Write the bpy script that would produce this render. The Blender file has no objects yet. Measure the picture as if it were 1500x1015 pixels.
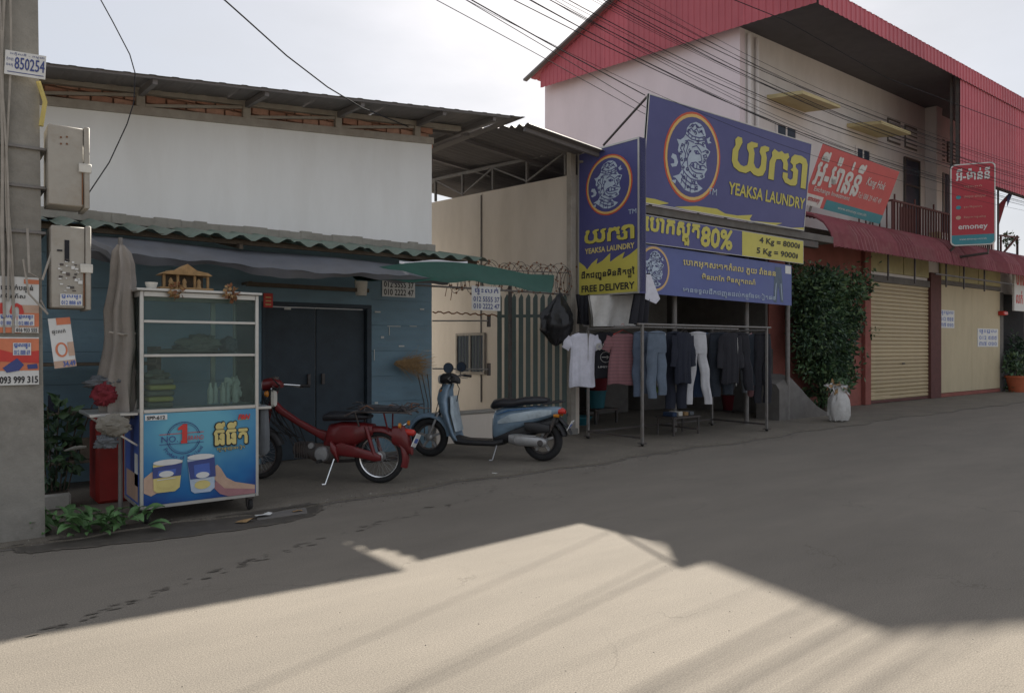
import bpy, bmesh, math, random
from mathutils import Vector, Matrix, Quaternion, noise
R = math.radians
rnd = random.Random(7)
SC = bpy.context.scene
COL = SC.collection

# ---------------------------------------------------------------- camera
YAW = 37.7
EYE = 1.5
cam = bpy.data.cameras.new('camera')
cam.sensor_width = 36.0
cam.lens = 36.0 * 1083 / 1500
cam.clip_start = 0.05
cam.clip_end = 3000
cam_o = bpy.data.objects.new('camera', cam)
cam_o.location = (0, 0, EYE)
cam_o.rotation_euler = (R(90), 0, R(-YAW))
COL.objects.link(cam_o)
SC.camera = cam_o

# ---------------------------------------------------------------- world and sun
SUN_EL = 39.0
SUN_AZ = math.degrees(math.atan2(1.05, 1.0))      # from +Y towards +X
world = bpy.data.worlds.new('World')
SC.world = world
world.use_nodes = True
wt = world.node_tree
wt.nodes.clear()
wn = wt.nodes.new
out = wn('ShaderNodeOutputWorld'); bg = wn('ShaderNodeBackground')
sky = wn('ShaderNodeTexSky'); sky.sky_type = 'NISHITA'; sky.sun_disc = False
sky.sun_elevation = R(SUN_EL); sky.sun_rotation = R(SUN_AZ)
sky.air_density = 1.0; sky.dust_density = 2.2; sky.ozone_density = 1.0
tc = wn('ShaderNodeTexCoord'); mp = wn('ShaderNodeMapping'); mp.inputs['Scale'].default_value = (1.2, 1.2, 3.2)
nz = wn('ShaderNodeTexNoise'); nz.inputs['Scale'].default_value = 1.7; nz.inputs['Detail'].default_value = 7; nz.inputs['Roughness'].default_value = .55
cr = wn('ShaderNodeValToRGB'); cr.color_ramp.elements[0].position = .36; cr.color_ramp.elements[1].position = .68
cr.color_ramp.elements[0].color = (.70, .70, .70, 1); cr.color_ramp.elements[1].color = (.93, .93, .93, 1)
hs = wn('ShaderNodeRGB'); hs.outputs[0].default_value = (5.1, 5.25, 5.6, 1)
mx = wn('ShaderNodeMixRGB')
wt.links.new(tc.outputs['Generated'], mp.inputs['Vector']); wt.links.new(mp.outputs[0], nz.inputs['Vector'])
wt.links.new(nz.outputs['Fac'], cr.inputs[0]); wt.links.new(cr.outputs[0], mx.inputs[0])
wt.links.new(sky.outputs[0], mx.inputs[1]); wt.links.new(hs.outputs[0], mx.inputs[2])
wt.links.new(mx.outputs[0], bg.inputs[0]); bg.inputs[1].default_value = .066
wt.links.new(bg.outputs[0], out.inputs[0])

sv = Vector((math.sin(R(SUN_AZ)) * math.cos(R(SUN_EL)), math.cos(R(SUN_AZ)) * math.cos(R(SUN_EL)), math.sin(R(SUN_EL))))
sun = bpy.data.lights.new('sun', 'SUN'); sun.energy = 5.0; sun.angle = R(.6); sun.color = (1, .93, .82)
sun_o = bpy.data.objects.new('sun', sun); sun_o.rotation_euler = (-sv).to_track_quat('-Z', 'Y').to_euler(); sun_o.location = (10, 10, 30)
COL.objects.link(sun_o)
SC.view_settings.view_transform = 'Standard'
SC.view_settings.look = 'None'
SC.view_settings.gamma = 1.0
SC.view_settings.use_curve_mapping = False
SC.view_settings.exposure = 1.03
SC.render.engine = 'CYCLES'
SC.cycles.max_bounces = 7; SC.cycles.transparent_max_bounces = 12

# ---------------------------------------------------------------- helpers
cY, sY = math.cos(R(YAW)), math.sin(R(YAW))
def P(px, py, X=None, Y=None, Z=None):
    a = (px - 750) / 1083.0; b = (507.5 - py) / 1083.0
    d = Vector((a * cY + sY, -a * sY + cY, b))
    if X is not None: t = X / d.x
    elif Y is not None: t = Y / d.y
    else: t = (Z - EYE) / d.z
    return d * t + Vector((0, 0, EYE))

MATS = {}
def mat(name, col, rough=.75, var=.12, vs=6.0, bump=.15, bs=60.0, metal=0.0, dirt=0.0, dirtcol=(.12, .10, .08), ds=2.2, spec=.4, emit=None, stretch=None, trans=0, coat=0, speck=0, orand=0, fleck=0):
    m = bpy.data.materials.new(name); m.use_nodes = True
    nt = m.node_tree; N = nt.nodes; L = nt.links
    b = N['Principled BSDF']
    b.inputs['Roughness'].default_value = rough; b.inputs['Metallic'].default_value = metal
    b.inputs['Specular IOR Level'].default_value = spec
    b.inputs['Coat Weight'].default_value = coat
    t = N.new('ShaderNodeTexCoord'); v = t.outputs['Object']
    if stretch:
        mm = N.new('ShaderNodeMapping'); mm.inputs['Scale'].default_value = stretch; L.new(v, mm.inputs[0]); v = mm.outputs[0]
    n1 = N.new('ShaderNodeTexNoise'); n1.inputs['Scale'].default_value = vs; n1.inputs['Detail'].default_value = 6; n1.inputs['Roughness'].default_value = .65
    L.new(v, n1.inputs['Vector'])
    r1 = N.new('ShaderNodeMapRange'); r1.inputs['To Min'].default_value = 1 - var; r1.inputs['To Max'].default_value = 1 + var
    r1.inputs['From Min'].default_value = .3; r1.inputs['From Max'].default_value = .7
    L.new(n1.outputs['Fac'], r1.inputs['Value'])
    mul = N.new('ShaderNodeVectorMath'); mul.operation = 'SCALE'; mul.inputs[0].default_value = col[:3]
    L.new(r1.outputs[0], mul.inputs['Scale'])
    c = mul.outputs[0]
    if dirt > 0:
        n2 = N.new('ShaderNodeTexNoise'); n2.inputs['Scale'].default_value = ds; n2.inputs['Detail'].default_value = 9; n2.inputs['Roughness'].default_value = .7
        L.new(v, n2.inputs['Vector'])
        r2 = N.new('ShaderNodeMapRange'); r2.inputs['From Min'].default_value = .46; r2.inputs['From Max'].default_value = .72; r2.inputs['To Max'].default_value = dirt
        L.new(n2.outputs['Fac'], r2.inputs['Value'])
        mix = N.new('ShaderNodeMixRGB'); mix.inputs[2].default_value = (*dirtcol, 1)
        L.new(r2.outputs[0], mix.inputs[0]); L.new(c, mix.inputs[1]); c = mix.outputs[0]
    if orand > 0:
        oi = N.new('ShaderNodeObjectInfo'); r6 = N.new('ShaderNodeMapRange'); r6.inputs['To Min'].default_value = 1 - orand; r6.inputs['To Max'].default_value = 1 + orand * .6
        L.new(oi.outputs['Random'], r6.inputs['Value']); v6 = N.new('ShaderNodeVectorMath'); v6.operation = 'SCALE'; L.new(c, v6.inputs[0]); L.new(r6.outputs[0], v6.inputs['Scale']); c = v6.outputs[0]
    if fleck > 0:
        n7 = N.new('ShaderNodeTexNoise'); n7.inputs['Scale'].default_value = 26; n7.inputs['Detail'].default_value = 5; n7.inputs['Roughness'].default_value = .8; L.new(t.outputs['Object'], n7.inputs['Vector'])
        r7 = N.new('ShaderNodeMapRange'); r7.inputs['From Min'].default_value = .60; r7.inputs['From Max'].default_value = .70; r7.inputs['To Max'].default_value = fleck; L.new(n7.outputs['Fac'], r7.inputs['Value'])
        w7 = N.new('ShaderNodeTexVoronoi'); w7.feature = 'DISTANCE_TO_EDGE'; w7.inputs['Scale'].default_value = .55; d7 = N.new('ShaderNodeTexNoise'); d7.inputs['Scale'].default_value = 2.5; d7.inputs['Detail'].default_value = 6
        L.new(t.outputs['Object'], d7.inputs['Vector']); s7 = N.new('ShaderNodeVectorMath'); s7.operation = 'SCALE'; s7.inputs['Scale'].default_value = .9; L.new(d7.outputs['Color'], s7.inputs[0]); a7 = N.new('ShaderNodeVectorMath'); a7.operation = 'ADD'; L.new(t.outputs['Object'], a7.inputs[0]); L.new(s7.outputs[0], a7.inputs[1]); L.new(a7.outputs[0], w7.inputs['Vector'])
        k7 = N.new('ShaderNodeMapRange'); k7.inputs['From Min'].default_value = .0; k7.inputs['From Max'].default_value = .006; k7.inputs['To Min'].default_value = .42; k7.inputs['To Max'].default_value = 0; L.new(w7.outputs['Distance'], k7.inputs['Value'])
        q7 = N.new('ShaderNodeTexNoise'); q7.inputs['Scale'].default_value = .7; L.new(t.outputs['Object'], q7.inputs['Vector']); g7 = N.new('ShaderNodeMapRange'); g7.inputs['From Min'].default_value = .47; g7.inputs['From Max'].default_value = .56; L.new(q7.outputs['Fac'], g7.inputs['Value'])
        e7 = N.new('ShaderNodeMath'); e7.operation = 'MULTIPLY'; L.new(k7.outputs[0], e7.inputs[0]); L.new(g7.outputs[0], e7.inputs[1]); f7 = N.new('ShaderNodeMath'); f7.operation = 'MAXIMUM'; L.new(e7.outputs[0], f7.inputs[0]); L.new(r7.outputs[0], f7.inputs[1])
        x7 = N.new('ShaderNodeMixRGB'); x7.inputs[2].default_value = (.075, .064, .05, 1); L.new(f7.outputs[0], x7.inputs[0]); L.new(c, x7.inputs[1]); c = x7.outputs[0]
    if speck > 0:
        n5 = N.new('ShaderNodeTexNoise'); n5.inputs['Scale'].default_value = 130; n5.inputs['Detail'].default_value = 3; L.new(t.outputs['Object'], n5.inputs['Vector'])
        r5 = N.new('ShaderNodeMapRange'); r5.inputs['From Min'].default_value = .33; r5.inputs['From Max'].default_value = .67; r5.inputs['To Min'].default_value = 1 - speck; r5.inputs['To Max'].default_value = 1 + speck
        L.new(n5.outputs['Fac'], r5.inputs['Value']); v5 = N.new('ShaderNodeVectorMath'); v5.operation = 'SCALE'; L.new(c, v5.inputs[0]); L.new(r5.outputs[0], v5.inputs['Scale']); c = v5.outputs[0]
    L.new(c, b.inputs['Base Color'])
    if bump > 0:
        n3 = N.new('ShaderNodeTexNoise'); n3.inputs['Scale'].default_value = bs; n3.inputs['Detail'].default_value = 4
        L.new(t.outputs['Object'], n3.inputs['Vector'])
        bp = N.new('ShaderNodeBump'); bp.inputs['Strength'].default_value = bump; bp.inputs['Distance'].default_value = .01
        L.new(n3.outputs['Fac'], bp.inputs['Height']); L.new(bp.outputs[0], b.inputs['Normal'])
    MATS[name] = m
    return m

def glass(name, tint=(.8, .9, .88), op=.12):
    m = bpy.data.materials.new(name); m.use_nodes = True
    nt = m.node_tree; N = nt.nodes; L = nt.links; N.clear()
    o = N.new('ShaderNodeOutputMaterial'); tr = N.new('ShaderNodeBsdfTransparent'); tr.inputs[0].default_value = (*tint, 1)
    gl = N.new('ShaderNodeBsdfGlossy'); gl.inputs['Roughness'].default_value = .03
    df = N.new('ShaderNodeBsdfDiffuse'); df.inputs[0].default_value = (.22, .25, .24, 1)
    m1 = N.new('ShaderNodeMixShader'); m2 = N.new('ShaderNodeMixShader'); fr = N.new('ShaderNodeFresnel'); fr.inputs[0].default_value = 1.22
    nn = N.new('ShaderNodeTexNoise'); nn.inputs['Scale'].default_value = 5; nn.inputs['Detail'].default_value = 5
    rr = N.new('ShaderNodeMapRange'); rr.inputs['To Max'].default_value = op * 2; L.new(nn.outputs['Fac'], rr.inputs['Value'])
    L.new(fr.outputs[0], m1.inputs[0]); L.new(tr.outputs[0], m1.inputs[1]); L.new(gl.outputs[0], m1.inputs[2])
    L.new(rr.outputs[0], m2.inputs[0]); L.new(m1.outputs[0], m2.inputs[1]); L.new(df.outputs[0], m2.inputs[2])
    L.new(m2.outputs[0], o.inputs[0])
    MATS[name] = m
    return m

ORI = {}
def thing(name, label, cat, loc=(0, 0, 0), rz=0, group=None, kind=None):
    o = bpy.data.objects.new(name, None); o.empty_display_size = .1
    COL.objects.link(o); o.location = loc; o.rotation_euler = (0, 0, rz)
    tag(o, label, cat, group, kind)
    ORI[o] = Matrix.Translation(Vector(loc)) @ Matrix.Rotation(rz, 4, 'Z')
    return o
def tag(o, label=None, cat=None, group=None, kind=None):
    if label: o['label'] = label
    if cat: o['category'] = cat
    if group: o['group'] = group
    if kind: o['kind'] = kind
    return o

class MB:
    """collects geometry; build() links it as ONE mesh object"""
    def __init__(s): s.v = []; s.f = []; s.m = []; s.mats = []
    def mi(s, m):
        if m not in s.mats: s.mats.append(m)
        return s.mats.index(m)
    def add(s, vs, fs, m):
        b = len(s.v); k = s.mi(m)
        s.v += [Vector(p) for p in vs]; s.f += [tuple(b + i for i in f) for f in fs]; s.m += [k] * len(fs)
        return s
    def box(s, x0, y0, z0, x1, y1, z1, m, bev=0, M=None):
        x0, x1 = min(x0, x1), max(x0, x1); y0, y1 = min(y0, y1), max(y0, y1); z0, z1 = min(z0, z1), max(z0, z1)
        if bev <= 0:
            vs = [Vector((x, y, z)) for z in (z0, z1) for y in (y0, y1) for x in (x0, x1)]
            fs = [(0, 2, 3, 1), (4, 5, 7, 6), (0, 1, 5, 4), (2, 6, 7, 3), (0, 4, 6, 2), (1, 3, 7, 5)]
        else:
            b = min(bev, (x1 - x0) * .45, (y1 - y0) * .45, (z1 - z0) * .45)
            bm = bmesh.new(); bmesh.ops.create_cube(bm, size=1)
            for v in bm.verts:
                v.co = Vector((x0 if v.co.x < 0 else x1, y0 if v.co.y < 0 else y1, z0 if v.co.z < 0 else z1))
            bmesh.ops.bevel(bm, geom=list(bm.edges), offset=b, segments=1, affect='EDGES')
            bm.verts.index_update()
            vs = [v.co.copy() for v in bm.verts]; fs = [tuple(v.index for v in f.verts) for f in bm.faces]; bm.free()
        if M is not None: vs = [M @ v for v in vs]
        return s.add(vs, fs, m)
    def bar(s, p0, p1, w, h, m, up=(0, 0, 1)):
        p0 = Vector(p0); p1 = Vector(p1); d = (p1 - p0); L = d.length; d.normalize(); up = Vector(up)
        if abs(d.dot(up)) > .99: up = Vector((1, 0, 0))
        r = d.cross(up).normalized(); u = r.cross(d)
        M = Matrix((( d.x, r.x, u.x, p0.x), (d.y, r.y, u.y, p0.y), (d.z, r.z, u.z, p0.z), (0, 0, 0, 1)))
        return s.box(0, -w / 2, -h / 2, L, w / 2, h / 2, m, 0, M)
    def tube(s, pts, r, m, n=6, cap=True):
        pts = [Vector(p) for p in pts]; rings = []
        prev = None
        for i, p in enumerate(pts):
            d = (pts[min(i + 1, len(pts) - 1)] - pts[max(i - 1, 0)])
            if d.length < 1e-9: d = Vector((0, 0, 1))
            d.normalize()
            if prev is None:
                a = Vector((0, 0, 1)) if abs(d.z) < .9 else Vector((1, 0, 0))
                u = d.cross(a).normalized()
            else:
                u = (prev - d * prev.dot(d)).normalized()
            prev = u; w = d.cross(u); rr = r[i] if isinstance(r, (list, tuple)) else r
            rings.append([p + (u * math.cos(2 * math.pi * k / n) + w * math.sin(2 * math.pi * k / n)) * rr for k in range(n)])
        return s.loft(rings, m, cap)
    def loft(s, rings, m, cap=True, close=True):
        n = len(rings[0]); vs = [p for r in rings for p in r]; fs = []
        for i in range(len(rings) - 1):
            for k in range(n if close else n - 1):
                a = i * n + k; b = i * n + (k + 1) % n
                fs.append((a, b, b + n, a + n))
        if cap:
            fs.append(tuple(reversed(range(n)))); q = (len(rings) - 1) * n; fs.append(tuple(q + k for k in range(n)))
        return s.add(vs, fs, m)
    def lathe(s, prof, m, c=(0, 0, 0), axis='Z', n=20, closed=False):
        rings = []
        for k in range(n):
            a = 2 * math.pi * k / n; ca, sa = math.cos(a), math.sin(a); ring = []
            for (r, h) in prof:
                if axis == 'Z': p = Vector((r * ca, r * sa, h))
                elif axis == 'Y': p = Vector((r * ca, h, r * sa))
                else: p = Vector((h, r * ca, r * sa))
                ring.append(p + Vector(c))
            rings.append(ring)
        q = len(prof); vs = [p for r in rings for p in r]; fs = []
        for k in range(n):
            for i in range(q if closed else q - 1):
                a = k * q + i; b = k * q + (i + 1) % q; c2 = ((k + 1) % n) * q + (i + 1) % q; d = ((k + 1) % n) * q + i
                fs.append((a, b, c2, d))
        return s.add(vs, fs, m)
    def prism(s, pts, vec, m):
        pts = [Vector(p) for p in pts]; vec = Vector(vec); n = len(pts)
        fs = [tuple(range(n)), tuple(n + i for i in reversed(range(n)))]
        fs += [(i, i + n, (i + 1) % n + n, (i + 1) % n) for i in range(n)]
        return s.add(pts + [p + vec for p in pts], fs, m)
    def build(s, name, parent=None, local=False, sharp=38, label=None, loc=None):
        vs = s.v
        if parent is not None and not local:
            Mi = ORI[parent].inverted(); vs = [Mi @ v for v in vs]
        me = bpy.data.meshes.new(name); me.from_pydata([tuple(v) for v in vs], [], s.f)
        for m in s.mats: me.materials.append(MATS[m])
        me.polygons.foreach_set('material_index', s.m)
        me.validate()
        bm = bmesh.new(); bm.from_mesh(me); bmesh.ops.recalc_face_normals(bm, faces=bm.faces); bm.to_mesh(me); bm.free()
        if sharp:
            me.polygons.foreach_set('use_smooth', [True] * len(me.polygons)); me.set_sharp_from_angle(angle=R(sharp))
        o = bpy.data.objects.new(name, me); COL.objects.link(o)
        if parent is not None: o.parent = parent; ORI[o] = ORI[parent]
        else: ORI[o] = Matrix.Identity(4)
        if loc is not None: o.location = loc
        if label: o['label'] = label
        return o

def struct(name, mb):
    return tag(mb.build(name), kind='structure')
def single(name, mb, label, cat, group=None, base=None, kind=None):
    """a thing that is one mesh, with its origin at its base"""
    if base is None:
        xs = [v.x for v in mb.v]; ys = [v.y for v in mb.v]; zs = [v.z for v in mb.v]
        base = Vector(((min(xs) + max(xs)) / 2, (min(ys) + max(ys)) / 2, min(zs)))
    mb.v = [v - Vector(base) for v in mb.v]
    o = mb.build(name); o.location = base
    ORI[o] = Matrix.Translation(Vector(base))
    return tag(o, label, cat, group, kind)
def inst(name, mesh, parent, loc, rot=None, scale=None):
    """copies of a piece share mesh data; loc is in world space"""
    o = bpy.data.objects.new(name, mesh); COL.objects.link(o); o.parent = parent
    o.location = ORI[parent].inverted() @ Vector(loc)
    if rot: o.rotation_euler = rot
    if scale: o.scale = scale
    return o
def mesh_of(mb, sharp=38):
    o = mb.build('piece', sharp=sharp); me = o.data; bpy.data.objects.remove(o); return me

# text ---------------------------------------------------------------
_tc = {}
def raw_text(s, bold):
    bold = 0; key = (s, bold)
    if key not in _tc:
        c = bpy.data.curves.new('lettering', 'FONT'); c.body = s; c.size = 1; c.resolution_u = 2
        o = bpy.data.objects.new('lettering', c); COL.objects.link(o)
        bpy.context.view_layer.update()
        m = bpy.data.meshes.new_from_object(o.evaluated_get(bpy.context.evaluated_depsgraph_get()))
        _tc[key] = ([(v.co.x, v.co.y) for v in m.vertices], [tuple(p.vertices) for p in m.polygons])
        bpy.data.objects.remove(o); bpy.data.curves.remove(c); bpy.data.meshes.remove(m)
    return _tc[key]
def text_geo(s, bold=.0):
    """Khmer subscripts (coeng + letter) are set small below the letter before them"""
    if '\u17d2' not in s: return raw_text(s, bold)
    main = ''; subs = []; i = 0
    while i < len(s):
        if s[i] == '\u17d2': subs.append((len(main), s[i + 1])); i += 2
        else: main += s[i]; i += 1
    vs, fs = raw_text(main, bold); vs = list(vs); fs = list(fs)
    for k, ch in subs:
        pv, _ = raw_text(main[:k], bold); x1 = max(p[0] for p in pv)
        gv, gf = raw_text(ch, bold * 1.5); w = max(p[0] for p in gv) - min(p[0] for p in gv)
        b = len(vs); sc = .52
        vs += [(x1 - w * sc + (p[0] - min(q[0] for q in gv)) * sc, -.42 + p[1] * sc) for p in gv]
        fs += [tuple(b + j for j in f) for f in gf]
    return vs, fs

class Panel:
    """flat face: O bottom-left corner, U right, V up, N towards the viewer"""
    def __init__(s, O, U, V):
        s.O = Vector(O); s.w = Vector(U).length; s.h = Vector(V).length
        s.U = Vector(U).normalized(); s.V = Vector(V).normalized(); s.N = s.U.cross(s.V).normalized()
    def pt(s, x, y, k=0): return s.O + s.U * x + s.V * y + s.N * (.0025 * k)
    def px(s, px, py):
        a = (px - 750) / 1083.0; b = (507.5 - py) / 1083.0
        d = Vector((a * cY + sY, -a * sY + cY, b)); E = Vector((0, 0, EYE))
        t = (s.O - E).dot(s.N) / d.dot(s.N); q = E + d * t - s.O
        return (q.dot(s.U), q.dot(s.V))
    def poly(s, mb, pts, m, k=1): mb.add([s.pt(x, y, k) for x, y in pts], [tuple(range(len(pts)))], m)
    def ell(s, mb, cx, cy, rx, ry, m, k=1, n=36): s.poly(mb, [(cx + rx * math.cos(2 * math.pi * i / n), cy + ry * math.sin(2 * math.pi * i / n)) for i in range(n)], m, k)
    def rect(s, mb, x0, y0, x1, y1, m, k=1): s.poly(mb, [(x0, y0), (x1, y0), (x1, y1), (x0, y1)], m, k)
    def line(s, mb, pts, w, m, k=2):
        for i in range(len(pts) - 1):
            a = Vector(pts[i]); b = Vector(pts[i + 1]); d = b - a
            if d.length < 1e-6: continue
            d.normalize(); n = Vector((-d.y, d.x)) * w / 2; e = d * w * .35
            s.poly(mb, [tuple(a - n - e), tuple(b - n + e), tuple(b + n + e), tuple(a + n - e)], m, k)
    def text(s, mb, st, x0, y0, x1, y1, m, k=3, bold=.012, skew=0):
        vs, fs = text_geo(st, bold)
        if not vs: return
        ax, bx = min(v[0] for v in vs), max(v[0] for v in vs); ay, by = min(v[1] for v in vs), max(v[1] for v in vs)
        fx = (x1 - x0) / max(bx - ax, 1e-6); fy = (y1 - y0) / max(by - ay, 1e-6)
        if bold > .006:
            d = bold * min(fx, fy); offs = [(0, 0), (d, 0), (-d, 0), (0, d), (0, -d), (d * .7, d * .7), (-d * .7, -d * .7), (d * .7, -d * .7), (-d * .7, d * .7)]
            if bold <= .02: offs = offs[:5]
        else: offs = [(0, 0)]
        for q_, (ox, oy) in enumerate(offs):
            pts = []
            for (x, y) in vs:
                Y = (y - ay) * fy; pts.append(s.pt(x0 + (x - ax) * fx + skew * Y + ox, y0 + Y + oy, k + .08 * q_))
            mb.add(pts, fs, m)
    def textpx(s, mb, st, a, b, m, k=3, bold=.012, skew=0):
        """a = photo pixel of the lower left corner, b = of the upper right one"""
        p = s.px(*a); q = s.px(*b)
        s.text(mb, st, p[0], p[1], q[0], q[1], m, k, bold, skew)
    def board(s, mb, m, t=.02, x0=0, y0=0, x1=None, y1=None):
        x1 = s.w if x1 is None else x1; y1 = s.h if y1 is None else y1
        mb.prism([s.pt(x0, y0), s.pt(x1, y0), s.pt(x1, y1), s.pt(x0, y1)], -s.N * t, m)
    def edge(s, mb, m, w=.03, t=.05, out=.006):
        for (a, b, c, d) in ((0, 0, s.w, w), (0, s.h - w, s.w, s.h), (0, w, w, s.h - w), (s.w - w, w, s.w, s.h - w)):
            mb.prism([s.pt(a, b) + s.N * out, s.pt(c, b) + s.N * out, s.pt(c, d) + s.N * out, s.pt(a, d) + s.N * out], -s.N * t, m)

def corr(mb, O, U, V, pitch, amp, m, nv=1, sag=0, sub=6, ph=0):
    """corrugated sheet, waves counted along U, ridges run along V"""
    O = Vector(O); U = Vector(U); V = Vector(V); n = U.cross(V).normalized()
    nu = max(2, int(U.length / pitch * sub)); vs = []; fs = []
    for j in range(nv + 1):
        for i in range(nu + 1):
            q = i / nu; w = amp * math.sin(2 * math.pi * (q * U.length / pitch) + ph)
            vs.append(O + U * q + V * (j / nv) + n * w - Vector((0, 0, sag * 4 * (j / nv) * (1 - j / nv))))
    for j in range(nv):
        for i in range(nu):
            a = j * (nu + 1) + i; fs.append((a, a + 1, a + nu + 2, a + nu + 1))
    mb.add(vs, fs, m)
def ribbed(mb, O, U, V, pitch, depth, m):
    """box-rib cladding: raised ribs every pitch"""
    O = Vector(O); U = Vector(U); V = Vector(V); n = U.cross(V).normalized(); L = U.length; u = U.normalized(); k = max(1, round(L / pitch)); p = L / k; prof = []
    for i in range(k):
        prof += [(i * p, 0), (i * p + p * .62, 0), (i * p + p * .70, depth), (i * p + p * .92, depth)]
    prof.append((L, 0)); q = len(prof)
    vs = [O + u * x + n * h for x, h in prof] + [O + V + u * x + n * h for x, h in prof]
    mb.add(vs, [(i, i + 1, i + 1 + q, i + q) for i in range(q - 1)], m)

def leaves(mb, c, rad, n, size, mats, seed=1, shell=.45, squash=1.0):
    r = random.Random(seed); c = Vector(c)
    for i in range(n):
        while True:
            p = Vector((r.uniform(-1, 1), r.uniform(-1, 1), r.uniform(-1, 1)))
            if shell < p.length < 1: break
        q = c + Vector((p.x * rad[0], p.y * rad[1], p.z * rad[2]))
        d = (p + Vector((r.gauss(0, .7), r.gauss(0, .7), r.gauss(0, .7) - .2))).normalized()
        s = d.cross(Vector((r.gauss(0, 1), r.gauss(0, 1), r.gauss(0, 1)))).normalized(); L = size * r.uniform(.6, 1.4); w = L * .24 * squash
        nn = d.cross(s)
        mb.add([q, q + d * L * .5 + s * w + nn * w * .3, q + d * L, q + d * L * .5 - s * w + nn * w * .3], [(0, 1, 2), (0, 2, 3)], r.choice(mats))

# ---------------------------------------------------------------- materials
mat('road', (.182, .160, .132), .9, .13, .9, .4, 150, speck=.26, fleck=.28, dirt=.35, dirtcol=(.15, .135, .115), ds=.55, stretch=(.5, 1.5, 1))
mat('apron', (.168, .147, .118), .9, .16, 1.6, .5, 90, speck=.3, dirt=.55, dirtcol=(.10, .09, .08), ds=1.1)
mat('wetmark', (.080, .071, .060), .6, .2, 9, .15)
mat('dripmark', (.115, .10, .082), .85, .2, 9, .1)
mat('damp', (.14, .125, .11), .7, .2, 9, .2)
mat('soil', (.09, .075, .06), .95, .3, 9, .6, 60)
mat('pole_concrete', (.27, .255, .225), .9, .16, 4, .35, 70, dirt=.55, dirtcol=(.10, .09, .075), ds=2.4)
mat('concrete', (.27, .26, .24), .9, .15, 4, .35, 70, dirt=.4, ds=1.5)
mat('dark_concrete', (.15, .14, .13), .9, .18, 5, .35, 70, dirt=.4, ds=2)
mat('render_grey', (.30, .285, .25), .9, .12, 8, .3, 50, dirt=.4)
mat('plaster_white', (.80, .805, .80), .85, .03, 2.0, .08, 25, dirt=.28, dirtcol=(.56, .54, .50), ds=1.4, stretch=(1, 1, .22))
mat('plaster_cream', (.66, .59, .51), .85, .05, 2, .08, 30, dirt=.25, dirtcol=(.36, .30, .22), ds=1.2, stretch=(1, 1, .4))
mat('plaster_pink', (.74, .64, .67), .85, .04, 1.5, .06, 20, dirt=.15, dirtcol=(.45, .38, .36), ds=.7, stretch=(1, 1, .4))
mat('plaster_pale', (.70, .665, .65), .85, .05, 2, .08, 20, dirt=.25, dirtcol=(.36, .32, .28), ds=.8, stretch=(1, 1, .35))
mat('brick_a', (.40, .215, .155), .9, .2, 14, .3, 60)
mat('brick_b', (.47, .28, .21), .9, .2, 14, .3, 60)
mat('mortar', (.36, .24, .18), .95, .2, 14, .4, 60)
mat('truss_grey', (.34, .31, .27), .8, .15, 8, .1, 60, dirt=.35, dirtcol=(.2, .14, .1))
mat('zinc_dark', (.17, .158, .158), .6, .12, 3, .05, 20, dirt=.3, dirtcol=(.14, .12, .11), ds=1.5, orand=.1)
mat('zinc', (.36, .37, .38), .45, .15, 4, .05, 20, metal=.35, dirt=.45, dirtcol=(.2, .17, .14), ds=2)
mat('green_sheet', (.185, .25, .205), .6, .2, 5, .08, 30, dirt=.7, dirtcol=(.15, .13, .11), ds=2.6, orand=.15)
mat('blue_board', (.165, .26, .32), .75, .15, 6, .15, 40, dirt=.55, dirtcol=(.10, .12, .13), ds=3, stretch=(1, 1, 3))
mat('door_dark', (.028, .042, .055), .6, .2, 5, .1, 30)
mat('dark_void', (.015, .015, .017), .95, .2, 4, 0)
mat('tape_white', (.55, .55, .52), .7, .1, 20, 0)
mat('tarp_blue', (.125, .132, .15), .6, .16, 3, .3, 14, dirt=.6, dirtcol=(.13, .125, .12), ds=2.4)
mat('tarp_green', (.008, .062, .042), .5, .18, 4, .25, 14)
mat('sky_reflection', (.62, .62, .62), .6, .1, 4, .2, 14)  # white that stands in for sky reflected on the flashing
mat('canvas', (.30, .27, .24), .9, .14, 8, .4, 70, dirt=.6, dirtcol=(.12, .105, .09), ds=4)
mat('meter_box', (.37, .345, .30), .6, .08, 6, .1, 40, dirt=.45, dirtcol=(.22, .16, .10), ds=3.5)
mat('rust', (.20, .09, .045), .9, .3, 14, .3, 60)
mat('steel', (.20, .19, .18), .6, .15, 12, .1, 60, metal=.25, dirt=.4, dirtcol=(.16, .10, .07), ds=7)
mat('dark_steel', (.085, .078, .075), .6, .2, 12, .1, 60, metal=.2, dirt=.4, dirtcol=(.16, .08, .05), ds=7)
mat('aluminium', (.50, .49, .46), .4, .06, 10, .03, 60, metal=.6, dirt=.25, dirtcol=(.3, .28, .25), ds=6)
mat('chrome', (.7, .7, .7), .18, .05, 10, 0, metal=.95)
mat('silver_cast', (.38, .38, .38), .45, .1, 12, .1, 60, metal=.6, dirt=.3, ds=8)
mat('rubber', (.02, .02, .021), .85, .2, 14, .2, 90, dirt=.3, dirtcol=(.10, .085, .07), ds=9)
mat('black_plastic', (.022, .022, .024), .5, .15, 10, .05, 60, dirt=.2, dirtcol=(.09, .08, .07), ds=6)
mat('seat_vinyl', (.022, .022, .026), .42, .15, 10, .12, 120)
mat('scooter_blue', (.20, .29, .38), .28, .06, 6, 0, dirt=.5, dirtcol=(.12, .13, .13), ds=5, coat=.5)
mat('scooter_pearl', (.42, .50, .55), .3, .1, 10, 0, dirt=.5, dirtcol=(.14, .15, .15), ds=8, coat=.3)
mat('scooter_stripe', (.05, .13, .27), .3, .1, 10, 0, coat=.4)
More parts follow.
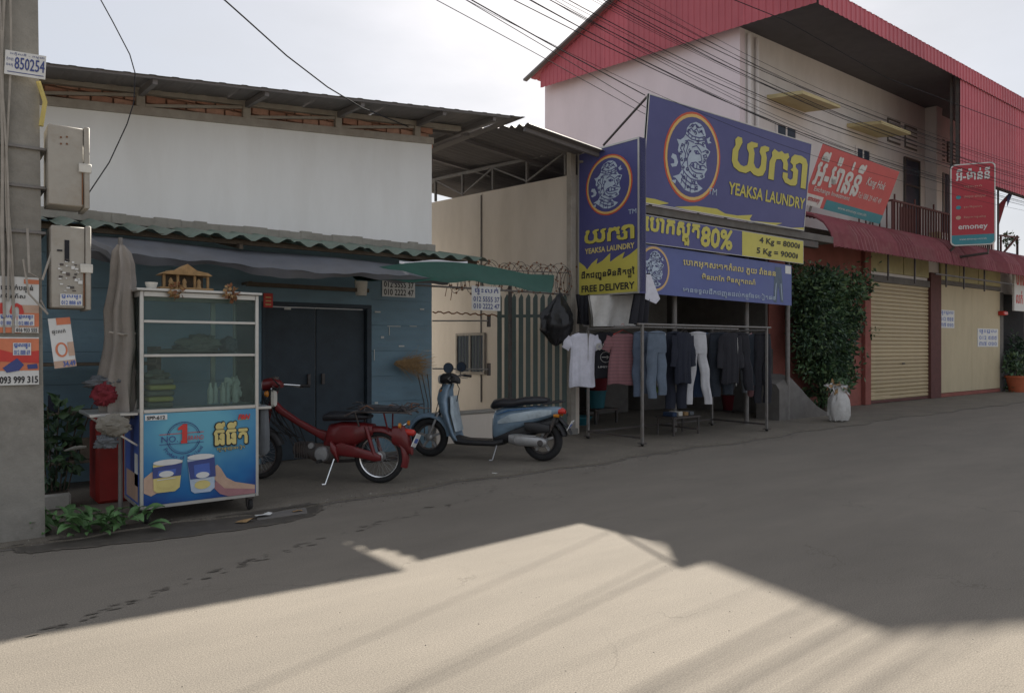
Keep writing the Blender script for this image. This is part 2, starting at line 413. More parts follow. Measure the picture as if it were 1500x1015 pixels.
mat('cub_red', (.145, .011, .013), .42, .15, 7, .03, dirt=.6, dirtcol=(.10, .03, .025), ds=5, coat=.3)
mat('lamp_red', (.50, .03, .02), .2, .05, 10, 0)
mat('lamp_clear', (.55, .55, .52), .15, .05, 10, 0)
mat('lamp_amber', (.55, .20, .02), .2, .05, 10, 0)
mat('print_white', (.66, .66, .64), .55, .06, 9, 0, dirt=.2, dirtcol=(.45, .42, .36), ds=6)
mat('print_black', (.025, .025, .028), .55, .1, 9, 0)
mat('print_navy', (.05, .07, .22), .5, .1, 9, 0)
mat('print_blue', (.07, .13, .42), .5, .1, 9, 0)
mat('print_red', (.55, .05, .04), .5, .1, 9, 0)
mat('print_orange', (.62, .20, .10), .5, .1, 9, 0)
mat('print_peach', (.50, .34, .25), .5, .12, 12, 0)
mat('sign_navy', (.070, .072, .215), .45, .05, 1.6, .05, 6, dirt=.12, dirtcol=(.16, .17, .30), ds=.8)
mat('sign_navy_pale', (.10, .125, .31), .55, .08, 2, .12, 7, dirt=.25, dirtcol=(.15, .19, .33), ds=1.2)
mat('sign_yellow', (.54, .48, .09), .45, .06, 3, 0, dirt=.12, dirtcol=(.45, .4, .15), ds=2)
mat('sign_gold', (.62, .52, .20), .5, .1, 6, 0)
mat('sign_ice', (.42, .50, .60), .5, .1, 6, 0)
mat('sign_red', (.56, .10, .10), .45, .06, 2, .03, 8, dirt=.2, dirtcol=(.42, .12, .11), ds=1.5)
mat('sign_crimson', (.42, .035, .05), .4, .06, 2, .03, 8)
mat('sign_teal', (.05, .25, .30), .5, .08, 3, 0)
mat('ring_red', (.55, .09, .04), .5, .05, 5, 0)
mat('ring_gold', (.68, .45, .15), .5, .05, 5, 0)
mat('clad_red', (.47, .10, .125), .5, .1, orand=.16, vs=2, bump=.03, bs=8, dirt=.3, dirtcol=(.30, .09, .09), ds=1) if 0 else mat('clad_red', (.47, .10, .125), .5, .1, 2, .03, 8, dirt=.3, dirtcol=(.30, .09, .09), ds=1, orand=.14)
mat('awning_maroon', (.22, .05, .062), .6, .16, 4, .05, 12, dirt=.5, dirtcol=(.20, .12, .10), ds=2, orand=.15)
mat('wall_maroon', (.27, .09, .072), .85, .15, 3, .2, 40, dirt=.6, dirtcol=(.17, .07, .055), ds=1.6)
mat('pillar_maroon', (.115, .045, .04), .8, .15, 5, .2, 40)
mat('shutter_cream', (.46, .365, .215), .5, .06, 5, .04, 20, dirt=.4, dirtcol=(.28, .22, .14), ds=2, orand=.09)
mat('board_cream', (.50, .42, .275), .7, .06, 2, .12, 6, dirt=.3, dirtcol=(.33, .27, .17), ds=1.4, stretch=(1, 1, .4))
mat('panel_olive', (.40, .35, .18), .7, .1, 3, .1, 10, dirt=.4, dirtcol=(.22, .19, .10), ds=2)
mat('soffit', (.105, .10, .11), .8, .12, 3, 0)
mat('canopy_yellow', (.55, .47, .26), .8, .1, 4, .1, 20)
mat('window_dark', (.03, .045, .07), .5, .1, 5, 0, spec=.3)
mat('blue_roof', (.30, .40, .52), .35, .1, 3, 0, metal=.3)
mat('gate_green', (.095, .135, .125), .5, .15, 5, .05, 30, dirt=.3, dirtcol=(.12, .09, .06), ds=5)
mat('wire_black', (.035, .035, .04), .9, .1, 10, 0, spec=.05)
mat('wire_grey', (.22, .21, .19), .7, .2, 10, 0)
mat('cord_grey', (.34, .31, .27), .8, .15, 10, 0)
mat('bag_black', (.018, .018, .02), .35, .15, 8, .5, 25)
mat('sack_white', (.52, .51, .49), .75, .12, 10, .5, 45, dirt=.4, dirtcol=(.28, .25, .21), ds=8)
mat('straw', (.30, .19, .09), .95, .25, 20, .3, 80)
mat('bark', (.10, .08, .06), .95, .25, 12, .5, 50)
for i, c in enumerate(((.040, .080, .040), (.060, .115, .048), (.105, .16, .065), (.028, .055, .032))):
    mat('leaf_%d' % i, c, .5, .2, 9, 0)
mat('weed_leaf', (.085, .17, .06), .55, .25, 12, .1, 40)
mat('terracotta', (.42, .11, .05), .8, .1, 8, .1)
mat('pot_white', (.42, .40, .36), .7, .15, 8, .1, dirt=.4)
mat('bucket_teal', (.03, .16, .20), .45, .1, 8, 0)
mat('plastic_red', (.33, .03, .025), .55, .12, 6, .1, 20, dirt=.4, dirtcol=(.1, .03, .02), ds=4)
mat('plastic_white', (.62, .60, .54), .5, .1, 8, 0, dirt=.3, ds=6)
mat('plastic_yellow', (.50, .40, .12), .5, .1, 8, 0)
for nme, c in dict(cloth_white=(.66, .66, .74), cloth_cream=(.55, .54, .52), cloth_black=(.022, .022, .028), cloth_navy=(.018, .021, .034), cloth_denim=(.085, .11, .155), cloth_pale_denim=(.13, .165, .215), cloth_pink=(.36, .18, .19), cloth_green=(.20, .30, .10), cloth_red=(.17, .02, .028), cloth_dark_denim=(.022, .028, .038), cloth_grey=(.12, .13, .14), cloth_charcoal=(.045, .045, .05), cloth_trousers=(.50, .50, .52), cloth_blue=(.035, .06, .12), bag_fabric=(.20, .185, .155), cloth_orange=(.5, .13, .03)).items():
    mat(nme, c, .92, .12, 9, .35, 160)
glass('cabinet_glass'); glass('tinted_glass', (.35, .42, .45), .15)
def banded(name, c1, c2, scale):
    m = mat(name, c1, .9, .08, 9, .2, 120); nt = m.node_tree; N = nt.nodes; L = nt.links; b = N['Principled BSDF']
    t = N.new('ShaderNodeTexCoord'); w = N.new('ShaderNodeTexWave'); w.bands_direction = 'Z'; w.inputs['Scale'].default_value = scale; w.inputs['Distortion'].default_value = 1.0
    L.new(t.outputs['Object'], w.inputs['Vector']); x = N.new('ShaderNodeMixRGB'); x.inputs[2].default_value = (*c2, 1)
    r = N.new('ShaderNodeMapRange'); r.inputs['From Min'].default_value = .55; r.inputs['From Max'].default_value = .65
    L.new(w.outputs['Fac'], r.inputs['Value']); L.new(r.outputs[0], x.inputs[0]); old = b.inputs['Base Color'].links[0].from_socket; L.new(old, x.inputs[1]); L.new(x.outputs[0], b.inputs['Base Color'])
banded('cloth_striped', (.36, .17, .18), (.13, .07, .08), 14)
def cart_print():
    """printed blue advert: deep blue paling towards a pale middle"""
    m = mat('cart_print', (.03, .2, .5), .35, .05, 5, 0); nt = m.node_tree; N = nt.nodes; L = nt.links; b = N['Principled BSDF']
    t = N.new('ShaderNodeTexCoord'); g = N.new('ShaderNodeMapping'); g.inputs['Location'].default_value = (-.45, 0, -.52); g.vector_type = 'POINT'
    g.inputs['Scale'].default_value = (1.15, .0, 1.5); s = N.new('ShaderNodeTexGradient'); s.gradient_type = 'SPHERICAL'
    L.new(t.outputs['Object'], g.inputs[0]); L.new(g.outputs[0], s.inputs[0])
    g.inputs['Location'].default_value = (-.47, 0, -.95)
    n = N.new('ShaderNodeTexNoise'); n.inputs['Scale'].default_value = 4; a = N.new('ShaderNodeMath'); a.operation = 'ADD'
    sc = N.new('ShaderNodeMath'); sc.operation = 'MULTIPLY'; sc.inputs[1].default_value = .35; L.new(t.outputs['Object'], n.inputs[0]); L.new(n.outputs['Fac'], sc.inputs[0])
    L.new(sc.outputs[0], a.inputs[0]); L.new(s.outputs['Fac'], a.inputs[1])
    r = N.new('ShaderNodeValToRGB'); e = r.color_ramp.elements; e[0].position = .12; e[0].color = (.012, .035, .19, 1); e[1].position = .95; e[1].color = (.12, .38, .50, 1)
    q = e.new(.42); q.color = (.012, .14, .36, 1)
    L.new(a.outputs[0], r.inputs[0]); L.new(r.outputs[0], b.inputs['Base Color'])
cart_print()

# ================================================================ ground
g = MB(); g.add([(-400, -400, 0), (500, -400, 0), (500, 500, 0), (-400, 500, 0)], [(0, 1, 2, 3)], 'road'); struct('road', g)
def edge_y(x): return 6.55 + .045 * max(0, x) * (1 if x < 16 else 0) + (.72 if x >= 16 else 0) + .06 * math.sin(x * 1.7) + .05 * math.sin(x * 4.3 + 1) + .02 * math.sin(x * 13)
xs = [-6 + i * .15 for i in range(400)]
g = MB(); top = [(x, edge_y(x), .02) for x in xs] + [(xs[-1], 60, .02), (-6, 60, .02)]
g.prism([(x, y, -.05) for x, y, z in top], (0, 0, .07), 'apron'); struct('pavement', g)
g = MB()                                   # joint running along the edge of the pavement
for i in range(len(xs) - 1):
    w0 = .006 + .006 * math.sin(xs[i] * 5.1) + rnd.uniform(0, .012); 
    g.add([(xs[i], edge_y(xs[i]) - .03 - w0, .004), (xs[i + 1], edge_y(xs[i + 1]) - .03 - w0, .004), (xs[i + 1], edge_y(xs[i + 1]) - .002, .004), (xs[i], edge_y(xs[i]) - .002, .004)], [(0, 1, 2, 3)], 'damp')
tag(single('soil_joint', g, 'thin dark line of soil along the edge of the pavement', 'soil'), kind='stuff')
def blotch(mb, cx, cy, rx, ry, z, m, seed, n=14, rot=0):
    r = random.Random(seed); pts = []
    for i in range(n):
        a = 2 * math.pi * i / n; q = r.uniform(.65, 1.15); x = rx * math.cos(a) * q; y = ry * math.sin(a) * q
        pts.append((cx + x * math.cos(rot) - y * math.sin(rot), cy + x * math.sin(rot) + y * math.cos(rot), z))
    mb.add(pts, [tuple(range(n))], m)
g = MB()
for i in range(120):                       # the broken trail of wet marks along the road
    t = rnd.random() ** .8; p = P(20 + 1070 * t, 942 - 300 * t - 26 * math.sin(math.pi * t) + rnd.uniform(-4, 4), Z=0)
    blotch(g, p.x, p.y, rnd.uniform(.008, .05) * (1.2 - .3 * t), rnd.uniform(.004, .012), .004 + .00002 * i, 'dripmark', i, 9, rnd.uniform(-.15, .15))
tag(single('wet_marks', g, 'broken trail of small dark wet marks on the road', 'stain'), kind='stuff')
g = MB(); p = P(380, 765, Z=0)
wp = [(20, 800), (60, 797), (140, 778), (215, 766), (300, 761), (350, 753), (410, 745), (452, 738), (472, 739), (474, 745), (458, 754), (420, 763), (370, 772), (320, 778), (262, 787), (190, 794), (120, 801), (50, 808), (20, 808)]
poly2 = [P(x, y, Z=.01) for x, y in wp]
def inside(x, y):
    c_ = False; n = len(poly2); j = n - 1; dm = 9
    for i in range(n):
        p_, q_ = poly2[i], poly2[j]
        if (p_.y > y) != (q_.y > y) and x < (q_.x - p_.x) * (y - p_.y) / (q_.y - p_.y) + p_.x: c_ = not c_
        e_ = q_ - p_; tt = max(0, min(1, ((x - p_.x) * e_.x + (y - p_.y) * e_.y) / max(e_.x ** 2 + e_.y ** 2, 1e-9))); dm = min(dm, math.hypot(x - p_.x - e_.x * tt, y - p_.y - e_.y * tt)); j = i
    return c_, dm
x = .2
while x < 3.4:
    y = 5.9
    while y < 7.0:
        c_, dm = inside(x, y)
        dd_ = (dm if c_ else -dm) + .035 * noise.noise(Vector((x * 9, y * 9, 0))) + .02 * noise.noise(Vector((x * 30, y * 30, 3)))
        if dd_ > 0:
            z = .0235 if y > edge_y(x) else .0065; hs_ = .0076; g.add([(x - hs_, y - hs_, z), (x + hs_, y - hs_, z), (x + hs_, y + hs_, z), (x - hs_, y + hs_, z)], [(0, 1, 2, 3)], 'wetmark' if dd_ > .03 + .02 * noise.noise(Vector((x * 20, y * 20, 7))) else 'dripmark')
        y += .015
    x += .015
tag(single('gutter_mud', g, 'dark wet mud in the gutter below the food cart', 'mud'), kind='stuff')

# ================================================================ low white building on the left
WX0, WX1, WY = -3.0, 5.70, 9.30
def wtop(x): return 4.09 + .081 * (x - .88)
b = thing('low_white_building', 'low white rendered building with brick gable strip and shallow metal roof', 'building', (WX1, WY, 0))
m = MB(); m.prism([(WX0, WY, 2.97), (WX1, WY, 2.97), (WX1, WY, wtop(WX1)), (WX0, WY, wtop(WX0))], (0, .18, 0), 'plaster_white')
m.box(WX1 - .18, WY + .18, 0, WX1, 16, 4.4, 'plaster_white'); m.box(WX0, 15.8, 0, WX1 - .18, 16, 4.4, 'plaster_white')
m.build('wall', b)
m = MB(); n = 60                            # uneven cement ledge under the wall
for i in range(n):
    xa = WX0 + (WX1 + .03 - WX0) * i / n; xb = WX0 + (WX1 + .03 - WX0) * (i + 1) / n
    m.box(xa, WY - .05 - rnd.uniform(0, .012), 2.875, xb, WY + .02, 2.985 + rnd.uniform(-.012, .014), 'render_grey')
m.build('ledge', b)
# brick infill
m = MB(); m.prism([(WX0, WY + .09, wtop(WX0)), (WX1, WY + .09, wtop(WX1)), (WX1, WY + .09, wtop(WX1) + .29), (WX0, WY + .09, wtop(WX0) + .29)], (0, .12, 0), 'mortar'); m.build('mortar_bed', b)
bm_ = []
for k in ('brick_a', 'brick_b'):
    q = MB(); q.box(0, 0, 0, .205, .05, .088, k, .005); bm_.append(mesh_of(q))
zrow = 3.9; row = 0
while zrow < 4.95:
    x = .55 + (.11 if row % 2 else 0)
    while x < WX1 - .1:
        if wtop(x) + .0 < zrow + .088 and zrow < wtop(x + .2) + .24:
            inst('brick', bm_[rnd.random() < .4], b, (x, WY + .045 + rnd.uniform(-.008, .008), zrow + rnd.uniform(-.003, .003)))
        x += .222
    zrow += .104; row += 1
# truss in front of the bricks
def slope(x0, x1, z0, h, y0, y1, mt, mb): mb.prism([(x0, y0, wtop(x0) + z0), (x1, y0, wtop(x1) + z0), (x1, y0, wtop(x1) + z0 + h), (x0, y0, wtop(x0) + z0 + h)], (0, y1 - y0, 0), mt)
q = MB(); slope(WX0, WX1 + .02, -.02, .095, WY - .03, WY + .06, 'truss_grey', q); q.build('bottom_chord', b)
q = MB(); slope(WX0, WX1 + .5, .225, .065, WY - .03, WY + .06, 'truss_grey', q); q.build('top_chord', b)
vx = [-1.79, -.59, .61, 1.81, 3.01, 4.23, 5.45]
for i, x in enumerate(vx):
    q = MB(); q.box(x - .045, WY - .028, wtop(x) + .076, x + .045, WY + .04, wtop(x) + .224, 'truss_grey'); q.build('truss_post', b)
    if i < len(vx) - 1:
        x2 = vx[i + 1]; q = MB(); q.bar((x + .05, WY, wtop(x) + .095), (x2 - .05, WY, wtop(x2) + .20), .03, .035, 'truss_grey'); q.build('truss_diagonal', b)
def rz(x, y): return 4.27 + .101 * (x - .83) + (y - 8.5) * .1 * (6.75 - x) / 5.9
x = WX0; k = 0
while x < 6.70:
    x2 = min(x + .96, 6.80); q = MB()
    for (ya, yb) in ((8.5, 12.5), (12.46, 16.3)):
        ribbed(q, (x, ya, rz(x, ya) + (.004 if ya > 9 else 0)), (x2 + .02 - x, 0, rz(x2 + .02, ya) - rz(x, ya)), (0, yb - ya, rz(x, yb) - rz(x, ya)), .24, .006, 'zinc_dark')
    q.build('roof_sheet', b, sharp=0); x = x2
for x in vx + [6.3]:
    q = MB(); q.bar((x, 8.56, rz(x, 8.56) - .045), (x, 15.8, rz(x, 15.8) - .045), .05, .07, 'zinc_dark'); q.build('rafter', b)
q = MB(); q.bar((WX0, 8.54, rz(WX0, 8.54) - .012), (6.56, 8.54, rz(6.56, 8.54) - .012), .03, .035, 'zinc_dark'); q.build('purlin', b)
q = MB(); q.bar((WX0, 9.6, rz(WX0, 9.6) - .03), (6.56, 9.6, rz(6.56, 9.6) - .03), .04, .05, 'zinc_dark'); q.build('purlin', b)
# ground floor: blue boards, door
DX0, DX1, DZ = 3.25, 4.65, 1.97
def planks(x0, x1, z0, z1, step):
    z = z0
    while z < z1 - .02:
        zz = min(z + step, z1); q = MB(); q.box(x0, WY - rnd.uniform(0, .006), z + .001, x1, WY + .05, zz - .001, 'blue_board', .002); q.build('plank', b); z = zz
planks(DX1 + .07, WX1, .02, 2.87, .355); planks(DX0 - .05, DX1 + .07, DZ + .10, 2.87, .40); planks(WX0, DX0 - .05, .02, 2.87, .355)
q = MB(); q.box(WX0, WY + .055, .02, DX0 - .05, WY + .17, 2.96, 'dark_void'); q.box(DX1 + .07, WY + .055, .02, WX1 - .19, WY + .17, 2.96, 'dark_void'); q.box(DX0 - .05, WY + .055, DZ + .1, DX1 + .07, WY + .17, 2.96, 'dark_void'); q.build('inner_wall', b)
q = MB(); q.box(DX0 - .05, WY - .02, .02, DX0, WY + .12, DZ + .05, 'door_dark', .004); q.box(DX1, WY - .02, .02, DX1 + .07, WY + .12, DZ + .05, 'door_dark', .004); q.box(DX0 - .05, WY - .02, DZ + .05, DX1 + .07, WY + .12, DZ + .10, 'door_dark', .004); q.build('door_frame', b)
for xa, xb in ((DX0 + .01, 3.93), (3.945, DX1 - .01)):
    q = MB(); q.box(xa, WY + .05, .03, xb, WY + .09, DZ + .03, 'door_dark', .004)
    d = q.build('door', b)
    q = MB(); q.box(xb - .12 if xa < 3.5 else xa + .06, WY + .0, 1.0, xb - .08 if xa < 3.5 else xa + .10, WY + .034, 1.14, 'dark_steel', .004); q.build('handle', d)
q = MB()
for (px, py, w, h) in ((553, 457, 9, 2), (618, 453, 7, 2), (577, 478, 22, 1), (560, 494, 5, 3), (588, 507, 9, 2), (551, 590, 5, 3), (605, 478, 12, 1), (421, 452, 9, 3), (570, 485, 1, 12), (548, 520, 1, 16)):
    p = P(px, py, Y=WY - .006); s = 10.5 / 1083; q.box(p.x - w * s / 2, WY - .014, p.z - h * s / 2, p.x + w * s / 2, WY - .009, p.z + h * s / 2, 'tape_white')
q.build('tape_scrap', b)

# lean-to roof of green corrugated sheets
t = thing('lean_to_roof', 'dusty green corrugated lean-to roof above the blue shopfront', 'roof', (3.3, 8.7, 2.5))
x = .45
while x < 5.75:
    x2 = min(x + .9, 5.85); q = MB(); dz = rnd.uniform(-.012, .012); dy = rnd.uniform(-.05, .03)
    corr(q, (x, 8.17 + dy, 2.665 + dz), (x2 + .06 - x, 0, .004), (0, 9.23 - 8.17 - dy, .20), .26, .03, 'green_sheet', 2)
    q.build('roof_sheet', t, sharp=0); x = x2
for y, z in ((8.3, 2.645), (8.95, 2.765)):
    q = MB(); q.bar((.5, y, z), (5.8, y, z), .04, .045, 'bark'); q.build('purlin', t)
for x in (.7, 2.6, 4.9):
    q = MB(); q.bar((x, 8.2, 2.59), (x, 9.28, 2.785), .04, .05, 'bark'); q.build('rafter', t)

def cloth_grid(fn, nu, nv, m, mb):
    vs = [fn(i / nu, j / nv) for j in range(nv + 1) for i in range(nu + 1)]
    fs = [(j * (nu + 1) + i, j * (nu + 1) + i + 1, (j + 1) * (nu + 1) + i + 1, (j + 1) * (nu + 1) + i) for j in range(nv) for i in range(nu)]
    mb.add(vs, fs, m)
def tarp1(u, v):
    x = 1.05 + 3.9 * u; y = 8.35 - .75 * v; wob = .014 * math.sin(x * 3.3) + .008 * math.sin(x * 8.3 + 2) + .006 * math.sin(x * 19)
    ztop = 2.60 - .05 * u; zhem = 2.36 - .07 * u + .018 * math.sin(x * 1.6 + .5)
    return Vector((x, y + .05 * math.sin(x * 3), ztop + (zhem - ztop) * v ** 1.6 + wob * v - .03 * math.sin(math.pi * v)))
q = MB(); cloth_grid(tarp1, 60, 10, 'tarp_blue', q)
def tarp1b(u, v):
    a = tarp1(u, 1); return a + Vector((0, .05 * v + .02 * math.sin(u * 40), -.06 * v - .03 * v * math.sin(u * 17)))
cloth_grid(tarp1b, 60, 3, 'tarp_blue', q)
q.tube([(1.15, 8.3, 2.58), (1.02, 7.9, 2.50), (1.10, 7.68, 2.42), (1.22, 7.6, 2.36), (1.32, 7.55, 2.22)], [.05, .07, .05, .06, .02], 'tarp_blue', 8)
single('blue_tarpaulin', q, 'faded blue-grey tarpaulin slung below the lean-to over the food cart', 'tarpaulin')
def tarp2(u, v):
    a = P(512 + 300 * u, 399 - 16 * math.sin(math.pi * min(1, u * 1.15)) + 4 * u ** 3, Y=8.0 - .3 * u)
    h = P(528 + 280 * u, 410 + 3 * math.sin(u * 3) + 20 * max(0, (u - .6) / .4) ** 1.2, Y=7.6 - .05 * u)
    p = a.lerp(h, v); p.z -= .035 * math.sin(math.pi * v) + .012 * math.sin(u * 30) * v; return p
q = MB(); cloth_grid(tarp2, 50, 8, 'tarp_green', q)
single('green_tarpaulin', q, 'green tarpaulin stretched from the lean-to towards the razor wire', 'tarpaulin')
q = MB()
def reflection_strip(u, v):  # lean-to flashing; the bright sky reflection is put into its colour
    a = P(585 + 100 * u, 382 + 1.5 * math.sin(u * 9) + 4 * v, Y=8.12 - .1 * v); return a
cloth_grid(reflection_strip, 20, 2, 'sky_reflection', q)
single('sky_reflection_strip', q, 'strip of flashing coloured white as reflected sky between lean-to edge and green tarpaulin', 'flashing')
q = MB(); q.bar((2.9, 8.95, 2.25), (4.5, 8.95, 2.24), .06, .05, 'bark'); q.bar((2.95, 8.95, 2.27), (2.95, 9.25, 2.27), .03, .03, 'bark'); q.bar((4.45, 8.95, 2.26), (4.45, 9.25, 2.26), .03, .03, 'bark')
single('wooden_beam', q, 'dark wooden beam fixed above the dark double door', 'beam')
p = P(529, 433, Y=8.95); r0 = .085
t = thing('hanging_bucket', 'small dirty white bucket hanging from the beam over the door', 'bucket', (p.x, p.y, p.z))
q = MB(); q.lathe([(0, 0), (r0 * .85, 0), (r0, .17), (r0 * 1.05, .17), (r0 * 1.05, .185), (r0 * .9, .185), (r0 * .78, .01), (0, .01)], 'plastic_white', (p.x, p.y, p.z), n=18); q.build('body', t)
q = MB(); q.tube([(p.x - r0, p.y, p.z + .18), (p.x - .05, p.y, p.z + .25), (p.x, p.y, p.z + .27), (p.x + .05, p.y, p.z + .25), (p.x + r0, p.y, p.z + .18)], .005, 'plastic_yellow'); q.build('handle', t)

# phone-number notices
def notice(name, label, O, U, V, lines, paper='print_white', ink='print_navy', cat='notice', tilt=0):
    pn = Panel(O, U, V); t = thing(name, label, cat, O); q = MB(); pn.board(q, paper, .004); q.build('sheet', t)
    q = MB()
    for (s, x0, y0, x1, y1) in lines: pn.text(q, s, x0 * pn.w, y0 * pn.h, x1 * pn.w, y1 * pn.h, ink, 1, .02)
    q.build('lettering', t, sharp=0); return t, pn
p = P(560, 434, Y=WY - .02); p2 = P(608, 400, Y=WY - .02)
notice('for_sale_notice', 'white phone number notice high on the blue boards right of the door', p, (p2.x - p.x, 0, 0), (0, 0, p2.z - p.z), [('ផ្ទះលក់', .12, .68, .88, .98), ('012 5555 37', .05, .37, .95, .60), ('010 2222 47', .05, .06, .95, .30)], ink='print_black')
p = P(691, 454, Y=9.2); p2 = P(733, 421, Y=9.2)
notice('for_sale_notice', 'white house for sale notice tied to the razor wire by the gate', p, (p2.x - p.x, 0, .0), (0, 0, p2.z - p.z), [('ផ្ទះលក់', .10, .64, .92, .96), ('012 5555 37', .06, .36, .96, .57), ('010 2222 47', .06, .07, .96, .28)], ink='print_navy')
# red paper charms left of the door
q = MB(); p = P(393, 440, Y=WY - .03)
q.box(p.x - .06, p.y, p.z - .09, p.x + .06, p.y + .012, p.z + .09, 'print_red', .003)
for k in range(3): q.box(p.x - .035, p.y - .004, p.z - .06 + k * .045, p.x + .035, p.y - .001, p.z - .045 + k * .045, 'sign_gold')
single('paper_charm', q, 'small red paper charm pinned up left of the door', 'charm')
# dried straw bundle on the corner of the blue boards
t = thing('straw_bundle', 'brown straw broom heads tied to the corner of the blue boards', 'broom', P(610, 545, Y=9.15)); r = random.Random(3)
q = MB(); c0 = P(578, 532, Y=9.12); c1 = P(640, 536, Y=9.12)
for i in range(420):
    u = r.random(); a = c0.lerp(c1, u * .55); sp = .03 + .10 * u
    d = (c1 - c0).normalized() * r.uniform(.12, .32) + Vector((r.gauss(0, .04), r.gauss(0, .05), r.gauss(-.02, .07) * (1 + u)))
    a = a + Vector((0, r.gauss(0, .02), r.gauss(0, sp * .45))); w = Vector((0, 0, .006)) if abs(d.z) < .1 else Vector((.005, 0, 0))
    q.add([a, a + w, a + d + w * .3, a + d * .99], [(0, 1, 2, 3)], 'straw')
q.build('bristles', t, sharp=0)
q = MB()
for k, (xa, xb) in enumerate(((612, 622), (618, 628), (626, 632))): q.tube([P(xa, 548, Y=9.14), P(xb - 1, 590, Y=9.16), P(xb, 645, Y=9.1)], .007, 'bark', 5)
q.build('sticks', t)

# ================================================================ walled yard between the buildings
t = thing('yard_shelter', 'cream side wall of the yard under an open corrugated roof', 'building', (8.55, 9.3, 0))
q = MB(); q.prism([(8.5, 9.3, 0), (8.5, 16, 0), (8.5, 16, 4.75), (8.5, 9.3, 4.42)], (.14, 0, 0), 'plaster_cream'); q.build('wall', t)
def yz(x, y): return 4.85 - .095 * (x - 6.98) - .02 + .125 * (y - 8.6)
y = 8.6
while y < 16.5:
    q = MB(); L = .5 if y < 9.5 else 1.0; XL = 6.98 if y < 8.9 else (6.88 if y < 9.5 else 6.80); XR = 9.0 if y < 9.5 else 12.0; corr(q, (XR, y, yz(XR, y)), (0, L + .05, .125 * L + .012), (XL - XR, 0, yz(XL, y) - yz(XR, y)), .2, .026, 'zinc_dark', 1); q.build('roof_sheet', t, sharp=0); y += L
q = MB(); q.prism([(8.44, 9.3, 4.88 - .06), (8.44, 16, 5.22), (8.44, 16, 5.27), (8.44, 9.3, 4.87)], (.05, 0, 0), 'steel'); q.build('top_chord', t)
ys = [9.45 + 1.05 * k for k in range(7)]
def ztc(y): return 4.82 + (y - 9.3) * .06
def ztw(y): return 4.42 + (y - 9.3) * .049
for i, y in enumerate(ys):
    q = MB(); q.bar((8.465, y, ztw(y)), (8.465, y, ztc(y) + .01), .045, .045, 'steel'); q.build('truss_post', t)
    if i < len(ys) - 1:
        a, c = (ztw(y) + .03, ztc(ys[i + 1])) if i % 2 else (ztc(y), ztw(ys[i + 1]) + .03)
        q = MB(); q.bar((8.465, y, a), (8.465, ys[i + 1], c), .03, .03, 'steel'); q.build('truss_diagonal', t)
for y in (8.75, 10.4, 12.4, 14.4):
    q = MB(); q.bar((7.0, y, yz(7.0, y) - .06), (9.0, y, yz(9.0, y) - .06), .05, .06, 'zinc_dark'); q.build('rafter', t)
pc = P(705, 300, X=8.49)
q = MB(); q.tube([(8.485, pc.y, 4.5), (8.485, pc.y, 3.4), (8.485, pc.y + .01, 2.6), (8.485, pc.y, .4)], .014, 'steel'); q.box(8.46, pc.y - .03, 3.0, 8.5, pc.y + .03, 3.06, 'rust'); q.build('conduit', t)
w0 = P(672, 492, X=8.5); w1 = P(710, 545, X=8.5)
ya, yb, za, zb = w1.y, w0.y, w1.z, w0.z
wn_ = thing('barred_window', 'small two-leaf window with metal frame in the cream yard wall', 'window', (8.47, (ya + yb) / 2, za))
q = MB()
for (a, b_, c, d) in ((ya - .05, yb + .05, zb, zb + .05), (ya - .05, yb + .05, za - .05, za), (ya - .05, ya, za, zb), (yb, yb + .05, za, zb), ((ya + yb) / 2 - .03, (ya + yb) / 2 + .03, za, zb)): q.box(8.45, a, c, 8.5, b_, d, 'truss_grey', .004)
f = q.build('frame', wn_)
for (a, b_) in ((ya, (ya + yb) / 2 - .03), ((ya + yb) / 2 + .03, yb)):
    q = MB(); q.box(8.478, a, za, 8.485, b_, zb, 'window_dark'); q.build('pane', wn_)
for k in range(1, 8):
    yy = ya + (yb - ya) * k / 8; q = MB(); q.tube([(8.455, yy, za), (8.455, yy, zb)], .008, 'gate_green'); q.build('bar', wn_)
q = MB(); q.box(5.9, 9.5, 0, 7.5, 9.62, .45, 'plaster_cream', .01); q.box(5.88, 9.48, .45, 7.52, 9.64, .5, 'render_grey', .01)
single('low_yard_wall', q, 'low cream wall closing the yard behind the blue scooter', 'wall')

# palisade gate
ga = Vector((7.55, 10.2, 0)); gb = Vector((8.40, 9.30, 0)); gd = (gb - ga); GL = gd.length; gu = gd.normalized(); gn = Vector((gu.y, -gu.x, 0))
t = thing('palisade_gate', 'dark green palisade gate leaf with pointed upright slats', 'gate', tuple((ga + gb) / 2))
for z in (.35, 2.02):
    q = MB(); q.bar(ga + Vector((0, 0, z)) - gn * .03, gb + Vector((0, 0, z)) - gn * .03, .03, .05, 'gate_green'); q.build('rail', t)
for k in range(10):
    a = ga + gu * (GL * (k + .1) / 10); w = gu * .078; q = MB(); zt = 2.34 + rnd.uniform(-.01, .01)
    q.prism([a + Vector((0, 0, .12)), a + w + Vector((0, 0, .12)), a + w + Vector((0, 0, zt)), a + w * .6 + Vector((0, 0, zt + .06)), a + Vector((0, 0, zt - .03))], gn * .012, 'gate_green'); q.build('slat', t)
t = thing('gate_barrier', 'two thin pipe rails on a short post left of the palisade gate', 'barrier', (7.4, 9.6, 0))
q = MB(); q.box(7.42, 9.66, .5, 7.47, 9.71, 2.5, 'dark_steel', .004); q.build('post', t)
for (y0, y1) in ((470, 470), (540, 541)):
    a = P(634, y0, Y=9.4); c = P(716, y1, Y=9.68); q = MB(); q.tube([a, c], .013, 'wire_grey'); q.box(c.x - .02, c.y - .03, c.z - .1, c.x + .02, c.y + .03, c.z + .1, 'dark_steel', .004); q.build('rail', t)
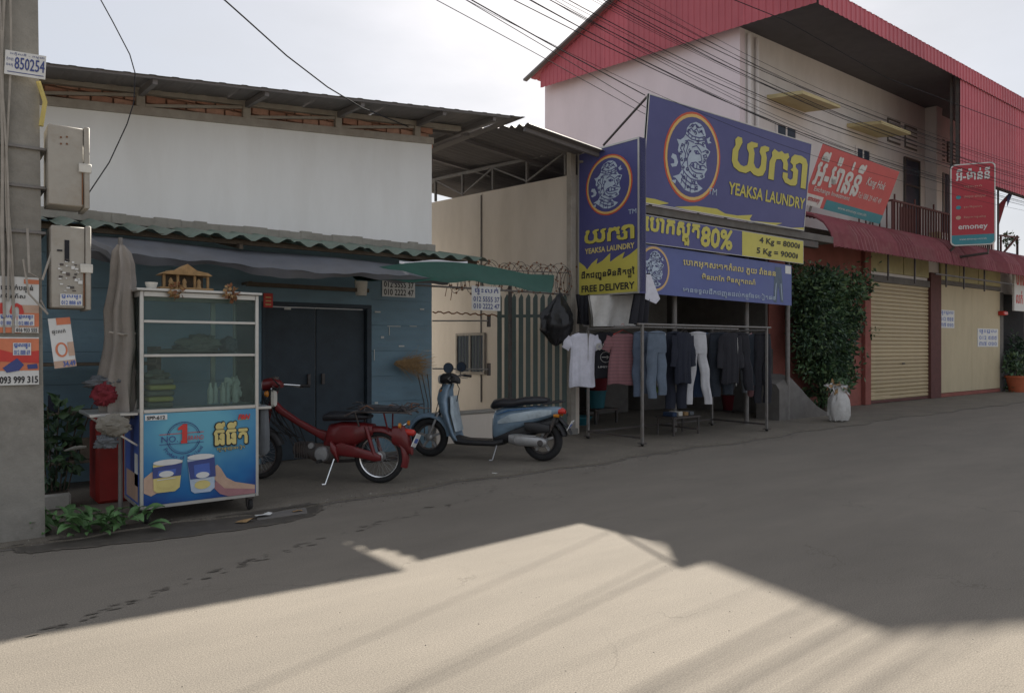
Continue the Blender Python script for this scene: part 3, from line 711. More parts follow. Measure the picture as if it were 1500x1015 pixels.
q = MB(); pts = [P(634 + 94 * k / 24, 457 + 5 * (k / 24) + 1.5 * math.sin(k * 1.9), Y=9.45 + .03 * math.sin(k)) for k in range(25)]; q.tube(pts, .011, 'rust', 5)
single('twisted_wire', q, 'rusty twisted wire strung from the blue boards to the gate', 'wire')
# razor wire
t = thing('razor_wire', 'tangled coil of rusty razor wire above the gate', 'razor wire', (7.5, 9.3, 2.4)); q = MB(); r = random.Random(5)
a0 = P(655, 402, Y=9.35); a1 = P(838, 408, Y=9.3)
for (seed, rr, turns) in ((1, .24, 15), (2, .21, 12)):
    pts = []
    N_ = turns * 16
    for k in range(N_ + 1):
        u = k / N_; c = a0.lerp(a1, u); an = 2 * math.pi * turns * u + seed; R_ = rr * (1 + .12 * math.sin(u * 37 + seed))
        p = c + Vector((.05 * math.sin(u * 51), R_ * math.cos(an) * .8, R_ * math.sin(an) - .02)) + gu * 0
        pts.append(p)
        if k % 3 == 0:
            s = .022; q.add([p + Vector((s, 0, s * .3)), p + Vector((0, s * .3, s)), p - Vector((s, 0, s * .3)), p - Vector((0, s * .3, s))], [(0, 1, 2, 3)], 'rust')
    q.tube(pts, .0045, 'dark_steel', 4)
q.build('coil', t)
q = MB(); q.tube([P(560, 415, Y=9.3), P(700, 423, Y=9.3), P(838, 432, Y=9.3)], .016, 'steel'); q.build('carrier_pipe', t)
q = MB(); q.tube([P(700, 395, Y=9.3), P(838, 400, Y=9.3)], .008, 'steel'); q.build('carrier_pipe', t)
for (px, y0, y1) in ((663, 420, 440), (655, 420, 434), (822, 395, 430)):
    q = MB(); q.tube([P(px, y0, Y=9.3), P(px - 3, y1, Y=9.3)], .006, 'rust', 4); q.build('loose_end', t)
# black bag hanging on the gate end
q = MB(); c = P(817, 468, Y=8.95); rings = []; n = 40
for k in range(27):
    u = k / 26; dz = .42 - .84 * u; rx = .02 + .27 * math.sin(math.pi * min(1, u ** 1.25)) ** .8 * (1 if u < .97 else .5); ring = []
    for j in range(n):
        an = 2 * math.pi * j / n; d_ = Vector((math.cos(an), math.sin(an) * .6, 0)); f_ = 1 + .42 * noise.noise(Vector((math.cos(an) * 2.2, math.sin(an) * 2.2, u * 4))) + .30 * abs(noise.noise(Vector((math.cos(an) * 6, math.sin(an) * 6, u * 5 + 3)))); ring.append(c + d_ * rx * f_ + Vector((.12 * dz, 0, dz + .03 * noise.noise(Vector((an, u * 8, 1))))))
    rings.append(ring)
q.loft(rings, 'bag_black'); q.tube([c + Vector((.05, 0, .40)), c + Vector((.12, .1, .52))], .012, 'bag_black')
single('rubbish_bag', q, 'crumpled black plastic bag hanging beside the gate', 'bag')
q = MB(); q.box(8.40, 9.24, 0, 8.51, 9.36, 4.86, 'truss_grey', .008); q.box(8.37, 9.21, .0, 8.54, 9.39, .12, 'concrete', .01)
single('steel_column', q, 'tall grey steel column behind the upright laundry sign', 'column')

# ================================================================ laundry shop (behind its signs)
t = thing('laundry_shop', 'open-fronted laundry shop with flat roof behind blue signs', 'building', (11.5, 9.4, 0))
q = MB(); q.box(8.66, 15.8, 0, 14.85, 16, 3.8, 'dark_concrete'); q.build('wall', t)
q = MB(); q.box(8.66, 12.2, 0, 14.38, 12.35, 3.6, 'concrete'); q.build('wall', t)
q = MB(); q.box(14.3, 9.42, 0, 14.38, 12.2, 3.6, 'dark_concrete'); q.build('wall', t)
q = MB(); q.box(8.66, 8.16, 3.66, 14.85, 16, 3.80, 'dark_concrete', .01); q.build('roof', t)
q = MB(); q.box(8.8, 8.18, 3.52, 14.3, 8.3, 3.655, 'dark_steel', .01); q.build('front_beam', t)
for x in (10.1, 12.2, 13.6):
    q = MB(); q.tube([(x, 8.45, .02), (x, 8.45, 3.655)], .045, 'steel', 10); q.build('post', t)
q = MB()
for (x0, x1, z0, z1) in ((8.9, 10.6, .02, 1.9), (11.0, 12.3, .02, 1.5), (12.8, 13.9, .02, 1.8)):
    q.box(x0, 11.6, z0, x1, 12.18, z1, 'dark_concrete', .02)
q.build('cupboard', t)
for (px, py, c) in ((873, 585, 'bucket_teal'), (876, 560, 'cloth_red'), (1070, 590, 'cloth_red'), (1090, 585, 'bucket_teal')):
    p = P(px, py, Y=10.4); z0 = p.z; o = MB()
    o.lathe([(0, -.16), (.16, -.16), (.20, .16), (.215, .16), (.215, .18), (.185, .18), (.15, -.14), (0, -.14)], c, (p.x, p.y, max(z0, .2)), n=18)
    single('laundry_bucket', o, {873: 'teal bucket on the floor behind the hanging black shirt', 876: 'red bucket behind the teal one inside the laundry', 1070: 'red bucket inside the laundry behind the dark trousers', 1090: 'teal bucket behind the black trousers on the right'}[px], 'bucket', 'buckets inside the laundry', base=(p.x, p.y, max(z0, .2) - .16))
for (px, h) in ((873, 1), (1070, 1)):
    p = P(px, 585, Y=10.4); q = MB(); zt = max(P({873: 873, 1070: 1070}[px], {873: 585, 1070: 590}[px], Y=10.4).z, .2) - .162
    q.box(p.x - .3, p.y - .3, max(zt - .05, .03), p.x + .35, p.y + .3, zt, 'dark_steel', .006)
    for a in (-.26, .30):
        for c in (-.26, .26): q.box(p.x + a - .02, p.y + c - .02, .02, p.x + a + .02, p.y + c + .02, max(zt - .05, .03), 'dark_steel')
    single('low_stand', q, 'low dark stand under the %s bucket in the laundry' % ('teal' if px == 873 else 'right-hand red'), 'stand')

# emblem of the laundry: pale giant's head in a red and gold oval ------------
def emblem(pn, mb, cx, cy, rx, ry, k=1, ring='ring_red', tm=None):
    pn.ell(mb, cx, cy, rx * 1.10, ry * 1.09, ring, k); pn.ell(mb, cx, cy, rx * 1.045, ry * 1.04, 'ring_gold', k + 1); pn.ell(mb, cx, cy, rx * .97, ry * .965, 'sign_navy', k + 2)
    T = lambda L: [(cx + x * rx * 1.16, cy + y * ry) for x, y in L]
    head = [(-.30, .52), (-.28, .66), (-.18, .78), (0, .86), (.16, .84), (.28, .76), (.36, .62), (.34, .44), (.42, .30), (.56, .24), (.50, .10), (.44, .02), (.46, -.12), (.50, -.22), (.42, -.34), (.44, -.42), (.30, -.50), (.14, -.52), (.22, -.62), (.40, -.70), (.26, -.80), (.04, -.86), (-.20, -.82), (-.36, -.70), (-.52, -.58), (-.62, -.56), (-.42, -.48), (-.34, -.36), (-.40, -.20), (-.44, -.02), (-.52, .08), (-.50, .22), (-.58, .34), (-.46, .34), (-.36, .42)]
    pn.poly(mb, T(head), 'sign_ice', k + 3)
    for c in ([(-.56, -.04), (-.68, -.02), (-.72, -.12), (-.62, -.16), (-.60, -.24), (-.72, -.28), (-.66, -.34), (-.52, -.30), (-.48, -.20)], [(.40, .52), (.52, .60), (.50, .50), (.58, .46), (.46, .42)], [(-.50, -.62), (-.66, -.66), (-.52, -.72)]): pn.poly(mb, T(c), 'sign_ice', k + 3)
    w = rx * .030
    lines = [[(-.30, .50), (-.1, .42), (.14, .42), (.34, .48)], [(-.28, .58), (-.08, .50), (.14, .50), (.33, .56)], [(-.22, .50), (-.20, .56)], [(-.1, .46), (-.1, .51)], [(.02, .44), (.02, .50)], [(.14, .44), (.14, .50)],
             [(-.22, .62), (-.14, .68), (-.06, .62)], [(-.06, .62), (.04, .70), (.12, .62)], [(.12, .62), (.20, .68), (.28, .60)], [(-.12, .72), (-.02, .80), (.10, .74), (.2, .78)], [(-.2, .70), (-.12, .76)],
             [(-.06, .24), (.08, .30), (.20, .22), (.26, .16)], [(.30, .18), (.40, .24), (.50, .20)], [(-.30, .34), (-.2, .38), (-.02, .36)], [(.02, .34), (.2, .36), (.34, .32)],
             [(.02, .16), (.12, .18), (.20, .12), (.08, .10), (.02, .16)], [(.32, .10), (.42, .14), (.46, .08), (.34, .06)], [(.24, .12), (.30, -.04), (.20, -.08), (.34, -.10), (.40, -.04)],
             [(-.04, -.14), (.10, -.10), (.24, -.16), (.38, -.14), (.46, -.18)], [(-.06, -.20), (.08, -.26), (.24, -.26), (.40, -.24)], [(.02, -.14), (.04, -.24)], [(.14, -.12), (.14, -.25)], [(.28, -.16), (.28, -.26)], [(-.04, -.14), (-.10, -.22), (0, -.32), (.14, -.36), (.34, -.34)],
             [(-.14, .10), (-.20, -.06), (-.16, -.24), (-.10, -.36), (.06, -.46), (.2, -.48)], [(-.30, .30), (-.34, .14), (-.26, .04), (-.28, -.14), (-.34, -.24)], [(-.40, .26), (-.44, .14), (-.36, .06)], [(-.2, .28), (-.24, .12), (-.18, .02)],
             [(-.32, -.34), (-.2, -.44), (-.04, -.52), (.14, -.54)], [(-.36, -.46), (-.22, -.56), (-.02, -.64), (.2, -.64)], [(-.34, -.58), (-.2, -.68), (0, -.76), (.22, -.76)], [(-.16, -.46), (-.20, -.80)], [(0, -.54), (-.02, -.84)], [(.12, -.56), (.14, -.80)], [(-.28, -.40), (-.34, -.68)]]
    for i, (hx_, hy_) in enumerate(((-.22, .60), (-.10, .74), (.06, .76), (.20, .68), (.30, .54), (0, .60), (-.38, .22), (-.42, .02), (-.36, -.12), (-.30, -.28), (.46, .22), (.10, .40), (-.24, .30), (.30, .38), (-.16, -.32), (.10, -.42), (.34, -.40), (-.26, -.52), (.06, -.60), (-.10, -.74), (.2, -.72), (-.12, .14), (-.24, -.08), (.38, .0))):
        lines.append([(hx_ + .055 * (1 - t_ / 9) * math.cos(t_ * .8 + i), hy_ + .045 * (1 - t_ / 9) * math.sin(t_ * .8 + i)) for t_ in range(8)])
    for L in lines: pn.line(mb, T(L), w, 'sign_navy', k + 4)
    for (x, y, a) in ((.11, .14, .035), (.40, .10, .03), (.30, -.20, .05), (.02, -.18, .05)): pn.ell(mb, cx + x * rx, cy + y * ry, rx * a, ry * a * .7, 'sign_navy', k + 4, 8)
# the shop's name in heavy drawn letters, laid out in a 0..1 box
NAME = [[(.02, .90), (.05, .99), (.10, .99), (.11, .86), (.09, .74), (.07, .60), (.07, .34), (.11, .24), (.15, .22), (.19, .28), (.20, .40), (.20, .62), (.17, .74), (.17, .86), (.22, .96), (.30, .96), (.30, .86), (.25, .80), (.27, .66), (.27, .38), (.30, .26), (.34, .26), (.36, .38), (.36, .62), (.33, .74), (.34, .88), (.39, .95), (.45, .94), (.45, .84), (.41, .78), (.43, .62), (.43, .28), (.40, .10), (.34, .04), (.28, .06), (.235, .14), (.18, .05), (.10, .05), (.03, .14), (.0, .30), (.0, .60), (.03, .74)],
        [(.49, .82), (.52, .94), (.58, .88), (.62, .94), (.66, .88), (.71, .93), (.73, .82), (.70, .72), (.72, .60), (.72, .40), (.655, .44), (.655, .60), (.62, .70), (.56, .66), (.545, .54), (.545, .04), (.47, .04), (.47, .56), (.50, .72)],
        [(.66, .34), (.66, .18), (.70, .05), (.78, .00), (.85, .03), (.87, .10), (.87, .50), (.83, .58), (.83, .66), (.88, .74), (.92, .72), (.925, .0), (1.0, .0), (1.0, .74), (.97, .90), (.90, .96), (.80, .94), (.76, .84), (.75, .68), (.79, .62), (.79, .54), (.76, .46), (.80, .42), (.80, .22), (.77, .16), (.73, .20), (.73, .34)]]
def name_logo(pn, mb, x0, y0, x1, y1, m='sign_yellow', k=3, shadow=True):
    for L in NAME:
        T = [(x0 + x * (x1 - x0), y0 + y * (y1 - y0)) for x, y in L]
        if shadow: pn.poly(mb, [(x + .012, y - .012) for x, y in T], 'print_black', k - 1)
        pn.poly(mb, T, m, k)

# upright light-box sign
pn = Panel((8.53, 9.21, 2.33), (.07, -1.32, 0), (0, 0, 2.43)); W_, H_ = pn.w, pn.h
t = thing('upright_laundry_sign', 'upright blue and yellow laundry light-box sign reading FREE DELIVERY', 'sign', (8.56, 8.55, 2.33))
q = MB(); pn.board(q, 'sign_navy', .16, .0, .0); q.build('box', t)
q = MB(); pn.edge(q, 'aluminium', .028, .17, .008); q.build('frame', t)
q = MB(); emblem(pn, q, W_ * .52, H_ * .735, W_ * .345, H_ * .185, 1); q.build('emblem', t, sharp=0)
q = MB(); jag = [(.02, .0), (.02, .245), (.12, .21), (.16, .185), (.24, .225), (.34, .255), (.32, .215), (.42, .235), (.55, .28), (.545, .22), (.66, .25), (.78, .275), (.74, .23), (.86, .255), (.98, .29), (.98, .0)]
pn.poly(q, [(.028 + (W_ - .056) * (x - .02) / .96, max(.028, y * H_)) for x, y in jag], 'sign_yellow', 1); q.build('yellow_band', t, sharp=0)
q = MB(); name_logo(pn, q, W_ * .12, H_ * .355, W_ * .93, H_ * .455); pn.text(q, 'YEAKSA LAUNDRY', W_ * .13, H_ * .293, W_ * .93, H_ * .328, 'sign_gold', 3, .03)
pn.text(q, 'TM', W_ * .84, H_ * .515, W_ * .96, H_ * .545, 'sign_ice', 3, .01)
pn.text(q, 'ដឹកជញ្ជូនមិនគិតថ្លៃ', W_ * .07, H_ * .105, W_ * .93, H_ * .175, 'print_black', 3, .03); pn.text(q, 'FREE DELIVERY', W_ * .07, H_ * .032, W_ * .93, H_ * .075, 'print_black', 3, .03); q.build('lettering', t, sharp=0)
q = MB(); q.bar((8.66, 9.0, 4.6), (8.5, 9.15, 4.6), .04, .04, 'steel'); q.bar((8.62, 8.1, 2.36), (8.62, 8.3, 3.6), .03, .03, 'steel'); q.build('bracket', t)

# big main sign
pn = Panel((8.87, 8.10, 3.80), (4.74, 0, 0), (0, -.17, 1.70)); W_, H_ = pn.w, pn.h
t = thing('laundry_name_sign', 'large blue YEAKSA LAUNDRY board with pale giant head emblem', 'sign', (11.2, 8.1, 3.8))
q = MB(); pn.board(q, 'sign_navy', .03); q.build('board', t)
q = MB(); pn.edge(q, 'aluminium', .016, .05, .006); q.build('frame', t)
e0 = pn.px(974, 232); e1 = pn.px(1055, 232); e2 = pn.px(1014, 165); e3 = pn.px(1014, 296)
ecx, ecy = (pn.px(1010, 230)); erx = (pn.px(1052, 232)[0] - pn.px(975, 232)[0]) / 2; ery = (pn.px(1013, 168)[1] - pn.px(1013, 292)[1]) / 2
ecx = (pn.px(1052, 232)[0] + pn.px(975, 232)[0]) / 2; ecy = (pn.px(1013, 168)[1] + pn.px(1013, 292)[1]) / 2
q = MB(); emblem(pn, q, ecx, ecy, erx * .99, ery * .99, 1); q.build('emblem', t, sharp=0)
q = MB(); sw = [[(942, 289), (960, 292), (980, 298), (976, 299), (966, 302), (942, 297)], [(988, 303), (1020, 302), (1050, 306), (1062, 313), (1080, 316), (1102, 315), (1098, 321), (1100, 325), (1070, 322), (1040, 316), (1010, 309)], [(1104, 324), (1125, 326), (1146, 327), (1136, 332), (1120, 331), (1108, 328)], [(1140, 335), (1160, 334), (1180, 334), (1179, 339), (1160, 338)]]
for L in sw:
    T = [pn.px(*v) for v in L]; T = [(min(max(x, .016), W_ - .016), min(max(y, .016), H_)) for x, y in T]; pn.poly(q, T, 'sign_yellow', 1)
q.build('yellow_band', t, sharp=0)
q = MB(); a = pn.px(1072, 259); c = pn.px(1180, 232)
name_logo(pn, q, pn.px(1071, 240)[0], H_ * .475, pn.px(1182, 250)[0], H_ * .845)
pn.text(q, 'YEAKSA LAUNDRY', pn.px(1066, 290)[0], H_ * .245, pn.px(1178, 300)[0], H_ * .365, 'sign_yellow', 3, .025); pn.text(q, 'TM', pn.px(1036, 293)[0], H_ * .20, pn.px(1048, 300)[0], H_ * .265, 'sign_ice', 3, .0)
q.build('lettering', t, sharp=0)
for x in (9.2, 11.2, 13.3):
    q = MB(); q.bar((x, 8.2, 3.78), (x, 8.0, 5.4), .04, .04, 'steel'); q.bar((x, 8.95, 3.8), (x, 8.05, 4.9), .03, .03, 'steel'); q.build('bracket', t)
q = MB(); q.tube([P(948, 142, Y=7.98), P(884, 213, Y=9.1)], .02, 'dark_steel'); single('sign_stay', q, 'diagonal iron stay between the big sign and the upright sign', 'stay')

# price banner
pn = Panel((8.87, 8.10, 3.16), (4.72, 0, -.02), (0, 0, .46)); W_, H_ = pn.w, pn.h
t = thing('price_banner', 'banner with 80% offer and yellow price box of 4 Kg and 5 Kg', 'banner', (11.2, 8.1, 3.16))
q = MB(); pn.board(q, 'sign_navy', .012); q.build('cloth', t)
q = MB(); pn.edge(q, 'aluminium', .008, .02, .004); q.build('hem', t)
q = MB(); pn.rect(q, pn.px(1087, 360)[0], .009, W_ - .009, H_ - .009, 'sign_yellow', 1); q.build('price_box', t, sharp=0)
q = MB(); pn.text(q, 'េបាកស្ងួត', .05, H_ * .14, pn.px(1022, 345)[0], H_ * .92, 'sign_yellow', 3, .045, .12); pn.text(q, '80%', pn.px(1026, 345)[0], H_ * .18, pn.px(1071, 355)[0], H_ * .90, 'sign_yellow', 3, .04, .12)
pn.text(q, '4 Kg = 8000៛', pn.px(1112, 360)[0], H_ * .56, pn.px(1171, 360)[0], H_ * .86, 'print_black', 3, .03, .1); pn.text(q, '5 Kg = 9000៛', pn.px(1108, 360)[0], H_ * .12, pn.px(1168, 360)[0], H_ * .42, 'print_black', 3, .03, .1); q.build('lettering', t, sharp=0)
# lower banner
pn = Panel((8.86, 8.13, 2.36), (4.36, 0, -.06), (0, 0, .79)); W_, H_ = pn.w, pn.h
t = thing('lower_banner', 'faded lower blue banner with three Khmer lines and jeans picture', 'banner', (11.1, 8.13, 2.3))
q = MB(); pn.board(q, 'sign_navy_pale', .008); q.build('cloth', t)
q = MB(); emblem(pn, q, .36, H_ * .52, .34, H_ * .43, 1, 'print_peach'); q.build('emblem', t, sharp=0)
q = MB(); pn.text(q, 'េបាកអុតសមាតកំរាល ភួយ វាំងនន', pn.px(1001, 385)[0], H_ * .64, pn.px(1136, 390)[0], H_ * .84, 'sign_gold', 3, .03); pn.text(q, 'មិនរហែក មិនស្រុតពណ៌', pn.px(1028, 400)[0], H_ * .36, pn.px(1106, 400)[0], H_ * .55, 'sign_gold', 3, .03); pn.text(q, 'មានទទួលដឹកជញ្ជូនដល់កន្លែងទៀតផង', pn.px(1000, 430)[0], H_ * .05, pn.px(1135, 440)[0], H_ * .23, 'sign_ice', 3, .015); q.build('lettering', t, sharp=0)
q = MB(); jx = W_ - .62
pn.poly(q, [(jx, .05), (jx + .10, .03), (jx + .16, .40), (jx + .24, .06), (jx + .34, .04), (jx + .30, .45), (jx + .26, .72), (jx + .06, .72), (jx + .02, .45)], 'cloth_pale_denim', 1); pn.rect(q, W_ - .22, H_ * .78, W_ - .02, H_ - .02, 'print_white', 1); pn.line(q, [(jx + .05, .1), (jx + .09, .4)], .02, 'sign_ice', 2); pn.line(q, [(jx + .29, .1), (jx + .25, .4)], .02, 'sign_ice', 2); q.build('picture', t, sharp=0)
q = MB()
for x in (8.9, 13.15): q.tube([(x, 8.14, 3.1), (x, 8.2, 3.56)], .006, 'wire_grey', 4)
q.build('cord', t)

# ================================================================ pink two-storey house on the right
UY, GY = 10.5, 9.4
t = thing('pink_house', 'two-storey pink and pale house with red cladding and deep eaves', 'building', (15, 10, 0))
q = MB(); q.prism([(14.9, UY, 3.8), (14.9, 17.6, 3.8), (14.9, 17.6, 9.9), (14.9, 13, 10.9), (14.9, UY, 9.6)], (.2, 0, 0), 'plaster_pink'); q.box(14.92, 17.4, 0, 15.1, 17.6, 3.8, 'plaster_pink'); q.build('side_wall', t)
q = MB(); q.box(15.1, UY, 4.3, 30.2, UY + .2, 9.3, 'plaster_pale'); q.box(30.0, UY + .2, 0, 30.2, 17.6, 9.3, 'plaster_pale'); q.build('front_wall', t)
q = MB(); q.box(24.6, UY - .35, 4.34, 25.0, UY, 9.2, 'plaster_pale', .01); q.build('pilaster', t)
q = MB(); q.box(14.42, GY + .002, 4.10, 30.2, UY - .002, 4.28, 'concrete', .01); q.build('terrace_slab', t)
# ground floor walls
q = MB(); q.box(14.4, GY, 0, 18.75, GY + .2, 4.09, 'wall_maroon'); q.box(18.75, GY + .02, 3.28, 30.2, GY + .2, 4.09, 'plaster_pale'); q.box(22.95, GY + .15, 0, 27.45, GY + .25, 3.28, 'dark_concrete'); q.box(22.95, GY - .03, .02, 27.45, GY + .15, .13, 'wall_maroon', .01); q.box(27.45, GY, 0, 27.8, GY + .2, 3.28, 'dark_concrete', .01); q.build('ground_wall', t)
q = MB(); q.box(18.45, GY - .10, .02, 18.75, GY - .002, 4.05, 'wall_maroon', .01); q.build('pillar', t)
q = MB(); q.box(22.22, GY - .08, .02, 22.9, GY + .1, 3.6, 'pillar_maroon', .01); q.build('pillar', t)
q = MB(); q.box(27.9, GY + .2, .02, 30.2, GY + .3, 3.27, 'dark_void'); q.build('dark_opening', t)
# roller shutter
s = thing('roller_shutter', 'closed cream roller shutter between maroon pillars', 'shutter', (20.5, GY, .02))
q = MB(); q.loft([[(x, GY + dy, dz) for dy, dz in ((.02, 0), (-.012, .018), (-.018, .05), (-.012, .082), (.02, .10), (.045, .05))] for x in (18.77, 22.20)], 'shutter_cream'); sl = mesh_of(q, 30)
z = .10
while z < 3.12: inst('slat', sl, s, (8 * 0, 0, z)); z += .103
q = MB(); q.box(18.77, GY - .02, .025, 22.20, GY + .04, .098, 'pillar_maroon', .01); q.build('bottom_bar', s)
q = MB(); q.box(18.76, GY - .06, 3.17, 22.21, GY + .10, 3.35, 'dark_concrete', .01); q.build('lintel_box', s)
q = MB(); q.box(20.6, GY - .035, 1.02, 20.75, GY - .019, 1.06, 'dark_steel', .004); q.build('handle', s)
# plain boarded front
s = thing('boarded_shopfront', 'large plain cream board closing the shopfront right of the shutter', 'board', (25.2, GY, .1))
for xa, xb in ((22.96, 25.2), (25.21, 27.43)):
    q = MB(); q.box(xa, GY - .02, .14, xb, GY + .04, 3.30, 'board_cream', .006); q.build('board', s)
q = MB(); q.box(22.93, GY - .045, 3.31, 27.46, GY + .05, 3.42, 'dark_concrete', .008); q.build('lintel', s)
for (a, b_, w) in (((1376, 480), (1398, 455), 'pale blue handwritten notice pasted high on the cream board'), ((1432, 508), (1462, 482), 'white printed notice in a frame low on the cream board')):
    p = P(a[0], a[1], Y=GY - .03); p2 = P(b_[0], b_[1], Y=GY - .03)
    notice('pasted_notice', w, p, (p2.x - p.x, 0, 0), (0, 0, p2.z - p.z), [('ផ្ទះជួល', .08, .70, .92, .95), ('012 ៥៥៥', .08, .40, .92, .60), ('៣៧ ០១០', .08, .08, .92, .30)], ink='print_blue')
# upper olive panels under the awning
q0 = [(18.8, 20.6), (20.65, 22.15), (22.95, 24.2), (24.25, 25.6), (25.65, 27.4)]
s = thing('transom_panels', 'row of olive sheet panels above the shutter and board', 'panel', (23, GY, 3.4))
for xa, xb in q0:
    q = MB(); q.box(xa, GY - .05, 3.44, xb, GY + .01, 4.05, 'panel_olive', .006); q.build('panel', s)
# awning
s = thing('maroon_awning', 'curved maroon corrugated awning along the right-hand shopfronts', 'awning', (22, 8.9, 3.6))
prof = [(9.39, 4.52), (9.1, 4.50), (8.82, 4.40), (8.58, 4.22), (8.42, 3.98), (8.34, 3.66)]
x = 15.2
while x < 33:
    q = MB(); n = 24; W = 1.02; vs = []; fs = []
    for j, (y, z) in enumerate(prof):
        a = Vector(prof[min(j + 1, 5)]) - Vector(prof[max(j - 1, 0)]); nn = Vector((0, -a.y, a.x)).normalized() * -1
        nn = Vector((0, a.y, -a.x)).normalized()
        for i in range(n + 1):
            xx = x + W * i / n; h = .032 * math.sin(2 * math.pi * (xx - 15.2) / .17); vs.append(Vector((xx, y, z)) + nn * h)
    for j in range(5):
        for i in range(n): k = j * (n + 1) + i; fs.append((k, k + 1, k + n + 2, k + n + 1))
    q.add(vs, fs, 'awning_maroon'); q.build('awning_sheet', s, sharp=0); x += 1.0
q = MB(); q.tube([(15.22, y, z - .03) for y, z in prof], .018, 'awning_maroon'); q.build('end_rib', s)
for px in (1301, 1340, 1386, 1412, 1442):
    a = P(px, 420, Y=8.62); q = MB(); q.bar((a.x, 8.62, 3.10), (a.x, 8.62, 4.15), .035, .035, 'dark_steel'); q.build('hanger_bar', s)
a = P(1370, 400, Y=8.62); q = MB(); q.bar((a.x, 8.62, 3.42), (26.2, 8.62, 3.42), .04, .04, 'dark_steel'); q.build('rail', s)
for xx in (18.6, 21, 24, 27, 30): q = MB(); q.bar((xx, 8.45, 3.95), (xx, 9.39, 3.95), .03, .03, 'dark_steel'); q.build('strut', s)
# roof of the pink house
RY, RZZ = 11.8, 11.68
def gz(y): return 9.10 + (y - 8.35) * (RZZ - 9.10) / (RY - 8.35) if y < RY else RZZ - (y - RY) * .30
gab = [(8.40, 8.74), (17.45, 9.44), (17.45, gz(17.45) - .1), (12.9, 11.27), (8.40, 9.06)]
y = 8.40
while y < 17.4:                           # gable cladding, one sheet at a time
    y2 = min(y + .905, 17.45); q = MB(); k = 5; p = (y2 - y) / k
    for i in range(k):
        ya = y + i * p; yb = ya + p
        for (c, d, o, o2) in ((ya, ya + p * .62, 0, 0), (ya + p * .62, ya + p * .70, 0, .018), (ya + p * .70, ya + p * .92, .018, .018), (ya + p * .92, yb, .018, 0)):
            q.add([(14.6 - o, c, 8.74 + (c - 8.4) * .0773), (14.6 - o2, d, 8.74 + (d - 8.4) * .0773), (14.6 - o2, d, gz(d) - .09), (14.6 - o, c, gz(c) - .09)], [(0, 1, 2, 3)], 'clad_red')
    q.build('gable_sheet', t, sharp=0); y = y2
x = 14.35
while x < 31:
    for (ya, yb) in ((8.35, RY), (RY, 17.9)):
        q = MB(); ribbed(q, (x, ya, gz(ya)), (1.02, 0, 0), (0, yb - ya, gz(yb) - gz(ya)), .25, .02, 'clad_red'); q.build('roof_sheet', t, sharp=0)
    x += 1.0
q = MB(); q.bar((14.42, RY, RZZ - .03), (14.42, 18.0, gz(18.0) - .03), .14, .06, 'zinc_dark'); q.build('verge_trim', t)
q = MB(); q.bar((14.42, 8.3, gz(8.3) - .03), (14.42, RY, RZZ - .03), .14, .06, 'zinc_dark'); q.build('verge_trim', t)
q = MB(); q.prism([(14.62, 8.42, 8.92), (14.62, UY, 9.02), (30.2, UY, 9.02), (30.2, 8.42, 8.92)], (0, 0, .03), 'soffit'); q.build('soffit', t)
x = 14.62
while x < 30.5:
    q = MB(); ribbed(q, (x, 8.36, 8.70), (1.0, 0, 0), (0, 0, .42), .20, .02, 'clad_red'); q.build('fascia_sheet', t, sharp=0); x += .99
x = 21.8
while x < 30.2:
    q = MB(); ribbed(q, (x, 8.40, 6.15), (1.0, 0, 0), (0, 0, 2.56), .20, .022, 'clad_red'); q.build('screen_sheet', t, sharp=0); x += .99
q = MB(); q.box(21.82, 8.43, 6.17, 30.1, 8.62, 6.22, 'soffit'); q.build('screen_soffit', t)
q = MB(); q.box(21.80, 8.43, 6.25, 21.86, 8.52, 8.9, 'dark_steel'); q.box(21.80, 8.60, 6.25, 21.86, 8.66, 8.9, 'dark_steel'); q.build('screen_frame', t)
# windows, doors, canopies, grilles
def window(x0, x1, z0, z1, nb=2, name='window', bars=0):
    q = MB()
    for (a, b_, c, d) in ((x0 - .06, x1 + .06, z1, z1 + .06), (x0 - .06, x1 + .06, z0 - .06, z0), (x0 - .06, x0, z0, z1), (x1, x1 + .06, z0, z1)): q.box(a, UY - .05, c, b_, UY + .0, d, 'plaster_pale', .004)
    for i in range(1, nb): xm = x0 + (x1 - x0) * i / nb; q.box(xm - .03, UY - .04, z0, xm + .03, UY - .001, z1, 'plaster_pale', .004)
    w = q.build(name, t); q = MB(); q.box(x0, UY - .022, z0, x1, UY - .004, z1, 'window_dark'); q.build('pane', w)
    if bars:
        q = MB()
        for i in range(1, bars): xm = x0 + (x1 - x0) * i / bars; q.tube([(xm, UY - .06, z0), (xm, UY - .06, z1)], .01, 'dark_steel', 4)
        q.build('bars', w)
window(16.4, 17.2, 6.2, 7.0); window(20.3, 21.0, 6.2, 7.05); window(25.4, 26.4, 5.2, 7.15, 2, 'window', 8)
q = MB(); q.box(23.2, UY - .03, 4.3, 24.1, UY - .002, 7.2, 'window_dark', .006); d = q.build('door', t)
q = MB()
for (a, b_, c, e) in ((23.14, 23.2, 4.3, 7.26), (24.1, 24.16, 4.3, 7.26), (23.2, 24.1, 7.2, 7.26), (23.2, 24.1, 6.4, 6.45)): q.box(a, UY - .06, c, b_, UY - .0, e, 'dark_steel', .004)
q.build('frame', d)
for (x0, x1) in ((16.0, 17.7), (19.8, 21.5)):
    q = MB(); q.prism([(x0, UY - .002, 7.55), (x0, UY - .95, 7.42), (x0, UY - .95, 7.50), (x0, UY - .002, 7.65)], (x1 - x0, 0, 0), 'canopy_yellow'); q.build('window_canopy', t)
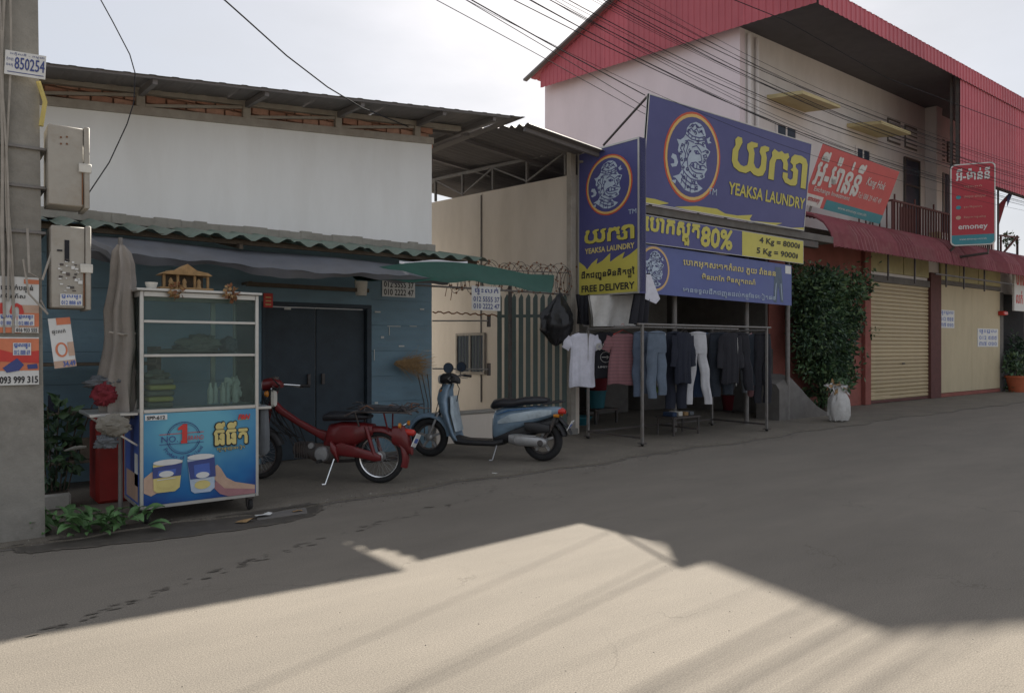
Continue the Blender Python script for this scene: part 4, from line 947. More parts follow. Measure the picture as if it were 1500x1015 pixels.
for xc in (22.5, 23.6, 25.6, 26.6):
    q = MB(); q.box(xc - .4, UY - .03, 7.55, xc + .4, UY - .001, 8.25, 'dark_concrete', .004)
    for k in range(5): q.box(xc - .36, UY - .055, 7.6 + k * .125, xc + .36, UY - .031, 7.67 + k * .125, 'plaster_pale', .004)
    q.build('vent_block', t)
for xx in (15.18, 15.5):
    q = MB(); q.tube([(xx, UY - .07, 8.9), (xx, UY - .07, 4.3)], .05, 'plaster_pale', 8); q.build('downpipe', t)
# balcony railing
s = thing('balcony_railing', 'dark maroon iron balcony railing beside the red money sign', 'railing', (22, GY, 4.29))
X0, X1 = 20.2, 27.0
q = MB(); q.bar((X0, GY + .05, 5.42), (X1, GY + .05, 5.42), .05, .05, 'pillar_maroon'); q.bar((X0, GY + .05, 4.45), (X1, GY + .05, 4.45), .04, .04, 'pillar_maroon'); q.bar((X0, GY + .05, 5.42), (X0, UY, 5.42), .05, .05, 'pillar_maroon'); q.build('rail', s)
q = MB(); q.tube([(X0, GY + .05, 0 + 4.29), (X0, GY + .05, 5.42)], .035, 'pillar_maroon'); q.build('post', s)
k = 0; x = X0 + .12
while x < X1:
    q = MB(); q.box(x - .018, GY + .032, 4.3 if k % 7 == 0 else 4.46, x + .018, GY + .068, 5.60 if k % 7 == 0 else 5.40, 'pillar_maroon'); q.build('baluster', s); x += .17; k += 1
for k in range(5):
    y = GY + .2 + k * .19; q = MB(); q.box(X0 - .015, y - .015, 4.3, X0 + .015, y + .015, 5.40, 'pillar_maroon'); q.build('baluster', s)
s = thing('wooden_board', 'dark wooden panel leaning inside the balcony railing', 'board', (21.4, GY + .2, 4.29)); q = MB(); q.box(20.9, GY + .15, 4.29, 21.75, GY + .20, 5.35, 'pillar_maroon', .01); q.build('panel', s)
q = MB(); p = P(1368, 322, Y=9.9); r = random.Random(9)
for i in range(5): q.box(p.x - .5 + i * .2, 9.8, 4.29, p.x - .36 + i * .2, 10.1, 4.29 + r.uniform(.3, .75), 'canopy_yellow' if i % 2 else 'plastic_white', .02)
single('stored_boxes', q, 'pale boxes stored on the balcony behind the railing', 'boxes')
# red exchange sign
pn = Panel((15.42, 9.2, 4.72), (3.55, 0, -.10), (0, -.50, 1.24)); W_, H_ = pn.w, pn.h
s = thing('red_exchange_sign', 'red and teal Khmer sign leaning above the awning, reading Kang Hok', 'sign', (17.2, 9.0, 4.7))
q = MB(); pn.board(q, 'sign_red', .03); q.build('board', s)
q = MB(); pn.poly(q, [(W_ * .24, .0), (W_, 0), (W_, H_ * .17), (W_ * .24, H_ * .17)], 'sign_teal', 1); pn.rect(q, 0, 0, W_ * .20, H_ * .19, 'print_white', 1); q.build('band', s, sharp=0)
q = MB(); pn.text(q, 'អ៊ី-ម៉ាន់នី', W_ * .02, H_ * .36, W_ * .56, H_ * .90, 'print_white', 3, .035); pn.text(q, 'Exchange Investment', W_ * .06, H_ * .23, W_ * .50, H_ * .33, 'print_white', 3, .01)
pn.text(q, 'Kang Hok', W_ * .63, H_ * .56, W_ * .88, H_ * .74, 'print_white', 3, .01, .15); pn.text(q, 'Tel: 088 29 447 49', W_ * .58, H_ * .35, W_ * .90, H_ * .45, 'print_white', 3, .005); pn.text(q, 'emoney', W_ * .03, H_ * .05, W_ * .17, H_ * .14, 'sign_crimson', 3, .02); pn.text(q, 'www.emoney.com.kh', W_ * .40, H_ * .05, W_ * .78, H_ * .12, 'print_white', 3, .0); q.build('lettering', s, sharp=0)
q = MB()
for x in (15.8, 18.6): q.bar((x, 9.3, 4.5), (x, 8.8, 5.85), .04, .04, 'steel')
q.build('bracket', s)
# tall red money sign
pn = Panel((21.23, 8.42, 4.16), (.52, -.885, 0), (0, 0, 2.157)); W_, H_ = pn.w, pn.h
s = thing('upright_money_sign', 'tall crimson emoney sign with rounded corners on a post', 'sign', (21.5, 8.0, 4.16))
def rrect(w, h, r, n=6):
    o = []
    for cx, cy, a0 in ((w - r, h - r, 0), (r, h - r, 90), (r, r, 180), (w - r, r, 270)): o += [(cx + r * math.cos(R(a0 + 90 * i / n)), cy + r * math.sin(R(a0 + 90 * i / n))) for i in range(n + 1)]
    return o
q = MB(); q.prism([pn.pt(x, y) for x, y in rrect(W_, H_, .12)], -pn.N * .14, 'aluminium'); q.build('casing', s)
q = MB(); pn.poly(q, [(.03 + x, .03 + y) for x, y in rrect(W_ - .06, H_ - .06, .10)], 'sign_crimson', 1); L = rrect(W_ - .06, H_ - .06, .10); lo = [(x + .03, min(y + .03, H_ * .13)) for x, y in L]; pn.poly(q, [v for v in lo], 'sign_teal', 2); q.build('face', s, sharp=0)
q = MB(); pn.text(q, 'អ៊ី-ម៉ាន់នី', W_ * .13, H_ * .80, W_ * .87, H_ * .94, 'print_white', 3, .03); pn.text(q, 'emoney', W_ * .18, H_ * .18, W_ * .82, H_ * .245, 'print_white', 3, .02)
for k, (st, dot) in enumerate((('េផ្ទរប្រាក់', None), ('េវរលុយ ដកលុយ', 'sign_teal'), ('ទូទាត់វិក្កយបត្រ', 'sign_teal'), ('ទិញកាតទូរស័ព្ទ', 'print_peach'))):
    y = H_ * (.70 - .125 * k); pn.text(q, st, W_ * .30, y, W_ * (.70 + .08 * (k % 2)), y + H_ * .035, 'print_peach', 3, .0)
    if dot: pn.ell(q, W_ * .18, y + .04, .06, .05, dot, 3, 14)
pn.text(q, 'www.emoney.com.kh', W_ * .2, H_ * .06, W_ * .8, H_ * .09, 'print_white', 3, .0); q.build('lettering', s, sharp=0)
q = MB(); a = pn.pt(W_ * .85, 0) - pn.N * .07; q.tube([a, (a.x, a.y, 3.95), (a.x, 8.5, 3.9)], .035, 'dark_steel'); a = pn.pt(W_ * .1, 0) - pn.N * .07; q.tube([a, (a.x, 8.5, 4.0)], .03, 'dark_steel'); q.build('post', s)
# flag on a mast at the far corner
a = P(1462, 380, Y=8.9); b2 = P(1462, 262, Y=8.9)
s = thing('flag', 'limp dark red and blue flag on a thin mast at the far corner', 'flag', tuple(a)); q = MB(); q.tube([a - Vector((0, 0, .3)), b2], .03, 'dark_steel'); q.build('mast', s)
q = MB(); f0 = P(1486, 275, Y=8.7); f1 = P(1463, 300, Y=8.88); f2 = P(1463, 331, Y=8.88); q.prism([f0, f1, f2, f1.lerp(f0, .45) * .5 + f2.lerp(f0, .45) * .5], (0, .015, 0), 'cloth_red'); q.prism([f0 + Vector((0, -.02, 0)), f1.lerp(f0, .5) + Vector((0, -.02, -.02)), f2.lerp(f0, .5) + Vector((0, -.02, 0))], (0, .01, 0), 'print_navy'); q.build('cloth', s)
s = thing('roof_scaffold', 'dark iron frame with planter on the awning at the far corner', 'frame', tuple(P(1478, 378, Y=9.1))); q = MB()
for (p0, p1) in (((1465, 345), (1492, 348)), ((1465, 375), (1492, 377)), ((1466, 345), (1466, 378)), ((1490, 345), (1490, 378)), ((1466, 375), (1490, 347))): q.bar(P(*p0, Y=9.1), P(*p1, Y=9.1), .05, .05, 'pillar_maroon')
q.build('frame', s); q = MB(); leaves(q, P(1478, 350, Y=9.3), (.5, .2, .25), 120, .12, ['leaf_1', 'leaf_2'], 4, 0); tag(q.build('plant', s, sharp=0), kind='stuff')
# farther along the street
s = thing('far_shop', 'weathered shopfront with striped awning beyond the boarded shop', 'building', (33, 9.6, 0)); q = MB(); q.box(30.3, 9.6, 0, 44, 14, 3.4, 'dark_concrete'); q.build('wall', s); q = MB(); q.box(31.5, 9.55, .02, 34, 9.6, 2.6, 'pillar_maroon', .01); q.build('door', s)
pn = Panel(P(1486, 455, Y=9.0), (2.0, 0, 0), (0, 0, 1.4)); s = thing('white_shop_sign', 'white sign with red Khmer letters at the far right edge', 'sign', tuple(pn.O)); q = MB(); pn.board(q, 'print_white', .06); q.build('board', s); q = MB(); pn.text(q, 'ហាង', .15, .85, .95, 1.3, 'print_red', 2, .03); pn.text(q, 'លក់', .15, .25, .7, .65, 'print_red', 2, .03); q.build('lettering', s, sharp=0); q = MB(); q.tube([pn.pt(.3, 1.4), pn.pt(.3, 2.3)], .02, 'dark_steel'); q.build('hanger', s)
s = thing('blue_roofed_house', 'far house with blue ribbed metal roof at the right edge', 'house', (46, 15, 0)); q = MB(); q.box(38, 14.5, 0, 60, 24, 5.2, 'plaster_pale'); q.build('wall', s)
for k in range(11):
    q = MB(); ribbed(q, (38 + 2 * k, 13.6, 5.1), (2.02, 0, 0), (0, 6, 2.9), .5, .05, 'blue_roof'); q.build('roof_sheet', s, sharp=0)
q = MB(); c = P(1490, 545, Y=9.0); q.lathe([(0, 0), (.22, 0), (.32, .46), (.35, .46), (.35, .53), (.29, .53), (.25, .45), (0, .44)], 'terracotta', (c.x, c.y, .02), n=20); s = single('orange_plant_pot', q, 'big orange plant pot at the far right edge', 'plant pot')
q = MB(); leaves(q, (c.x, c.y, .85), (.4, .4, .38), 220, .16, ['leaf_1', 'leaf_2', 'leaf_0'], 8, 0); q.tube([(c.x, c.y, .46), (c.x, c.y, .8)], .03, 'bark'); single('potted_shrub', q, 'leafy shrub growing in the orange pot at far right', 'plant')
s = thing('red_lantern', 'small red lamp on the wall past the cream board', 'lamp', tuple(P(1469, 459, Y=9.3))); q = MB(); p = P(1469, 459, Y=9.3); q.box(p.x - .18, p.y - .1, p.z - .07, p.x + .18, p.y + .1, p.z + .07, 'lamp_red', .03); q.bar(p, (p.x, 9.62, p.z), .04, .04, 'dark_steel'); q.build('body', s)
q = MB(); r = random.Random(11)
for i in range(26): c = (r.uniform(27.7, 31.5), r.uniform(8.9, 9.4), .12); leaves(q, c, (.25, .15, .14), 40, .11, ['leaf_1', 'leaf_2', 'leaf_0'], i, 0)
tag(single('roadside_weeds', q, 'green weeds along the foot of the wall at the far right', 'weeds'), kind='stuff')
q = MB(); r = random.Random(12)
for i in range(7): c = (r.uniform(27.9, 30), 9.3, r.uniform(.5, 1.9)); leaves(q, c, (.35, .12, .4), 70, .13, ['leaf_0', 'leaf_3'], i + 40, 0)
tag(single('wall_creeper', q, 'dark creeper on the grubby wall past the cream board', 'creeper'), kind='stuff')

# ================================================================ bush against the maroon wall, mound, sack
X_bush = P(1208, 600, Y=9.05).x
s = thing('bushy_tree', 'dense dark leafy small tree growing against the maroon wall', 'tree', (15.3, 8.8, 0)); q = MB()
bx, by = X_bush, 9.05
q.tube([(bx, by, 0), (bx - .05, by + .05, .5), (bx + .1, by, 1.2), (bx + .05, by, 2.4)], [.10, .08, .06, .03], 'bark', 8)
for k in range(9):
    an = k * 2.4; z0 = .4 + .2 * k; q.tube([(bx + .05, by, z0), (bx + .4 * math.cos(an), by + .25 * math.sin(an), z0 + .5), (bx + .8 * math.cos(an), by + .4 * math.sin(an), z0 + .9)], [.035, .02, .008], 'bark', 5)
q.build('trunk', s); q = MB(); r = random.Random(2)
blobs = [((1212, 440), 52, 42), ((1203, 480), 44, 38), ((1222, 500), 42, 42), ((1196, 530), 28, 32), ((1216, 552), 24, 28), ((1186, 440), 35, 36), ((1240, 428), 36, 24), ((1205, 410), 36, 18), ((1255, 420), 18, 14), ((1203, 575), 15, 18), ((1225, 470), 44, 30), ((1182, 490), 24, 34), ((1205, 450), 42, 42), ((1214, 520), 36, 40), ((1238, 465), 28, 34), ((1226, 545), 24, 30)]
for i, ((px, py), rx, rz_) in enumerate(blobs):
    yy = 8.75 + r.uniform(-.15, .25); c = P(px, py, Y=yy); sc = (c - Vector((0, 0, EYE))).dot(Vector((sY, cY, 0))) / 1083
    leaves(q, c, (rx * sc * .95, .42, rz_ * sc * .97), int(rx * rz_ * .8), r.choice([.09, .11, .13]), ['leaf_0', 'leaf_1', 'leaf_3', 'leaf_3', 'leaf_2'] if i % 3 else ['leaf_1', 'leaf_2', 'leaf_0'], i, .0)
for i in range(48):                        # stray sprays on the outline
    px = r.choice([r.uniform(1158, 1180), r.uniform(1240, 1276), r.uniform(1170, 1270)]); py = r.choice([r.uniform(386, 408), r.uniform(400, 560)]); c = P(px, py, Y=8.7); leaves(q, c, (.16, .2, .16), 16, .10, ['leaf_1', 'leaf_2', 'leaf_0'], 90 + i, 0)
tag(q.build('crown', s, sharp=0), kind='stuff')
q = MB(); A = [P(px, py, Y=8.6) for px, py in ((1130, 560), (1150, 548), (1168, 568), (1185, 590), (1200, 602), (1203, 618))]
pts = [(A[0].x, .02), (A[0].x, A[0].z), (A[1].x, A[1].z), (A[2].x, A[2].z), (A[3].x, A[3].z), (A[4].x, A[4].z), (A[5].x, .02)]; rings = []
for y, sc in ((8.42, .80), (8.5, .95), (8.7, 1.0), (8.95, 1.0)): rings.append([(x, y, .02 + (z - .02) * sc) for x, z in pts])
q.loft(rings, 'dark_concrete'); single('concrete_mound', q, 'sloping grey concrete ramp between the clothes rack and the bush', 'ramp')
q = MB(); q.box(14.0, 9.28, .02, 14.38, 9.38, 1.45, 'dark_steel', .01); single('metal_cabinet', q, 'grey metal cabinet standing behind the right end of the rack', 'cabinet')
base = P(1229, 617, Z=.02); s = thing('white_sack', 'stuffed white woven sack slumped below the leafy bush', 'sack', tuple(base)); q = MB(); rings = []
for k, (z, rr) in enumerate(((0, .14), (.03, .21), (.13, .25), (.30, .245), (.44, .22), (.52, .17), (.57, .12), (.62, .14), (.67, .17))):
    rings.append([Vector((base.x + rr * math.cos(2 * math.pi * j / 28) * (1 + .07 * math.sin(j * 1.7 + k) + .05 * math.sin(j * 3.1 + k * 2)) + .05 * (z > .6), base.y + rr * .8 * math.sin(2 * math.pi * j / 28) * (1 + .06 * math.sin(j * 2.3 + k)), .02 + z + (.05 * math.sin(j * .9) if z > .6 else .012 * math.sin(j * 2)))) for j in range(28)])
q.loft(rings, 'sack_white'); q.build('body', s); q = MB(); leaves(q, (base.x, base.y, .70), (.24, .2, .10), 60, .13, ['straw', 'leaf_1', 'sack_white'], 77, 0); tag(q.build('plant_litter', s, sharp=0), kind='stuff')

# ================================================================ utility pole and what hangs on it
s = thing('utility_pole', 'thick square concrete utility pole at the left edge', 'utility pole', (.46, 6.95, 0)); q = MB(); rings = []
for z, e in ((0, 0), (.6, .006), (4.2, .045), (8.3, .10)): rings.append([(.27 + e, 6.78 + e * .6, z), (.645 - e, 6.78 + e * .6, z), (.645 - e, 7.12 - e * .6, z), (.27 + e, 7.12 - e * .6, z)])
q.loft(rings, 'pole_concrete'); q.build('shaft', s, sharp=20)
q = MB(); q.box(.0, 6.5, -.02, .66, 6.777, .03, 'soil'); 
for z in (2.37, 2.72, 3.02): q = MB(); q.box(.285, 6.775, z, .65, 7.13, z + .022, 'steel', .003); q.build('band', s)
q = MB()
for k in range(5):
    xo = .33 + .028 * k; z1 = 1.6 + .12 * (k % 3); pts = []
    for i in range(28): z = 6.3 - (6.3 - z1) * i / 27; pts.append((xo + .018 * math.sin(z * (1.5 + .3 * k) + k) + .04 * math.sin(z * .8 + k * .5), 6.765 - .008 * (k % 3) + .003 * z * 0, z))
    q = MB(); q.tube(pts, .008 + .003 * (k % 2), 'cord_grey', 6); q.build('service_cable', s)
q = MB(); q.tube([P(40, 335, Y=6.74), P(43, 400, Y=6.7), P(62, 410, Y=6.7), P(78, 362, Y=6.72), P(90, 330, Y=6.8)], .009, 'cord_grey'); q.build('loose_cable', s); q = MB(); q.tube([P(34, 380, Y=6.74), P(42, 430, Y=6.7), P(70, 460, Y=6.7), P(60, 440, Y=6.75)], .008, 'cord_grey'); q.build('loose_cable', s); q = MB(); q.tube([P(60, 185, Y=6.74), P(66, 150, Y=6.74), P(56, 120, Y=6.75)], .018, 'plastic_yellow'); q.build('loose_cable', s)
for z in (6.1, 6.6, 7.2): q = MB(); q.box(-.2, 6.72, z, 1.1, 6.78, z + .07, 'steel', .005); q.build('crossarm', s)
def meterbox(x0, x1, z0, z1, label, spots):
    m_ = thing('meter_box', label, 'meter box', ((x0 + x1) / 2, 6.85, z0), group='metal meter boxes on the pole')
    q = MB(); q.box(x0, 6.70, z0, x1 - .04, 7.0, z1, 'meter_box', .008); q.build('cabinet', m_)
    q = MB(); q.box(x1 - .038, 6.68, z0 - .012, x1, 7.02, z1 + .012, 'meter_box', .006); q.build('lid', m_)
    q = MB(); q.box(x1 - .075, 6.672, (z0 + z1) / 2 - .04, x1 + .012, 6.699, (z0 + z1) / 2 + .03, 'plastic_white', .004); q.build('latch', m_)
    q = MB(); q.box(x1 - .052, 6.694, z0 + .02, x1 - .044, 6.699, z0 + .30, 'rust'); 
    for (a, b_, w, h) in spots: q.box(x0 + a, 6.694, z0 + b_, x0 + a + w, 6.6985, z0 + b_ + h, 'rust' if w < .03 else 'wire_black')
    q.build('stains', m_); return m_
meterbox(.655, .935, 2.60, 3.22, 'upper beige meter box on the pole with two small holes', [(.08, .52, .012, .012), (.12, .53, .012, .012), (.08, .47, .012, .012), (.12, .475, .012, .012)])
lb = meterbox(.675, .945, 1.80, 2.44, 'lower peeling beige meter box on the pole with pasted phone stickers', [(.09, .36, .032, .17), (.04, .44, .035, .012)])
def sticker(x, z, w, h, y, parent_lines, label, name='phone_sticker', paper='print_white', ink='print_blue'):
    return notice(name, label, (x, y, z), (w, 0, 0), (0, 0, h), parent_lines, paper=paper, ink=ink, cat='sticker')
sticker(.735, 1.82, .15, .09, 6.692, [('ជួលផ្ទះ', .06, .55, .94, .95), ('012 888 69', .06, .08, .94, .42)], 'small white phone sticker at the bottom of the lower meter box')
q = MB()
for i in range(26): q.box(.72 + rnd.uniform(0, .17), 6.6935, 1.95 + rnd.uniform(0, .2), .725 + rnd.uniform(0, .17) + .01, 6.6975, 1.97 + rnd.uniform(0, .2), 'print_white')
q.v = [v for v in q.v]; q = MB(); r = random.Random(6)
for i in range(34):
    x = .72 + r.uniform(0, .14); z = 1.93 + r.uniform(0, .25); a = r.uniform(.006, .03); q.box(x, 6.6925, z, x + a, 6.6975 , z + a * r.uniform(.3, 1), 'print_white' if i % 3 else 'dark_steel')
q.build('paper_remains', lb)
# number plate 850254
a = P(6, 108, Y=6.74); c = P(66, 117, Y=6.70); d = P(8, 73, Y=6.74)
pn = Panel(a, c - a, d - a); s = thing('number_plate', 'tilted white plate numbered 850254 high on the pole', 'plate', tuple(a)); q = MB(); pn.board(q, 'print_white', .006); q.build('plate', s)
q = MB(); pn.text(q, '850254', pn.w * .24, pn.h * .26, pn.w * .97, pn.h * .76, 'print_navy', 1, .02); pn.text(q, 'អគ្គិសនី - កម្ពុជា', pn.w * .12, pn.h * .80, pn.w * .95, pn.h * .95, 'print_navy', 1, .0); pn.text(q, 'ភ្នំេពញ', pn.w * .03, pn.h * .55, pn.w * .20, pn.h * .74, 'print_navy', 1, 0); pn.text(q, 'ចរន្ត', pn.w * .03, pn.h * .30, pn.w * .20, pn.h * .46, 'print_navy', 1, 0); pn.line(q, [(pn.w * .08, pn.h * .12), (pn.w * .95, pn.h * .12)], .006, 'print_navy', 1); q.build('lettering', s, sharp=0)
# posters
def poster(a, b_, Y, name, label, fn, y2=None):
    p = P(*a, Y=Y); p2 = P(*b_, Y=Y); pn = Panel((.345, Y, p.z), (p2.x - .345, 0, 0), (0, 0, p2.z - p.z)); s = thing(name, label, 'poster', (.345, Y, p.z)); q = MB(); pn.board(q, 'print_white', .003); q.build('sheet', s); q = MB(); fn(pn, q); q.build('print', s, sharp=0)
def po1(pn, q):
    W, H = pn.w, pn.h
    pn.rect(q, W * .62, H * .88, W, H * .96, 'print_orange', 1); pn.rect(q, W * .5, H * .02, W, H * .5, 'print_peach', 1); pn.rect(q, 0, 0, W * .55, H * .10, 'print_orange', 1); pn.rect(q, W * .5, H * .12, W, H * .36, 'print_orange', 2)
    pn.text(q, 'ផ្ទះលក់បន្ទាន់', W * .05, H * .72, W * .85, H * .86, 'print_black', 2, .02); pn.text(q, 'កម្ចីរហ័ស', W * .05, H * .58, W * .66, H * .70, 'print_black', 2, .02); pn.text(q, '10', W * .05, H * .24, W * .60, H * .52, 'print_red', 3, .03)
    for x0 in (.02, .46): pn.rect(q, W * x0, H * .13, W * (x0 + .42), H * .33, 'print_white', 4); pn.text(q, 'ជួលផ្ទះ', W * (x0 + .03), H * .24, W * (x0 + .38), H * .32, 'print_blue', 5, .03); pn.text(q, '012 888 69', W * (x0 + .03), H * .14, W * (x0 + .38), H * .21, 'print_blue', 5, .02)
    pn.rect(q, W * .40, H * .01, W * .98, H * .095, 'print_white', 4); pn.text(q, '016 933 555', W * .43, H * .02, W * .95, H * .085, 'print_black', 5, .03)
def po2(pn, q):
    W, H = pn.w, pn.h
    pn.rect(q, 0, H * .30, W, H * .97, 'print_orange', 1); pn.poly(q, [(0, H * .75), (W * .4, H * .66), (W, H * .72), (W, H * .45), (0, H * .5)], 'print_red', 2); pn.rect(q, W * .35, H * .62, W * .80, H * .88, 'print_white', 3); pn.text(q, 'ជួលផ្ទះ', W * .38, H * .76, W * .77, H * .87, 'print_blue', 4, .03); pn.text(q, '012 888 69', W * .38, H * .63, W * .77, H * .73, 'print_blue', 4, .02)
    pn.poly(q, [(W * .1, H * .36), (W * .45, H * .56), (W * .62, H * .42), (W * .5, H * .30), (W * .2, H * .26)], 'print_navy', 3); pn.poly(q, [(W * .7, H * .42), (W * .95, H * .44), (W * .97, H * .34), (W * .72, H * .33)], 'print_navy', 3); pn.rect(q, 0, 0, W, H * .22, 'print_white', 3); pn.text(q, '093 999 315', W * .03, H * .04, W * .97, H * .18, 'print_black', 4, .035)
poster((56, 488), (57, 407), 6.772, 'loan_poster', 'upper torn poster with big red 10 on the pole', po1)
poster((56, 563), (57, 494), 6.770, 'phone_poster', 'lower orange poster reading 093 999 315 on the pole', po2)
s = thing('hanging_flyer', 'narrow paper flyer with orange ring hanging from the meter box cable', 'flyer', tuple(P(92, 539, Y=6.75)))
pn = Panel(P(80, 540, Y=6.72), P(112, 536, Y=6.76) - P(80, 540, Y=6.72), P(70, 467, Y=6.75) - P(80, 540, Y=6.72)); q = MB(); pn.board(q, 'print_white', .002); q.build('sheet', s); W, H = pn.w, pn.h; q = MB()
pn.rect(q, W * .35, H * .86, W, H, 'print_orange', 1); pn.ell(q, W * .42, H * .36, W * .28, H * .15, 'print_orange', 1, 20); pn.ell(q, W * .42, H * .36, W * .18, H * .11, 'print_white', 2, 20); pn.rect(q, W * .72, H * .22, W, H * .5, 'print_peach', 1); pn.text(q, 'ផ្ទះលក់', W * .1, H * .66, W * .7, H * .78, 'print_black', 2, .01); pn.rect(q, 0, 0, W, H * .14, 'print_peach', 2); pn.text(q, '34.49', W * .40, H * .02, W * .96, H * .12, 'print_blue', 3, .03); q.build('print', s, sharp=0)

# weeds and pot at the foot of the pole
lf = MB(); n = 6; up = []; dn = []
for i in range(n + 1): u = i / n; w = .032 * math.sin(math.pi * min(1, u * .9 + .06)) ; up.append((u * .15, w, .045 * math.sin(u * 2.6) + .008)); dn.append((u * .15, -w, .045 * math.sin(u * 2.6) + .008))
mid = [(u[0], 0, u[2] - .008) for u in up]
lf.add(up + mid + dn, [(i, i + 1, i + n + 2, i + n + 1) for i in range(n)] + [(i + n + 1, i + n + 2, i + 2 * n + 3, i + 2 * n + 2) for i in range(n)], 'weed_leaf'); leafm = mesh_of(lf, 0)
r = random.Random(21)
for k, (px, py, nl, lab) in enumerate(((88, 782, 34, 'leafy green weed clump right against the pole foot'), (135, 786, 40, 'broad green weed clump midway between pole and cart'), (185, 780, 30, 'green weed clump nearest the left wheel of the cart'))):
    c = P(px, py, Z=0); s = thing('weed_clump', lab, 'weed', tuple(c), group='weeds at the foot of the pole')
    for i in range(nl):
        an = r.uniform(0, 6.28); d = r.uniform(.02, .17); inst('leaf', leafm, s, (c.x + d * math.cos(an) * 1.3, c.y + d * math.sin(an) * .7, .03 + r.uniform(0, .13)), (r.uniform(-.4, .4), r.uniform(-.5, .35), an + r.uniform(-.6, .6)), (r.uniform(.6, 1.15),) * 3)
c = P(80, 745, Z=.02); q = MB(); q.box(c.x - .16, c.y - .1, .02, c.x + .12, c.y + .12, .17, 'pot_white', .02); q.box(c.x - .14, c.y - .08, .165, c.x + .10, c.y + .10, .175, 'soil'); single('plant_trough', q, 'small chipped white plant trough in the shade beside the pole', 'plant pot')
s = thing('shaded_plant', 'tall dark leafy plant in the trough behind the pole', 'plant', (c.x, c.y, .17)); q = MB()
for k in range(6): q.tube([(c.x - .05 + .03 * k, c.y, .17), (c.x - .1 + .06 * k, c.y + .03, .6), (c.x - .14 + .09 * k, c.y + .05, .95)], .006, 'bark', 4)
q.build('stems', s); q = MB(); leaves(q, (c.x, c.y + .02, .6), (.2, .15, .42), 260, .10, ['leaf_0', 'leaf_3', 'leaf_1'], 31, 0, 1.3); tag(q.build('foliage', s, sharp=0), kind='stuff')
q = MB(); p = P(112, 655, Y=7.9); q.tube([p + Vector((-.12, 0, -.03)), p, p + Vector((.08, .0, 0))], [.004, .022, .01], 'plastic_white', 6); q.bar(p, (p.x, p.y + .3, p.z), .02, .02, 'bark'); single('white_ladle', q, 'small white object sticking out of the dark clutter behind the pole', 'ladle')
q = MB(); c = P(157, 720, Z=.02); q.box(1.15, 7.85, .02, 1.55, 8.25, .80, 'plastic_red', .03); q.box(1.13, 7.83, .80, 1.57, 8.27, .85, 'plastic_red', .015); single('red_bin', q, 'tall faded red plastic bin in the shade behind the cart', 'bin')
s = thing('clutter_shelf', 'dark wooden shelf of clutter in the shade left of the red bin', 'shelf', (.9, 8.9, 0)); q = MB()
for z in (.3, .8, 1.3): q.box(-.2, 8.7, z, 1.9, 9.15, z + .03, 'bark', .004)
for x in (-.18, 1.85): q.box(x, 8.7, .02, x + .05, 9.15, 1.5, 'bark', .004)
q.build('frame', s); q = MB(); r = random.Random(14)
for i in range(22): x = r.uniform(-.1, 1.7); z = r.choice((.33, .83, 1.33)); w = r.uniform(.05, .16); q.box(x, 8.75, z, x + w, 8.75 + w, z + r.uniform(.08, .3), r.choice(['cloth_charcoal', 'cloth_grey', 'bark', 'cloth_navy', 'rust', 'dark_steel']), .01)
tag(q.build('clutter', s), kind='stuff')

# ================================================================ food cart
CX0, CX1, CY0, CY1 = 1.30, 2.28, 6.70, 7.36
CB, CM, CT = .16, .975, 1.96
s = thing('food_cart', 'glass-fronted aluminium food cart with blue milk advert', 'cart', (CX0, CY0, 0))
q = MB(); q.box(CX0 + .01, CY0 + .006, CB, CX1 - .01, CY1 - .01, CM - .03, 'aluminium', .004); body = q.build('lower_cabinet', s)
q = MB()
for x in (CX0, CX1 - .03):
    for y in (CY0, CY1 - .03): q.box(x, y, CB - .01, x + .03, y + .03, CT, 'aluminium', .003)
for z in (CB - .012, CM - .03): 
    q.box(CX0 + .031, CY0 - .002, z, CX1 - .031, CY0 + .028, z + .03, 'aluminium', .003); q.box(CX0 - .002, CY0 + .031, z, CX0 + .028, CY1 - .031, z + .03, 'aluminium', .003); q.box(CX1 - .028, CY0 + .031, z, CX1 + .002, CY1 - .031, z + .03, 'aluminium', .003)
for y in (CY0 - .002, CY1 - .028): q.box(CX0 + .031, y, CT - .045, CX1 - .031, y + .03, CT - .002, 'aluminium', .003)
for x in (CX0 - .002, CX1 - .028): q.box(x, CY0 + .031, CT - .045, x + .03, CY1 - .031, CT - .002, 'aluminium', .003)
q.box(CX1 - .24, CY1 - .032, CM, CX1 - .20, CY1 - .004, CT - .045, 'aluminium', .003); q.build('frame', s)
q = MB(); q.box(CX0 - .03, CY0 - .04, CT, CX1 + .02, CY1 + .02, CT + .022, 'aluminium', .004); q.build('roof', s)
for z in (1.42, 1.705):
    q = MB(); q.box(CX0 + .032, CY0 + (.02 if z < 1.5 else .02), z, CX1 - .032, CY1 - .20 if z < 1.5 else CY0 + .25, z + .008, 'cabinet_glass'); q.box(CX0 + .031, CY0 + .002, z - .008, CX1 - .031, CY0 + .019, z + .016, 'aluminium', .003); q.build('shelf', s)
q = MB(); q.box(CX0 - .001 + .03, CY1 - .20, 1.415, CX1 - .032, CY1 - .18, 1.44, 'aluminium'); q.build('shelf', s)
for k, (x0, y0, x1, y1) in enumerate(((CX0 + .03, CY0 + .021, CX1 - .03, CY0 + .025), (CX0 + .010, CY0 + .03, CX0 + .014, CY1 - .03), (CX1 - .014, CY0 + .03, CX1 - .010, CY1 - .03))):
    q = MB(); q.box(x0, y0, CM, x1, y1, CT - .045, 'cabinet_glass'); q.build('glass_pane', s)
pn = Panel((CX0 + .028, CY0 + .001, CB + .02), (CX1 - CX0 - .056, 0, 0), (0, 0, CM - CB - .055)); W, H = pn.w, pn.h
